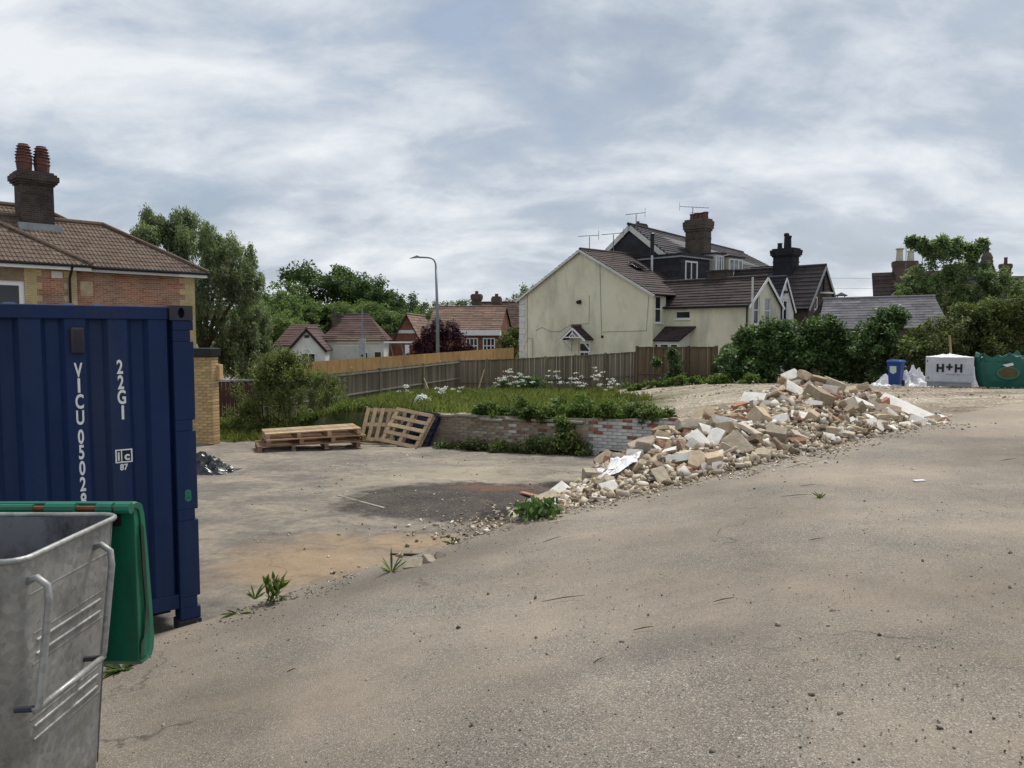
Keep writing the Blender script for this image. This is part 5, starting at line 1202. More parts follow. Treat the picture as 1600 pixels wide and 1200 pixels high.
make_pallet('long_pallet', 'top long pallet of the flat stack with pale open slats', 1.0, 2.2, 7, 'pallet_wood', (pa.x+.02, 18.42, zg+.292), (R(1), 0, an+R(9)-math.pi/2), 4)
# leaning ones: boards toward the camera
q = at(596, 682, 19.0); make_pallet('leaning_pallet', 'leaning pallet on the left with upright slats, propped on the bank', 1.12, .92, 6, 'pallet_wood', (q.x+.02, 19.45, z_yard(0, 19)+.40), (R(58), 0, R(-14)))
q = at(640, 690, 18.6); make_pallet('leaning_pallet', 'leaning pallet on the right with level boards against the brick wall', 1.0, 1.12, 5, 'pallet_wood', (q.x-.06, 18.85, z_yard(0, 18.6)+.37), Matrix.Rotation(R(-24), 4, 'Z').__matmul__(Matrix.Rotation(R(52), 4, 'X')).__matmul__(Matrix.Rotation(R(82), 4, 'Z')).to_euler())
q = at(656, 690, 18.8); make_pallet('leaning_pallet', 'dark blue pallet half hidden behind the right leaning pallet', 1.0, 1.0, 6, 'pallet_blue', (q.x-.06, 19.08, z_yard(0, 18.8)+.33), Matrix.Rotation(R(-26), 4, 'Z').__matmul__(Matrix.Rotation(R(55), 4, 'X')).__matmul__(Matrix.Rotation(R(86), 4, 'Z')).to_euler())

# ------------------------------------------------------------------ block pack, blue bin, bulk bag, sheets, stake at the far right
Yp = 24.5; bp = at(1482, 603, Yp); gz0 = z_plat(bp.x, Yp)
pk = thing('block_pack', 'shrink-wrapped pale grey pack of building blocks printed H+H', 'pack', (bp.x, Yp, gz0), R(-29))
pwid, phgt, pdep = 1.32, .80, 1.0
b = MB(); NXX = 14
rings_ = []
for k, z in enumerate((.16, .20, .5, .78, .92, .955)):
    P = []
    for (x, y) in [(-pwid/2+pwid*i/NXX, -pdep/2) for i in range(NXX)]+[(pwid/2, -pdep/2+pdep*i/8) for i in range(8)]+[(pwid/2-pwid*i/NXX, pdep/2) for i in range(NXX)]+[(-pwid/2, pdep/2-pdep*i/8) for i in range(8)]:
        w_ = .012*fbm(x*3+y, z*4, 2, 1)+(.02 if z < .2 else 0); n_ = Vector((x/(pwid/2), y/(pdep/2))).normalized(); P.append((x+n_.x*w_*-1, y+n_.y*w_*-1, z))
    rings_.append(P)
b.rings(rings_); b.build('wrap', 'poly_wrap', pk)
MB().b2((-pwid/2+.05, -pdep/2+.04, .03), (pwid/2-.05, pdep/2-.04, .16)).build('pallet_base', 'lead_grey', pk)
def crumple(name, m, parent, cx_, cy_, cz_, rx, ry, h, seed, n=26, sharp=1.0):
    V = []; 
    for i in range(n+1):
        for j in range(n+1):
            u, v = i/n*2-1, j/n*2-1; r_ = min(1, math.hypot(u, v)**1.5); e = 1+.25*fbm(u*2, v*2, 1, seed+3)
            z = h*max(0, (1-r_))*(.55+.9*abs(fbm(u*1.6, v*1.6, 1.3, seed)))+h*.28*abs(mnoise.noise(Vector((u*6, v*6, seed))))*(1-r_*.8)
            V.append((cx_+u*rx*e, cy_+v*ry*e, cz_+z))
    F = [(i*(n+1)+j, (i+1)*(n+1)+j, (i+1)*(n+1)+j+1, i*(n+1)+j+1) for i in range(n) for j in range(n)]
    return MB().add(V, F).build(name, m, parent)
crumple('loose_wrap', 'white_sheet', pk, 0, 0, .945, pwid/2*.92, pdep/2*.9, .10, 4.2, 20)
for ch_, xx_, ww_ in (('H', -.25, .205), ('+', .0, .175), ('H', .25, .205)):
    lt_ = letter('lettering', ch_, .235 if ch_ == 'H' else .26, 0, .50 if ch_ == 'H' else .52, -pdep/2-.016, 'black_marking', pk, 1.0, .016); xs_ = [v.co.x for v in lt_.data.vertices]; wd_ = max(xs_)-min(xs_); mid_ = (max(xs_)+min(xs_))/2
    lt_.data.transform(Matrix.Translation((xx_, 0, 0)) @ Matrix.Diagonal((ww_/wd_, 1, 1, 1)) @ Matrix.Translation((-mid_, 0, 0)))
sm = MB()
for k, (xa, xb) in enumerate(((-.08, .06), (.08, .17), (.19, .30), (.33, .62))): MB().b2((xa, -pdep/2-.018, .405 if k < 3 else .412), (xb, -pdep/2-.0165, .435 if k < 3 else .422)).build('small_print', 'lead_grey', pk)
mk = MB(); mk.bar((-.60, -pdep/2-.018, .30), (-.55, -pdep/2-.018, .33), .002, .014); mk.bar((-.60, -pdep/2-.018, .30), (-.55, -pdep/2-.018, .27), .002, .014); mk.build('arrow_mark', 'black_marking', pk)
MB().b2((-.62, -pdep/2-.018, .80), (-.60, -pdep/2-.0165, .87)).build('arrow_mark', 'black_marking', pk)
Yb = 26; wb_ = at(1399, 598, Yb); wz = z_plat(wb_.x, Yb)
wb = thing('wheelie_bin', 'blue plastic wheelie bin with a pale sticker', 'bin', (wb_.x, Yb, wz), R(-44)); wb.scale = (.86, .86, 1.02)
b = MB(); b.rings([rrect(-.20, .20, -.20, .22, .04, .05, 3), rrect(-.24, .24, -.25, .27, .04, .60, 3), rrect(-.26, .26, -.28, .29, .04, .78, 3)]); b.build('body', 'blue_plastic', wb)
b = MB(); b.rings([rrect(-.285, .285, -.31, .33, .05, .775, 3), rrect(-.285, .285, -.31, .33, .05, .81, 3), rrect(-.24, .24, -.26, .28, .06, .86, 3)]); b.build('lid', 'blue_plastic', wb)
MB().tube([(-.2, .36, .78), (.2, .36, .78)], .02, 8).build('handle', 'blue_plastic', wb)
for x in (-.22, .22): MB().tube([(x-.03, .24, .1), (x+.03, .24, .1)], .1, 14).build('wheel', 'wheel_rubber', wb)
st_ = MB().add([(-.15, -.262, .66), (.10, -.262, .66), (.10, -.246, .46), (-.02, -.240, .40), (-.14, -.246, .46)], [(0, 4, 3, 2, 1)]); st_.build('sticker', 'sticker', wb)
for k, (px, py, Yk, rx, ry, h, lab) in enumerate(((1392, 592, 27.3, .75, .4, .38, 'crumpled white sheeting left of the blue bin'), (1428, 590, 26.4, .75, .5, .62, 'mound of white sheeting between blue bin and block pack'), (1528, 588, 26.4, .5, .4, .85, 'white sheeting heaped between block pack and green bag'))):
    p = at(px, py, Yk); o = crumple('plastic_sheeting', 'white_sheet', None, p.x, Yk, z_plat(p.x, Yk)-.02, rx, ry, h, k*3.3+1); tag(o, lab, 'sheeting', 'white sheeting by the hedge')
p = at(1488, 528, 28.5); gz1 = z_plat(p.x, 28.5); b = MB().bar((p.x+.10, 28.5, gz1), (p.x-.08, 28.55, at(1488, 524, 28.5).z), .16, .05); tag(b.build('timber_stake', 'stake_wood', None, bevel=.006), 'upright timber stake standing behind the block pack', 'stake')
Yg = 23.6; gb_ = at(1585, 604, Yg); gz2 = z_plat(gb_.x, Yg)
gb = thing('bulk_bag', 'slumped dark green bulk bag with round emblem at the right edge', 'bag', (gb_.x-.02, Yg+.1, gz2), R(-31))
bw_ = .98; rings_ = []
for k, z in enumerate((0, .06, .2, .4, .6, .75, .86, .93)):
    P = []; nn_ = 40
    for i in range(nn_):
        a = 2*math.pi*i/nn_; c_, s_ = math.cos(a), math.sin(a); e = 1/((abs(c_)**5+abs(s_)**5)**(1/5)); rr = (.90+.10*math.sin(z/.93*math.pi))*(1+.07*fbm(c_*2+z, s_*2, 1.5, 6)); lean = -.10*(z/.93)**2*(1 if c_ < -.3 else 0)
        P.append((c_*e*bw_*.98*rr+lean, s_*e*bw_*.5*rr, z+(.13*fbm(c_*3, s_*3, 1.4, 9)+(.10 if c_ < -.75 else 0))*(z/.93)**3))
    rings_.append(P)
inner_ = [[(x*.9, y*.88, z-.05-.10*k2) for x, y, z in rings_[-1]] for k2 in (0, 1)]
b = MB(); b.rings(rings_+inner_, cap0=True, cap1=True); b.build('bag', 'green_bag', gb, smooth=False)
for s in (-1, 1): MB().tube([(s*.80-.08, -.42, .80), (s*.80-.06, -.44, 1.0), (s*.80+.03, -.40, 1.04), (s*.80+.09, -.44, .82)], .035, 6).build('loop', 'green_bag', gb)
crumple('bag_fold', 'green_bag', gb, .1, -.1, .80, .75, .35, .24, 8.8, 22)
em = MB(); n = 24; ey = -bw_*.5*1.06
em.add([(-.12+.30*math.cos(2*math.pi*k/n), ey-.012, .46+.20*math.sin(2*math.pi*k/n)) for k in range(n)], [tuple(range(n))]); em.build('emblem', 'emblem_ring', gb)
em = MB(); em.add([(-.12+.25*math.cos(2*math.pi*k/n), ey-.016, .46+.16*math.sin(2*math.pi*k/n)) for k in range(n)], [tuple(range(n))]); em.build('emblem', 'emblem_brown', gb)
MB().add([(-.28, ey-.01, .70), (-.02, ey-.01, .77), (.02, ey-.012, .70), (-.16, ey-.014, .64)], [(0, 3, 2, 1)]).build('label_tag', 'white_sheet', gb)
p = at(330, 722, 14.7); tag(crumple('black_sheet', 'black_sheet', None, p.x-.22, 14.8, z_yard(0, 14.8)-.02, .66, .45, .36, 5.1, 30), 'crumpled black plastic sheet on the concrete beside the container', 'sheet')
p = at(572, 650, 20.6); tag(crumple('black_bag', 'black_sheet', None, p.x, 20.6, z_yard(0, 20)+.1, .35, .3, .55, 2.1, 18), 'black refuse bag on the bank behind the leaning pallets', 'bag')
p = at(475, 674, 21); tag(crumple('torn_sack', 'white_sheet', None, p.x, 21, z_yard(0, 21)+.02, .22, .2, .35, 7.1, 14), 'small pale grey sack in the weeds above the pallet stack', 'sack')
p = at(662, 626, 24.5); tag(crumple('crumpled_sack', 'white_sheet', None, p.x, 24.5, z_plat(p.x, 24.5)+.05, .42, .25, .28, 9.1, 16), 'white torn sack on the grass above the leaning pallets', 'sack')

# ------------------------------------------------------------------ rubble heap
SPN = [ # ridge pixel x, y, depth, half-width toward camera / behind
 (812, 800, 9.1), (845, 792, 9.3), (900, 757, 10.0), (960, 718, 10.9), (1020, 692, 11.5), (1080, 664, 12.0), (1140, 642, 12.6), (1190, 618, 13.3), (1235, 600, 13.8), (1275, 596, 14.0), (1320, 606, 14.2), (1380, 628, 14.5), (1430, 650, 14.9), (1475, 660, 15.1)]
FRT = [(800, 815), (830, 807), (890, 793), (960, 778), (1030, 762), (1090, 747), (1140, 740), (1195, 725), (1240, 712), (1275, 705), (1320, 692), (1380, 679), (1430, 668), (1480, 661)]
def road_hit(px, py):
    Y = 8.
    for _ in range(40):
        p = at(px, py, Y); Y += (p.z-z_road(p.x, p.y))*2.2
    return at(px, py, Y)
RID = [at(*p) for p in SPN]; FR = [road_hit(*p) for p in FRT]
BK = []
for r_, f_ in zip(RID, FR):
    d = (r_-f_); d.z = 0; b_ = r_+d*1.15; b_.z = z_plat(b_.x, b_.y)-.05 if b_.y > y_wall(b_.x) else z_yard(b_.x, b_.y)-.02; BK.append(b_)
def lerpl(L, s):
    s = max(0, min(.9999, s))*(len(L)-1); i = int(s); return L[i].lerp(L[i+1], s-i)
def heap(s, t_):
    """t 0 front foot, .5 ridge, 1 back foot"""
    f_, r_, b_ = lerpl(FR, s), lerpl(RID, s), lerpl(BK, s)
    if t_ <= .5: p = f_.lerp(r_, t_*2); p.z = f_.z+(r_.z-f_.z)*(t_*2)**.85
    else: p = r_.lerp(b_, (t_-.5)*2); p.z = r_.z+(b_.z-r_.z)*((t_-.5)*2)**1.25
    return p
rows = []
for i in range(121):
    s = i/120; row = []
    for j in range(41):
        p = heap(s, j/40); e = math.sin(math.pi*j/40); p = p+Vector((0, 0, (.07*fbm(p.x, p.y, 1.7, 3)+.05*fbm(p.x, p.y, 5, 7))*e-.10*e-.02)); row.append(tuple(p))
    rows.append(row)
tag(grid_mesh('rubble_mound', rows, 'soil'), 'earthy core of the demolition rubble heap', None, None, 'stuff')
# fine debris: thousands of chips, one object
def chip_cloud(name, P, size, m, flat=.6, r=rng):
    n = len(P); base = np.array([[-1, -1, -1], [1, -1, -1], [1, 1, -1], [-1, 1, -1], [-1, -1, 1], [1, -1, 1], [1, 1, 1], [-1, 1, 1]], float)*.5
    V = base[None]*(1+.5*r.uniform(-1, 1, (n, 8, 3)))
    dims = np.stack([np.ones(n), r.uniform(.5, 1, n), r.uniform(.25, flat, n)], 1)*size.reshape(-1, 1); V = V*dims[:, None, :]
    ax = unit(r.normal(size=(n, 3))*np.array([.5, .5, 1])); an = r.uniform(0, 6.28, n); K = np.zeros((n, 3, 3)); K[:, 0, 1] = -ax[:, 2]; K[:, 0, 2] = ax[:, 1]; K[:, 1, 0] = ax[:, 2]; K[:, 1, 2] = -ax[:, 0]; K[:, 2, 0] = -ax[:, 1]; K[:, 2, 1] = ax[:, 0]
    Rm = np.eye(3)+np.sin(an)[:, None, None]*K+(1-np.cos(an))[:, None, None]*(K@K); V = np.einsum('nij,nkj->nki', Rm, V)+P[:, None, :]
    F = np.array([[0, 3, 2, 1], [4, 5, 6, 7], [0, 1, 5, 4], [1, 2, 6, 5], [2, 3, 7, 6], [3, 0, 4, 7]]); F = (F[None]+8*np.arange(n)[:, None, None]).reshape(-1, 4)
    return obj(name, npmesh(name, V.reshape(-1, 3), F), m)
P = []; S = []
for i in range(7000):
    s = random.random()**.9; t_ = random.betavariate(1.1, 1.5)*.75; p = heap(s, t_); P.append((p.x, p.y, p.z+.0)); S.append(.025+.10*random.random()**2.5)
for i in range(650):
    s = random.random(); t_ = random.betavariate(1.4, 1.5)*.7; p = heap(s, t_); P.append((p.x, p.y, p.z+.02)); S.append(random.uniform(.07, .15)*(.7 if s < .3 else 1))
for i in range(900):
    s = random.random(); p = heap(s, 0); k = abs(random.gauss(0, .22)); P.append((p.x+.62*k+random.uniform(-.1, .1), p.y-.78*k, 0)); q_ = P[-1]; P[-1] = (q_[0], q_[1], z_road(q_[0], q_[1])+.006); S.append(.012+.03*random.random()**2)
tag(chip_cloud('rubble_fragments', np.array(P), np.array(S), 'debris'), 'small broken chips of brick, plaster and mortar over the heap', None, None, 'stuff')
# broken blocks
def chunk_mesh(kind, seed):
    r = random.Random(seed); bm = bmesh.new()
    dims = {'block': (1, .66, .40), 'slab': (1, .62, .16), 'long': (1, .32, .24), 'lump': (1, .85, .7), 'brick': (1, .48, .31), 'shard': (1, .55, .10)}[kind]
    j = {'block': .26, 'slab': .22, 'long': .16, 'lump': .34, 'brick': .09, 'shard': .18}[kind]
    for sx in (-1, 1):
        for sy in (-1, 1):
            for sz in (-1, 1):
                chop = kind in ('block', 'slab', 'long', 'brick') and r.random() < (.55 if kind != 'brick' else .4)
                for k in range(3 if chop else (1 if kind in ('brick',) else 3)):
                    v = [c*d/2*(1-(j*r.random() if k or kind != 'brick' else j*.5*r.random())) for c, d in zip((sx, sy, sz), dims)]
                    if chop: v[k] *= 1-r.uniform(.25, .95)
                    if (kind in ('slab', 'shard') or (kind in ('block', 'long') and sz > 0)) and not (chop and k == 2): v[2] = sz*dims[2]/2
                    bm.verts.new(v)
    if kind == 'lump':
        for k in range(8): 
            d = Vector((r.gauss(0, 1), r.gauss(0, 1), r.gauss(0, 1))).normalized(); bm.verts.new((d.x*dims[0]*.5, d.y*dims[1]*.5, d.z*dims[2]*.5))
    bmesh.ops.convex_hull(bm, input=bm.verts)
    for v in [v for v in bm.verts if not v.link_faces]: bm.verts.remove(v)
    bmesh.ops.dissolve_limit(bm, angle_limit=R(4), verts=bm.verts, edges=bm.edges)
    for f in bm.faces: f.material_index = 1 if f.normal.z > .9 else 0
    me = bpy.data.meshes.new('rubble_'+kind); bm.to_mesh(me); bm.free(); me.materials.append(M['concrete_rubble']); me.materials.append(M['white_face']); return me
CH_ = {k: [chunk_mesh(k, i*7+len(k)) for i in range(12)] for k in ('block', 'slab', 'long', 'lump', 'brick', 'shard')}
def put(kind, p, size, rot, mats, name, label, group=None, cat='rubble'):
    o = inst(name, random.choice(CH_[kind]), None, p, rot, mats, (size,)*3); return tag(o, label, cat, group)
LBL = {'concrete': ('rubble_block', 'broken pale concrete lump lying among the demolition rubble', 'concrete lumps in the rubble heap', ('concrete_rubble', 'concrete_rubble')),
       'tan': ('rubble_block', 'sandy broken block lying among the demolition rubble', 'sandy blocks in the rubble heap', ('tan_rubble', 'tan_rubble')),
       'white': ('plastered_block', 'broken block with a flat white plastered face among the rubble', 'white plastered blocks in the rubble heap', ('concrete_rubble', 'white_face')),
       'red': ('broken_brick', 'broken orange red brick among the demolition rubble', 'red bricks in the rubble heap', ('red_face', 'red_face')),
       'brown': ('broken_brick', 'mortar crusted brown brick among the demolition rubble', 'brown bricks in the rubble heap', ('rubble_brown', 'rubble_brown'))}
rr = random.Random(5); placed = []; used_lb = set()
tries = 0
while len(placed) < 285 and tries < 9000:
    tries += 1
    s = rr.random()**.85 if rr.random() < .5 else rr.uniform(.3, 1); t_ = rr.betavariate(1.5, 1.7)*.72+.03
    p = heap(s, t_); big = .17+.27*rr.random()**1.6
    if s < .27: big *= .66
    elif s < .5: big *= 1.15
    if t_ < .08: big *= .6
    if any((p-q_).length < (big+b_)*.27 for q_, b_ in placed): continue
    placed.append((p, big))
    u = rr.random(); key = 'white' if u < .26 else ('concrete' if u < .55 else ('tan' if u < .83 else ('brown' if u < .93 else 'red')))
    if s < .45 and rr.random() < .35: key = rr.choice(['brown', 'brown', 'red', 'tan', 'concrete'])
    kind = {'white': rr.choice(['slab', 'slab', 'slab', 'block', 'shard', 'shard', 'long']), 'concrete': rr.choice(['block', 'lump', 'slab', 'slab', 'slab', 'long']), 'tan': rr.choice(['block', 'lump', 'long', 'slab', 'slab']), 'brown': 'brick', 'red': 'brick'}[key]
    if kind == 'brick': big = max(.15, min(big, .26))
    nm, lb_, gr, mm = LBL[key]
    rot = (rr.gauss(.3, .42), rr.gauss(0, .42), rr.uniform(0, 6.28))
    if key == 'white': rot = (rr.gauss(.85, .35), rr.gauss(0, .35), rr.gauss(0, .7))
    zs = next(n_ for lim, n_ in ((.08, 'the very tip at left'), (.16, 'the low left tip'), (.23, 'the outer left end'), (.30, 'the inner left end'), (.37, 'the lower left shoulder'), (.44, 'the upper left shoulder'), (.51, 'the left middle'), (.58, 'the right middle'), (.64, 'the left crest'), (.70, 'the centre crest'), (.76, 'the right crest'), (.82, 'the upper right flank'), (.88, 'the lower right flank'), (.94, 'the right tail'), (2, 'the far right tail')) if s < lim)
    zt_ = 'low at' if t_ < .16 else ('halfway up' if t_ < .36 else 'on top of')
    sz = 'large' if big > .36 else ('small' if big < .24 else 'middling')
    lb_ = {'white': 'white faced', 'concrete': 'grey concrete', 'tan': 'sandy', 'brown': 'brown', 'red': 'orange red'}[key]
    lb_ = '%s %s %s %s %s of the rubble' % (sz, lb_, {'block': 'block', 'lump': 'lump', 'slab': 'slab', 'shard': 'flake', 'long': 'length', 'brick': 'brick'}[kind], zt_, zs)
    if lb_ in used_lb: lb_ = lb_.replace(sz+' ', sz+' '+('steeply tilted ' if abs(rot[0]) > .45 or abs(rot[1]) > .45 else 'flat lying '), 1)
    used_lb.add(lb_)
    put(kind, p+Vector((0, 0, big*(.16 if kind != 'shard' else .10))), big, rot, mm, nm, lb_, gr)
# individually recognisable pieces, set where the photograph shows them
SP = [  # px, py, depth, kind, size, rot(deg), mats, name, label
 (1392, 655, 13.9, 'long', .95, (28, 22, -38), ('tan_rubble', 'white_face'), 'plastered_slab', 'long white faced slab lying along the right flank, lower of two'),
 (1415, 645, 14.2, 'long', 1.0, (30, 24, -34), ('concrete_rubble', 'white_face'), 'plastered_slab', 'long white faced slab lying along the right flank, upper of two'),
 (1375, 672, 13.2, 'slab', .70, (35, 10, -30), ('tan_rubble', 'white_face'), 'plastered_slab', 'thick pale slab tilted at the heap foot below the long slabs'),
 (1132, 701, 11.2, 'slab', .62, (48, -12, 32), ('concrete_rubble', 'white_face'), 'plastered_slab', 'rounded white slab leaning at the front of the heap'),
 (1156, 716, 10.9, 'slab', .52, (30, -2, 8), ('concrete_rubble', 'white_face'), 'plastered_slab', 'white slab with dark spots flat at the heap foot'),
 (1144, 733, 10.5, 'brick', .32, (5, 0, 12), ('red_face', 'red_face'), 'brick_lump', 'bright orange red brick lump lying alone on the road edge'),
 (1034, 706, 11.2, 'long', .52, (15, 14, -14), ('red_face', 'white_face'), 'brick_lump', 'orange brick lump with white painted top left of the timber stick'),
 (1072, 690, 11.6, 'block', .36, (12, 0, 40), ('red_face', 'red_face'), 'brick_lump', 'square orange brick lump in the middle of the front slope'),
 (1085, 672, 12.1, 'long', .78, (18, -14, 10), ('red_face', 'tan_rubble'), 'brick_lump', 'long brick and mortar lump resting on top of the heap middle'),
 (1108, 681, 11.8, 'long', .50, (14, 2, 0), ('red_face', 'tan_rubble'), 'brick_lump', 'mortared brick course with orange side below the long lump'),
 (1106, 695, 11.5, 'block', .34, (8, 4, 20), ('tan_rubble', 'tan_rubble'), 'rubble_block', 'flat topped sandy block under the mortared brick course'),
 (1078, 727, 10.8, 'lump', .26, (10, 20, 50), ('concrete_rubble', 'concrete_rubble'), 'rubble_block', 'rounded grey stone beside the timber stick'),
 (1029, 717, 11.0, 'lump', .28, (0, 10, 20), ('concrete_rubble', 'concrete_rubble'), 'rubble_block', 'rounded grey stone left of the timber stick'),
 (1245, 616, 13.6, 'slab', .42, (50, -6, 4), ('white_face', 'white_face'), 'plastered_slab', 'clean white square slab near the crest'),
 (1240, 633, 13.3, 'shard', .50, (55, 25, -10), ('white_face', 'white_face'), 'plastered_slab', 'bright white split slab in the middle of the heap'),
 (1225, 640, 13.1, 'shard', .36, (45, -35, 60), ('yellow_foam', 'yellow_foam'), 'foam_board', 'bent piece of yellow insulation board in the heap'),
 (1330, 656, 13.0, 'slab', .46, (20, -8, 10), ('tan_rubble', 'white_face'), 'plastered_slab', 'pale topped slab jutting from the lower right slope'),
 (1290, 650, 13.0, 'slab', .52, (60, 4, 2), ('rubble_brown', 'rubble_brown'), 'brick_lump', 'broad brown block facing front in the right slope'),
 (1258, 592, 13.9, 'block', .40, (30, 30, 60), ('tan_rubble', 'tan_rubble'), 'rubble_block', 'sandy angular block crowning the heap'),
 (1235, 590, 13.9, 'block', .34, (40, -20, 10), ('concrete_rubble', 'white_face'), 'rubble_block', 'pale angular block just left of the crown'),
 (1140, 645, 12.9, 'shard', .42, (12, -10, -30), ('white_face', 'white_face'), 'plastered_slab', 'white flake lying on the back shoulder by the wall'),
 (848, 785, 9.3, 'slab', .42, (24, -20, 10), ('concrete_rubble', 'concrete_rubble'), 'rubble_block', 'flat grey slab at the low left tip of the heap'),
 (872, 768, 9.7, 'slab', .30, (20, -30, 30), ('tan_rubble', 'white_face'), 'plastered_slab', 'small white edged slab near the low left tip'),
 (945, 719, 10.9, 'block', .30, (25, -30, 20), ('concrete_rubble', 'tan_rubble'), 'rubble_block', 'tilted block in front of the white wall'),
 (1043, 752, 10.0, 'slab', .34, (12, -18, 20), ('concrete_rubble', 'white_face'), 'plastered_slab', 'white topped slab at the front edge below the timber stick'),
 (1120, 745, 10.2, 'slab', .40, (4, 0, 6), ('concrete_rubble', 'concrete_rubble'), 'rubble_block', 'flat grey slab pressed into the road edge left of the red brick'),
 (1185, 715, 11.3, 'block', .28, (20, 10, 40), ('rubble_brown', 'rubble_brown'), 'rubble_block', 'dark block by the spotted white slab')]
for (px, py, Yd, kind, size, rot, mm, nm, lb_) in SP: put(kind, at(px, py, Yd), size, tuple(R(a) for a in rot), mm, nm, lb_)
# perforated engineering brick, stick, plastic sheet, cable
pb = thing('perforated_block', 'dark perforated block with round holes wedged in the middle of the heap', 'rubble', at(1190, 662, 12.4), R(8)); pb.rotation_euler = (R(-6), R(4), R(6))
MB().box((0, 0, 0), (.42, .22, .16)).build('block', 'brick_grey', pb, bevel=.008)
for x in (-.15, -.05, .05, .15): MB().tube([(x, -.116, 0), (x, -.105, 0)], .032, 12).build('hole', 'dark_void', pb)
tag(MB().bar(at(1053, 744, 10.25), at(1055, 701, 10.7), .06, .025).build('timber_stick', 'stake_wood'), 'pale timber stick standing upright in the front of the heap', 'stick')
V = []; F = []; n = 16
for i in range(n+1):
    for j in range(9):
        p = heap(.20+.075*i/n+.02*fbm(i*.4, j*.5, 1, 2), .33+.11*(j/8-.5)*2*(.4+.6*i/n)+.03*fbm(j*.7, i*.5, 1, 8)); V.append((p.x, p.y, p.z+.07+.10*mnoise.noise(p*3.5)+.04*mnoise.noise(p*11))); 
F = [(i*9+j, (i+1)*9+j, (i+1)*9+j+1, i*9+j+1) for i in range(n) for j in range(8)]
tag(MB().add(V, F).build('torn_sheet', 'white_sheet'), 'white torn sheet draped over the low left end of the heap', 'sheet')

# ------------------------------------------------------------------ vegetation
def foliage(name, blobs, n, size, m, parent=None, seed=1, **k):
    r = np.random.default_rng(seed); sh = k.pop('shell', .5)
    return obj(name, leaf_mesh(name, blob_points(blobs, n, r, sh), size, r, **k), m, parent)
def sub_blobs(blobs, per, rs, rs2, seed=1):
    """scatter small clumps over the surface of the big lobes, for an uneven outline"""
    r = np.random.default_rng(seed); out = []
    for b in blobs:
        for k in range(per):
            d = unit(r.normal(size=3)); q_ = r.uniform(.55, 1.05); c = np.array(b[:3])+d*np.array(b[3:6])*q_; s = r.uniform(rs, rs2); out.append((*c, s, s, s*.85))
    return out
def limbs(root, base, tips, r0, m='bark', name='trunk', seed=1, fork=.35):
    r = random.Random(seed); base = Vector(base); top = sum((Vector(t_) for t_ in tips), Vector())/len(tips); fk = base.lerp(top, fork)
    mb = MB(); mb.tube([base-Vector((0, 0, .2)), base.lerp(fk, .5)+Vector((r.uniform(-.1, .1), 0, 0)), fk], [r0, r0*.82, r0*.7], 8)
    for t_ in tips:
        t_ = Vector(t_); md = fk.lerp(t_, .5)+Vector((r.uniform(-.2, .2), r.uniform(-.2, .2), .15)); mb.tube([fk-Vector((0, 0, .1)), md, t_], [r0*.5, r0*.3, r0*.08], 6)
    return mb.build(name, m, root, smooth=True)
# weeping tree behind the left house
wt = thing('weeping_tree', 'tall feathery grey green tree behind the brick house', 'tree', (at(320, 600, 38).x, 38, -1.8))
big = []
for i, (px, py, r_) in enumerate([(243, 352, .75), (285, 352, .8), (330, 372, .9), (365, 402, 1.0), (262, 392, 1.2), (300, 400, 1.35), (345, 430, 1.4), (382, 442, .95), (312, 462, 1.9), (358, 490, 1.8), (398, 505, 1.2), (330, 540, 1.9), (385, 550, 1.5), (412, 565, 1.0), (360, 592, 1.5), (300, 560, 1.5), (403, 597, 1.1), (250, 440, 1.4), (222, 372, .5)]):
    p = at(px, py, 38+random.uniform(-1.2, 1.2)); big.append((p.x-wt.location.x, p.y-38, p.z+1.8, r_, r_, r_*1.05))
sbl = [(b[0], b[1], b[2]-b[3]*.5, b[3], b[4], b[5]*2.4) for b in sub_blobs(big, 26, .13, .32, 3)]
foliage('crown', sbl, 95000, .15, 'leaf_willow', wt, 5, droop=1.6, aspect=.38, shell=.2)
limbs(wt, (0, 0, 0), [b[:3] for b in big[:9]], .28)
# wood on the rise beyond the station
protos = []
for k in range(3):
    r = np.random.default_rng(40+k); lob = []
    for i in range(20):
        a = r.uniform(0, 6.28); z = r.uniform(.18, .86); rad = r.uniform(.05, .36)*(1.15-abs(z-.5)); lob.append((math.cos(a)*rad, math.sin(a)*rad, z, r.uniform(.13, .2), r.uniform(.13, .2), r.uniform(.11, .17)))
    P = blob_points(sub_blobs(lob, 10, .04, .09, 9+k), 15000, r, .35); me = leaf_mesh('crown', P, .028, r, .75); me.materials.append(M['leaf_wood']); protos.append((me, lob))
trunk_me = MB().tube([(0, 0, -.02), (.005, 0, .25), (-.01, .01, .6)], [.03, .022, .008], 7).mesh('trunk'); trunk_me.materials.append(M['bark'])
WD = [(402, 462, 78, 75, 0), (430, 446, 86, 85, 0), (462, 434, 102, 95, 0), (512, 405, 122, 125, 1), (556, 424, 119, 95, 1), (598, 436, 116, 85, 1), (632, 452, 113, 70, 1), (482, 462, 92, 85, 0), (530, 466, 94, 90, 0), (582, 468, 96, 90, 0), (622, 482, 98, 75, 0), (440, 480, 80, 80, 0), (690, 466, 140, 60, 0), (722, 464, 142, 55, 1), (752, 470, 140, 55, 0), (785, 462, 141, 60, 0), (830, 438, 104, 60, 0), (655, 470, 130, 70, 0), (375, 470, 82, 90, 1), (500, 470, 105, 100, 0), (560, 462, 108, 100, 0), (412, 488, 74, 80, 0), (446, 452, 96, 90, 0), (585, 450, 120, 100, 1)]
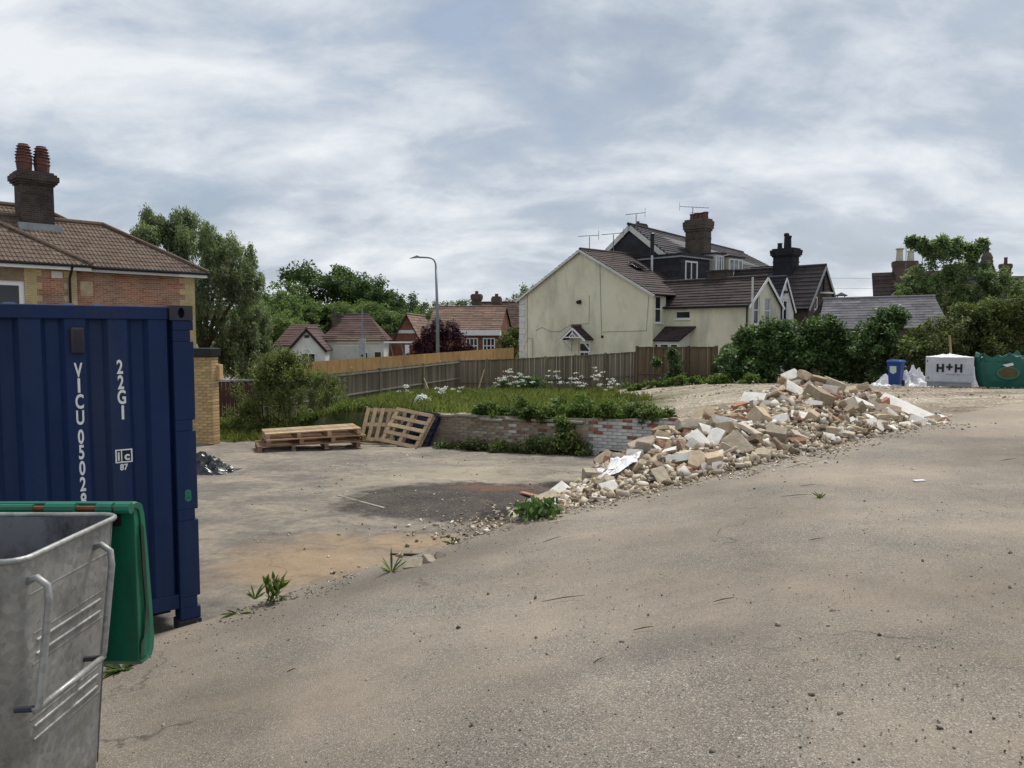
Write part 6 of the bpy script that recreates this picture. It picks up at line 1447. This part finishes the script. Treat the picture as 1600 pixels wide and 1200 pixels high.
wl_ = ['pale green tree at the left end of the wood by the feathery tree', 'light green tree second from the left in the wood', 'rounded green tree left of the tall dark oak', 'tall dark domed oak crowning the wood', 'dark tree on the right shoulder of the oak', 'dark tree above the station gable', 'dark tree at the right end of the wood', 'green tree above the white cottage', 'green tree above the brown hipped roof', 'green tree between brown roof and station', 'green tree touching the station gable', 'bushy green tree left of the white cottage', 'distant tree above the station hall ridge', 'distant dark tree left of the station chimney', 'distant tree between the station chimneys', 'distant tree right of the station chimneys', 'tree peeping past the left eave of the cream gable', 'distant tree right behind the street lamp', 'dark tree filling the gap behind the feathery tree', 'green tree below the oak behind the white cottage', 'green tree below the dark trees behind the brown hipped roof', 'lowest green tree beside the feathery tree', 'green tree filling the skyline left of the oak', 'dark tree filling the skyline right of the oak']
for (px, ty, Yt, wpx, dk), lab in zip(WD, wl_):
    p = at(px, 520, Yt); top = at(px, ty, Yt).z; h = top+2.0; w_ = wpx/FPX*Yt
    root = thing('broadleaf_tree', lab, 'tree', (p.x, Yt, -2), random.uniform(0, 6.28), 'trees of the wood beyond the station')
    me = random.choice(protos)[0]; c = inst('crown', me, root, (0, 0, 0), None, 'leaf_wood_dark' if dk else 'leaf_wood', (w_*1.32, w_*1.32, h)); inst('trunk', trunk_me, root, (0, 0, 0), None, None, (h*.6, h*.6, h))
# shrubs by the station
def shrub(name, label, blobs_px, Y, n, size, m, seed, per=10, rs=(.2, .4), cat='shrub', stem=.07, **k):
    p0 = at(blobs_px[0][0], 600, Y); gz_ = k.pop('gz', -1.9); root = thing(name, label, cat, (p0.x, Y, gz_)); bl = []
    for px, py, r_ in blobs_px:
        p = at(px, py, Y+random.uniform(-.4, .4)); bl.append((p.x-p0.x, p.y-Y, p.z-gz_, r_, r_*.85, r_))
    foliage('foliage', sub_blobs(bl, per, *rs, seed), n, size, m, root, seed, **k)
    limbs(root, (0, 0, 0), [b[:3] for b in bl[:6]], stem, name='stem', seed=seed); return root
shrub('purple_tree', 'dark purple leaved tree in front of the station', [(690, 535, 1.0), (665, 540, .9), (715, 540, .9), (680, 520, .8), (705, 522, .7), (655, 552, .7), (725, 552, .7), (690, 555, 1.0)], 57, 9000, .20, 'leaf_purple', 21, 12, (.2, .42), 'tree', .12)
shrub('garden_shrub', 'loose olive green shrub between station and cream house', [(795, 545, .7), (785, 555, .6), (800, 525, .6), (805, 556, .6), (790, 530, .5)], 53, 5000, .16, 'leaf_hedge', 22)
# overgrown bush in the yard
shrub('overgrown_bush', 'wispy overgrown green bush in the weeds behind the pallet stack', [(450, 640, .75), (410, 640, .65), (490, 640, .75), (380, 655, .5), (525, 650, .6), (440, 600, .5), (470, 580, .42), (430, 570, .3), (415, 590, .4), (500, 605, .5), (450, 560, .25), (460, 672, .7), (410, 675, .6), (510, 675, .6), (362, 672, .4), (540, 668, .45)], 21.3, 26000, .085, 'leaf_bush', 23, 16, (.10, .26), 'bush', .05, gz=z_yard(0, 21.3), aspect=.4)
bs = bpy.data.objects['overgrown_bush']; sh = MB(); lf = []
for k in range(46):
    a = random.uniform(-1.9, 1.7); b0 = Vector((a*.7, random.uniform(-.3, .3), .3)); tip = Vector((a+random.uniform(-.3, .3), random.uniform(-.5, .5), random.uniform(1.3, 2.75)*(1-.18*abs(a)))); md = b0.lerp(tip, .55)+Vector((0, 0, .15)); sh.tube([b0, md, tip], [.012, .008, .003], 4)
    for j in range(70): u_ = random.uniform(.3, 1); lf.append(tuple((b0.lerp(md, u_*2) if u_ < .5 else md.lerp(tip, u_*2-1))+Vector((random.gauss(0, .05), random.gauss(0, .05), random.gauss(0, .05)))))
sh.build('shoots', 'leaf_bush', bs); obj('shoot_leaves', leaf_mesh('shoot_leaves', np.array(lf), .085, rng, .35), 'leaf_bush', bs)
# hedges and trees at the right
shrub('ivy_hedge', 'dense dark ivy bank right of the brown fence', [(1160, 570, 1.0), (1190, 560, 1.1), (1220, 545, 1.1), (1250, 545, 1.2), (1280, 545, 1.2), (1310, 550, 1.2), (1340, 552, 1.2), (1180, 590, .9), (1230, 580, 1.1), (1280, 585, 1.1), (1330, 585, 1.1), (1165, 535, .5), (1255, 528, .7), (1205, 528, .6), (1300, 525, .5)], 33, 42000, .13, 'leaf_ivy', 31, 22, (.18, .42), 'hedge', gz=-.3, aspect=.8)
shrub('hedge_shrub', 'upright leafy shrub rising from the hedge in front of the slate roof', [(1385, 505, .55), (1380, 530, .8), (1400, 540, .8), (1370, 555, 1.0), (1395, 570, 1.0), (1400, 495, .3), (1375, 515, .4)], 31.5, 13000, .12, 'leaf_ivy', 32, 18, (.15, .35), gz=-.2, aspect=.8)
shrub('mixed_hedge', 'broad brownish green hedge behind the block pack and green bag', [(1430, 570, 1.0), (1460, 550, 1.1), (1490, 535, 1.2), (1520, 530, 1.3), (1555, 525, 1.3), (1590, 520, 1.4), (1625, 520, 1.4), (1480, 575, 1.1), (1530, 570, 1.2), (1580, 565, 1.2), (1620, 565, 1.2), (1510, 507, .7), (1550, 498, .7), (1590, 490, .9), (1625, 480, .9), (1420, 545, .7)], 31, 42000, .13, 'leaf_hedge', 33, 22, (.18, .42), 'hedge', gz=-.2)
shrub('ash_tree', 'open crowned light green tree behind the slate shed', [(1470, 430, 1.3), (1500, 420, 1.3), (1440, 440, 1.2), (1520, 440, 1.3), (1480, 460, 1.4), (1445, 462, 1.1), (1430, 455, .8), (1540, 450, 1.0), (1460, 392, .55), (1490, 388, .6), (1440, 382, .4), (1520, 395, .5), (1535, 385, .3), (1425, 378, .22), (1475, 380, .4), (1510, 470, 1.3), (1555, 440, .9), (1575, 452, .9), (1560, 475, 1.0), (1415, 470, .8), (1395, 478, .6), (1500, 480, 1.1)], 46, 34000, .18, 'leaf_ash', 34, 22, (.13, .34), 'tree', .16, shell=.3)
shrub('fence_ivy', 'ivy clump climbing the brown fence', [(1055, 570, .35), (1060, 590, .45), (1050, 552, .2), (1045, 595, .4), (1075, 598, .4), (1026, 565, .16)], 34.6, 5000, .10, 'leaf_ivy', 35, 12, (.1, .22), 'ivy', .03, gz=-1.2)
vn = shrub('wall_creeper', 'thin creeper hanging on the pale wall beside the ivy', [(1125, 560, .2), (1132, 545, .14), (1140, 575, .25), (1122, 580, .25), (1135, 592, .3)], 34, 1500, .10, 'leaf_ivy', 36, 8, (.08, .2), 'creeper', .02, gz=-.6)
shrub('dark_shrub', 'small dark shrub at the foot of the grey fence', [(828, 596, .42), (815, 600, .35), (842, 598, .35), (790, 602, .3)], 36.5, 3500, .10, 'leaf_ivy', 37, 9, (.1, .22), gz=-1.3)
# nettles and bramble along the wall
def weed_row(name, label, pts, n, size, m, seed, cat='weeds'):
    bl = [(*p[:3], p[3], p[3], p[4]) for p in pts]
    return tag(foliage(name, sub_blobs(bl, 14, .05, .14, seed), n, size, m, None, seed, aspect=.6), label, None, None, 'stuff')
pts = []
for k in range(24):
    t_ = k/23; px = 760+t_*275; x = (px-800)/FPX*(18.3-1.5*t_); y = y_wall(x)+.28; hh_ = .10+.24*abs(math.sin(k*1.9+.4))*random.uniform(.5, 1.2); pts.append((x+random.uniform(-.15, .15), y+random.uniform(-.25, .5), z_plat(x, y)+hh_*.5+(-.16 if k % 5 == 2 else 0), random.uniform(.16, .34), hh_))
weed_row('bramble_bank', 'thick bright green brambles and nettles spilling over the wall top', pts, 17000, .075, 'leaf_nettle', 51)
pts = []
for k in range(24):
    t_ = k/23; x = -1.6+t_*3.2; y = y_wall(x)-.30; hgt = (.10+.24*t_**1.4)*random.uniform(.5, 1.25); pts.append((x+random.uniform(-.1, .1), y+random.uniform(-.25, .1), z_yard(x, y)+hgt*.5, random.uniform(.12, .24), hgt))
weed_row('wall_foot_weeds', 'leafy green weeds crowding the foot of the brick wall', pts, 10000, .065, 'leaf_hedge', 52)
pts = [(1.15+random.uniform(-.12, .12), y_wall(1.15)-.10, z, .11, .18) for z in np.arange(-1.1, -.3, .14)]
weed_row('hanging_bramble', 'strand of bramble hanging down the wall near its corner', pts, 2200, .065, 'leaf_nettle', 53)
pts = []
for px, py, Yw, r_ in ((1020, 600, 34, .35), (1060, 602, 33, .35), (1100, 600, 33, .35), (1140, 600, 32, .35), (1175, 598, 31, .35), (985, 604, 34, .3), (1080, 596, 33.5, .3), (1120, 604, 31.5, .25)):
    p = at(px, py, Yw); pts.append((p.x, Yw, z_plat(p.x, Yw)+.12, r_*1.6, .26))
weed_row('fence_foot_weeds', 'fresh green weeds along the foot of the brown fence', pts, 9000, .10, 'leaf_nettle', 54)
# grass
def blades(name, P, h, m, seed, lean=.35):
    r = np.random.default_rng(seed); n = len(P); a = r.uniform(0, 6.28, n); d = np.stack([np.cos(a), np.sin(a), np.zeros(n)], 1); L = (h*(.5+r.uniform(0, 1, n)**1.5))[:, None]; w_ = .012*(1+r.uniform(0, 1, (n, 1)))
    le = r.normal(size=(n, 3))*np.array([1, 1, 0])*lean; t1 = P+np.array([0, 0, 1])*L*.55+le*L*.3; t2 = P+np.array([0, 0, 1])*L+le*L
    V = np.stack([P-d*w_, P+d*w_, t1+d*w_*.7, t2, t1-d*w_*.7], 1).reshape(-1, 3); F = np.arange(5*n).reshape(-1, 5); return obj(name, npmesh(name, V, F), m)
P = []
while len(P) < 30000:
    x, y = random.uniform(-7.5, 4.6), random.uniform(17.6, 38.5)
    if y < y_wall(x)+.1 or y > 39-(x+2.67)*.23 or (x < -2.67 and (x+8.6)/5.93 < (y-26.1)/12.9-.02): continue
    if fbm(x, y, .35, 6) < -.22+(.5 if x > 2.8 else 0)-(.2 if y > 30 else 0) or (x < -5.5 and y < 21): continue
    P.append((x, y, z_plat(x, y)-.03))
tag(blades('grass', np.array(P), .26, 'grass', 61), 'rough grass on the upper level in front of the fence', None, None, 'stuff')
P = []
while len(P) < 15000:
    x, y = random.uniform(-9.5, -3.2), random.uniform(19.2, 26)
    if y < 19.6+.25*fbm(x, y, 1.2, 3)+(.45 if x > -5 else 0) or (x > -3.8 and y < 20.3): continue
    P.append((x, y, max(z_yard(x, y), z_plat(x, y) if y > y_wall(x) else -9)-.02))
tag(blades('bank_grass', np.array(P), .22, 'grass', 62), 'tufty grass around the overgrown bush', None, None, 'stuff')
pts = [(random.uniform(-6.6, -3.7), random.uniform(19.95, 20.9), 0, random.uniform(.2, .35), random.uniform(.12, .22)) for k in range(30)]
pts = [(a, b, max(z_yard(a, b), z_plat(a, b) if b > y_wall(a) else -9)+.05, c, d) for a, b, _, c, d in pts]
weed_row('bank_weeds', 'low green weeds on the bank behind the leaning pallets', pts, 9000, .07, 'leaf_nettle', 57)
# leafy undergrowth in the grass
pts = []
for k in range(46):
    x = random.uniform(-6, 3.2); y = random.uniform(max(y_wall(x)+.5, 19), 36); pts.append((x, y, z_plat(x, y)+.06, random.uniform(.25, .5), random.uniform(.10, .22)))
weed_row('undergrowth', 'mixed low leafy weeds scattered through the grass', pts, 16000, .085, 'leaf_nettle', 55)
def parsley(label, lst, seed):
    r = random.Random(seed); st = MB(); V = []
    root = thing('cow_parsley', label, 'flowers', (lst[0][0], lst[0][1], lst[0][2]))
    for (x, y, z, h) in lst:
        for k in range(r.randint(2, 4)):
            tx, ty, tz = x+r.gauss(0, .14), y+r.gauss(0, .14), z+h*r.uniform(.5, 1.1); st.tube([(x, y, z), ((x+tx)/2, (y+ty)/2, z+h*.5), (tx, ty, tz)], [.008, .006, .004], 4)
            for j in range(14): V.append((tx+r.gauss(0, .05), ty+r.gauss(0, .05), tz+r.gauss(0, .018)))
    st.v = [(a-lst[0][0], b-lst[0][1], c-lst[0][2]) for a, b, c in st.v]; tag(st.build('stems', 'leaf_nettle', root), kind='stuff')
    V = np.array(V)-np.array(lst[0][:3]); tag(chip_cloud('umbels', V, np.full(len(V), .034), 'umbel', .5), kind='stuff').parent = root
    return root
def plst(px0, px1, py, Y, n, h): 
    o = []
    for k in range(n): 
        Yk = Y+random.uniform(-.8, .8); x = at(random.uniform(px0, px1), py, Yk).x; o.append((x, Yk, z_plat(x, Yk), h*random.uniform(.8, 1.15)))
    return o
parsley('clump of white cow parsley left of centre below the fence corner', plst(778, 828, 600, 31, 11, .95), 1); parsley('larger clump of white cow parsley in front of the cream gable', plst(862, 935, 600, 31, 12, .95), 2)
parsley('few white umbels near the grey fence above the wall', plst(690, 730, 615, 27, 4, .5), 3); parsley('white umbels by the fence above the leaning pallets', plst(612, 650, 615, 30, 3, .45), 4); parsley('scattered white umbels at the foot of the brown fence', plst(935, 965, 600, 32, 5, .6), 5)
# single weeds on the road edge
def rosette(name, label, px, py, n, L, m, wid=.16, up=.6, seed=1):
    r = random.Random(seed); p = road_hit(px, py); root = MB()
    for k in range(n):
        a = r.uniform(0, 6.28); l_ = L*r.uniform(.6, 1.1); d = Vector((math.cos(a), math.sin(a), 0)); s = Vector((-d.y, d.x, 0)); e = r.uniform(up*.6, up*1.3); pts = []
        for j in range(5):
            u_ = j/4; c = d*(l_*u_*(1-e*.35))+Vector((0, 0, l_*(e*u_-.35*u_*u_*(1-e*.4)))); wd = l_*wid*math.sin(math.pi*min(.97, u_*.9+.08))*(1+.25*math.sin(u_*14+k)); pts += [c+s*wd, c+Vector((0, 0, -.012*(j not in (0, 4)))), c-s*wd]
        root.add(pts, [(j*3+i, j*3+i+1, j*3+i+4, j*3+i+3) for j in range(4) for i in range(2)])
    o = root.build(name, m); o.location = (p.x, p.y, p.z-.01); return tag(o, label, 'weed', 'single weeds along the road edge')
def leafy(name, label, px, py, w_, h_, n, L, m, seed, asp=.42):
    r = np.random.default_rng(seed); p = road_hit(px, py); P = np.stack([r.normal(0, w_*.42, n), r.normal(0, w_*.42, n), r.uniform(0, h_, n)**1.0], 1); P[:, :2] *= (.45+.55*(1-P[:, 2:3]/h_*.4))
    o = obj(name, leaf_mesh(name, P, L, r, asp, -1.3, .2), m); o.location = (p.x, p.y, p.z-.01); return tag(o, label, 'weed', 'single weeds along the road edge')
leafy('dock_weed', 'leafy dock weed sprouting at the road edge near the container', 430, 940, .085, .17, 70, .11, 'leaf_nettle', 3, .30)
rosette('small_weed', 'low flat weed left of the dock by the container', 372, 958, 16, .20, 'leaf_nettle', .06, .4, 4)
rosette('small_weed', 'thin weed just left of the dock', 398, 935, 10, .18, 'leaf_nettle', .07, .9, 14)
rosette('small_weed', 'wispy weed at the broken asphalt lip', 612, 893, 12, .20, 'leaf_nettle', .05, 1.0, 5)
rosette('small_weed', 'green weed between broken lip and rubble tip', 706, 848, 12, .14, 'leaf_nettle', .1, .5, 6)
leafy('leafy_weed', 'dark leafy weed at the left tip of the rubble', 843, 808, .32, .16, 260, .09, 'leaf_ivy', 7, .6)
rosette('small_weed', 'tiny weed growing from the crack in the open road', 1282, 777, 12, .11, 'leaf_nettle', .05, .8, 8)
rosette('small_weed', 'low weeds under the hanging green lid', 190, 1045, 26, .20, 'leaf_nettle', .1, .5, 9)
# ------------------------------------------------------------------ small loose things on the ground
P = []; S = []
while len(P) < 9000:
    y = 1.9+random.random()**1.8*14; x = random.uniform(-.75, .75)*y
    if y > interp(EDGE, x)-.02: continue
    P.append((x, y, z_road(x, y)+.001)); S.append(.003+.008*random.random()**4+(.02 if random.random() < .008 else 0))
for k in range(3200):   # dirt and grit gathered on the edge by the container
    x = random.uniform(-2.9, .6); y = interp(EDGE, x)-abs(random.gauss(0, .30))+.05
    if fbm(x, y, 2.2, 4)+random.uniform(-.3, .3) < .0+(.25 if x > -1.9 else -.2): continue
    P.append((x, y, z_road(x, y)+.002)); S.append(.004+.016*random.random()**3)
tag(chip_cloud('loose_grit', np.array(P), np.array(S), 'grit'), 'loose grit scattered over the road', None, None, 'stuff')
P = []; S = []
for k in range(2600):
    x = random.uniform(-4, 2.6); y = random.uniform(7.5, 19)
    if fbm(x, y, .9, 12) < .12: continue
    if y < interp(EDGE, x)+.1 or y > y_wall(x)-.2: continue
    P.append((x, y, z_yard(x, y)+.03*fbm(x, y, .5, 2)+.02*fbm(x, y, 3, 8)+.004)); S.append(.008+.03*random.random()**4)
for k in range(1500):
    x = random.gauss(.3, .7); y = random.gauss(9.7, .8)
    if y < interp(EDGE, x)+.05: continue
    P.append((x, y, z_yard(x, y)+.01)); S.append(.012+.05*random.random()**3)
for k in range(4200):
    x = random.uniform(2.5, 20); y = random.uniform(max(y_wall(x)+.2, 15), 33)
    if fbm(x, y, .5, 21) < -.05 or y < interp(EDGE, x): continue
    P.append((x, y, z_plat(x, y)+.05*fbm(x, y, .9, 4)-.015)); S.append(.015+.07*random.random()**3)
tag(chip_cloud('yard_debris', np.array(P), np.array(S), 'debris'), 'small stones and plaster chips scattered in the yard', None, None, 'stuff')
TW = [(1180, 742, .22, 'short dark twig beside the red brick lump'), (1255, 727, .55, 'long thin twig in front of the heap middle'), (1262, 760, .18, 'short dark twig below the heap by the crack'), (1245, 776, .30, 'dark flat scrap on the open road'), (1575, 720, .35, 'dark twig near the right edge of the road'), (880, 938, .30, 'thin twig on the road in the middle foreground'), (1131, 940, .14, 'curled dead leaf in the middle of the road'), (1275, 845, .12, 'small dark scrap on the right of the road'), (935, 1035, .07, 'short dark twig in the near foreground'), (455, 1050, .05, 'tiny curled twig near the dock weed'), (862, 845, .20, 'pale thin twig on the road below the rubble tip'), (1005, 985, .12, 'short bent twig in the near middle of the road')]
for k, (px, py, L, lab) in enumerate(TW):
    p = road_hit(px, py); a = random.uniform(-.5, .5); d = Vector((math.cos(a), math.sin(a), 0))*L/2; e = Vector((-d.y, d.x, 0))*.15; q_ = [p-d, p+e, p+d]; q_ = [(v.x, v.y, z_road(v.x, v.y)+.008+.006*i) for i, v in enumerate(q_)]
    tag(MB().tube(q_, [.002, .0035, .0015], 5).build('twig', 'twig'), lab, 'twig', 'twigs and scraps on the road')
p = road_hit(1436, 752); tag(MB().box((p.x, p.y, p.z+.008), (.13, .05, .012), Matrix.Rotation(.2, 3, 'Z')).build('paper_scrap', 'white_sheet'), 'white scrap of paper on the right of the road', 'scrap')
for k, (px, py, sz, lab) in enumerate(((645, 886, .17, 'left lump of broken asphalt at the crumbling road lip'), (668, 879, .15, 'middle lump of broken asphalt at the crumbling road lip'), (686, 872, .12, 'right lump of broken asphalt at the crumbling road lip'))):
    p = road_hit(px, py); o = inst('asphalt_lump', CH_['lump'][k], None, p+Vector((0, .05, -.01)), (.5, .3*k, k), ('concrete_rubble', 'concrete_rubble'), (sz,)*3); tag(o, lab, 'rubble', 'asphalt lumps on the road lip')
def yard_pt(px, py):
    Y = 10.
    for _ in range(60):
        p = at(px, py, Y); Y += (p.z-z_yard(p.x, p.y))*3
    return at(px, py, Y)
a, b = yard_pt(527, 774), yard_pt(600, 793); tag(MB().bar(a+Vector((0, 0, -.005)), b+Vector((0, 0, -.012)), .05, .03).build('concrete_kerb', 'render_cap', None, bevel=.01), 'thin pale kerb edging the dark tarmac patch', 'kerb')
a, b = yard_pt(610, 866), yard_pt(656, 868); tag(MB().bar(a+Vector((0, 0, .0)), b+Vector((0, 0, .01)), .03, .02).build('timber_lath', 'twig'), 'dark lath lying on the yard by the broken road lip', 'lath')
a, b = yard_pt(815, 772), yard_pt(850, 783); tag(MB().bar(a+Vector((0, 0, .03)), b+Vector((0, 0, .05)), .10, .02).build('timber_lath', 'red_face'), 'reddish plank piece beside the rubble tip', 'plank')
# every labelled thing says so, walls and fences included
for o in bpy.data.objects:
    if o.parent is None and o.get('category') and not o.get('kind'): o['kind'] = 'thing'
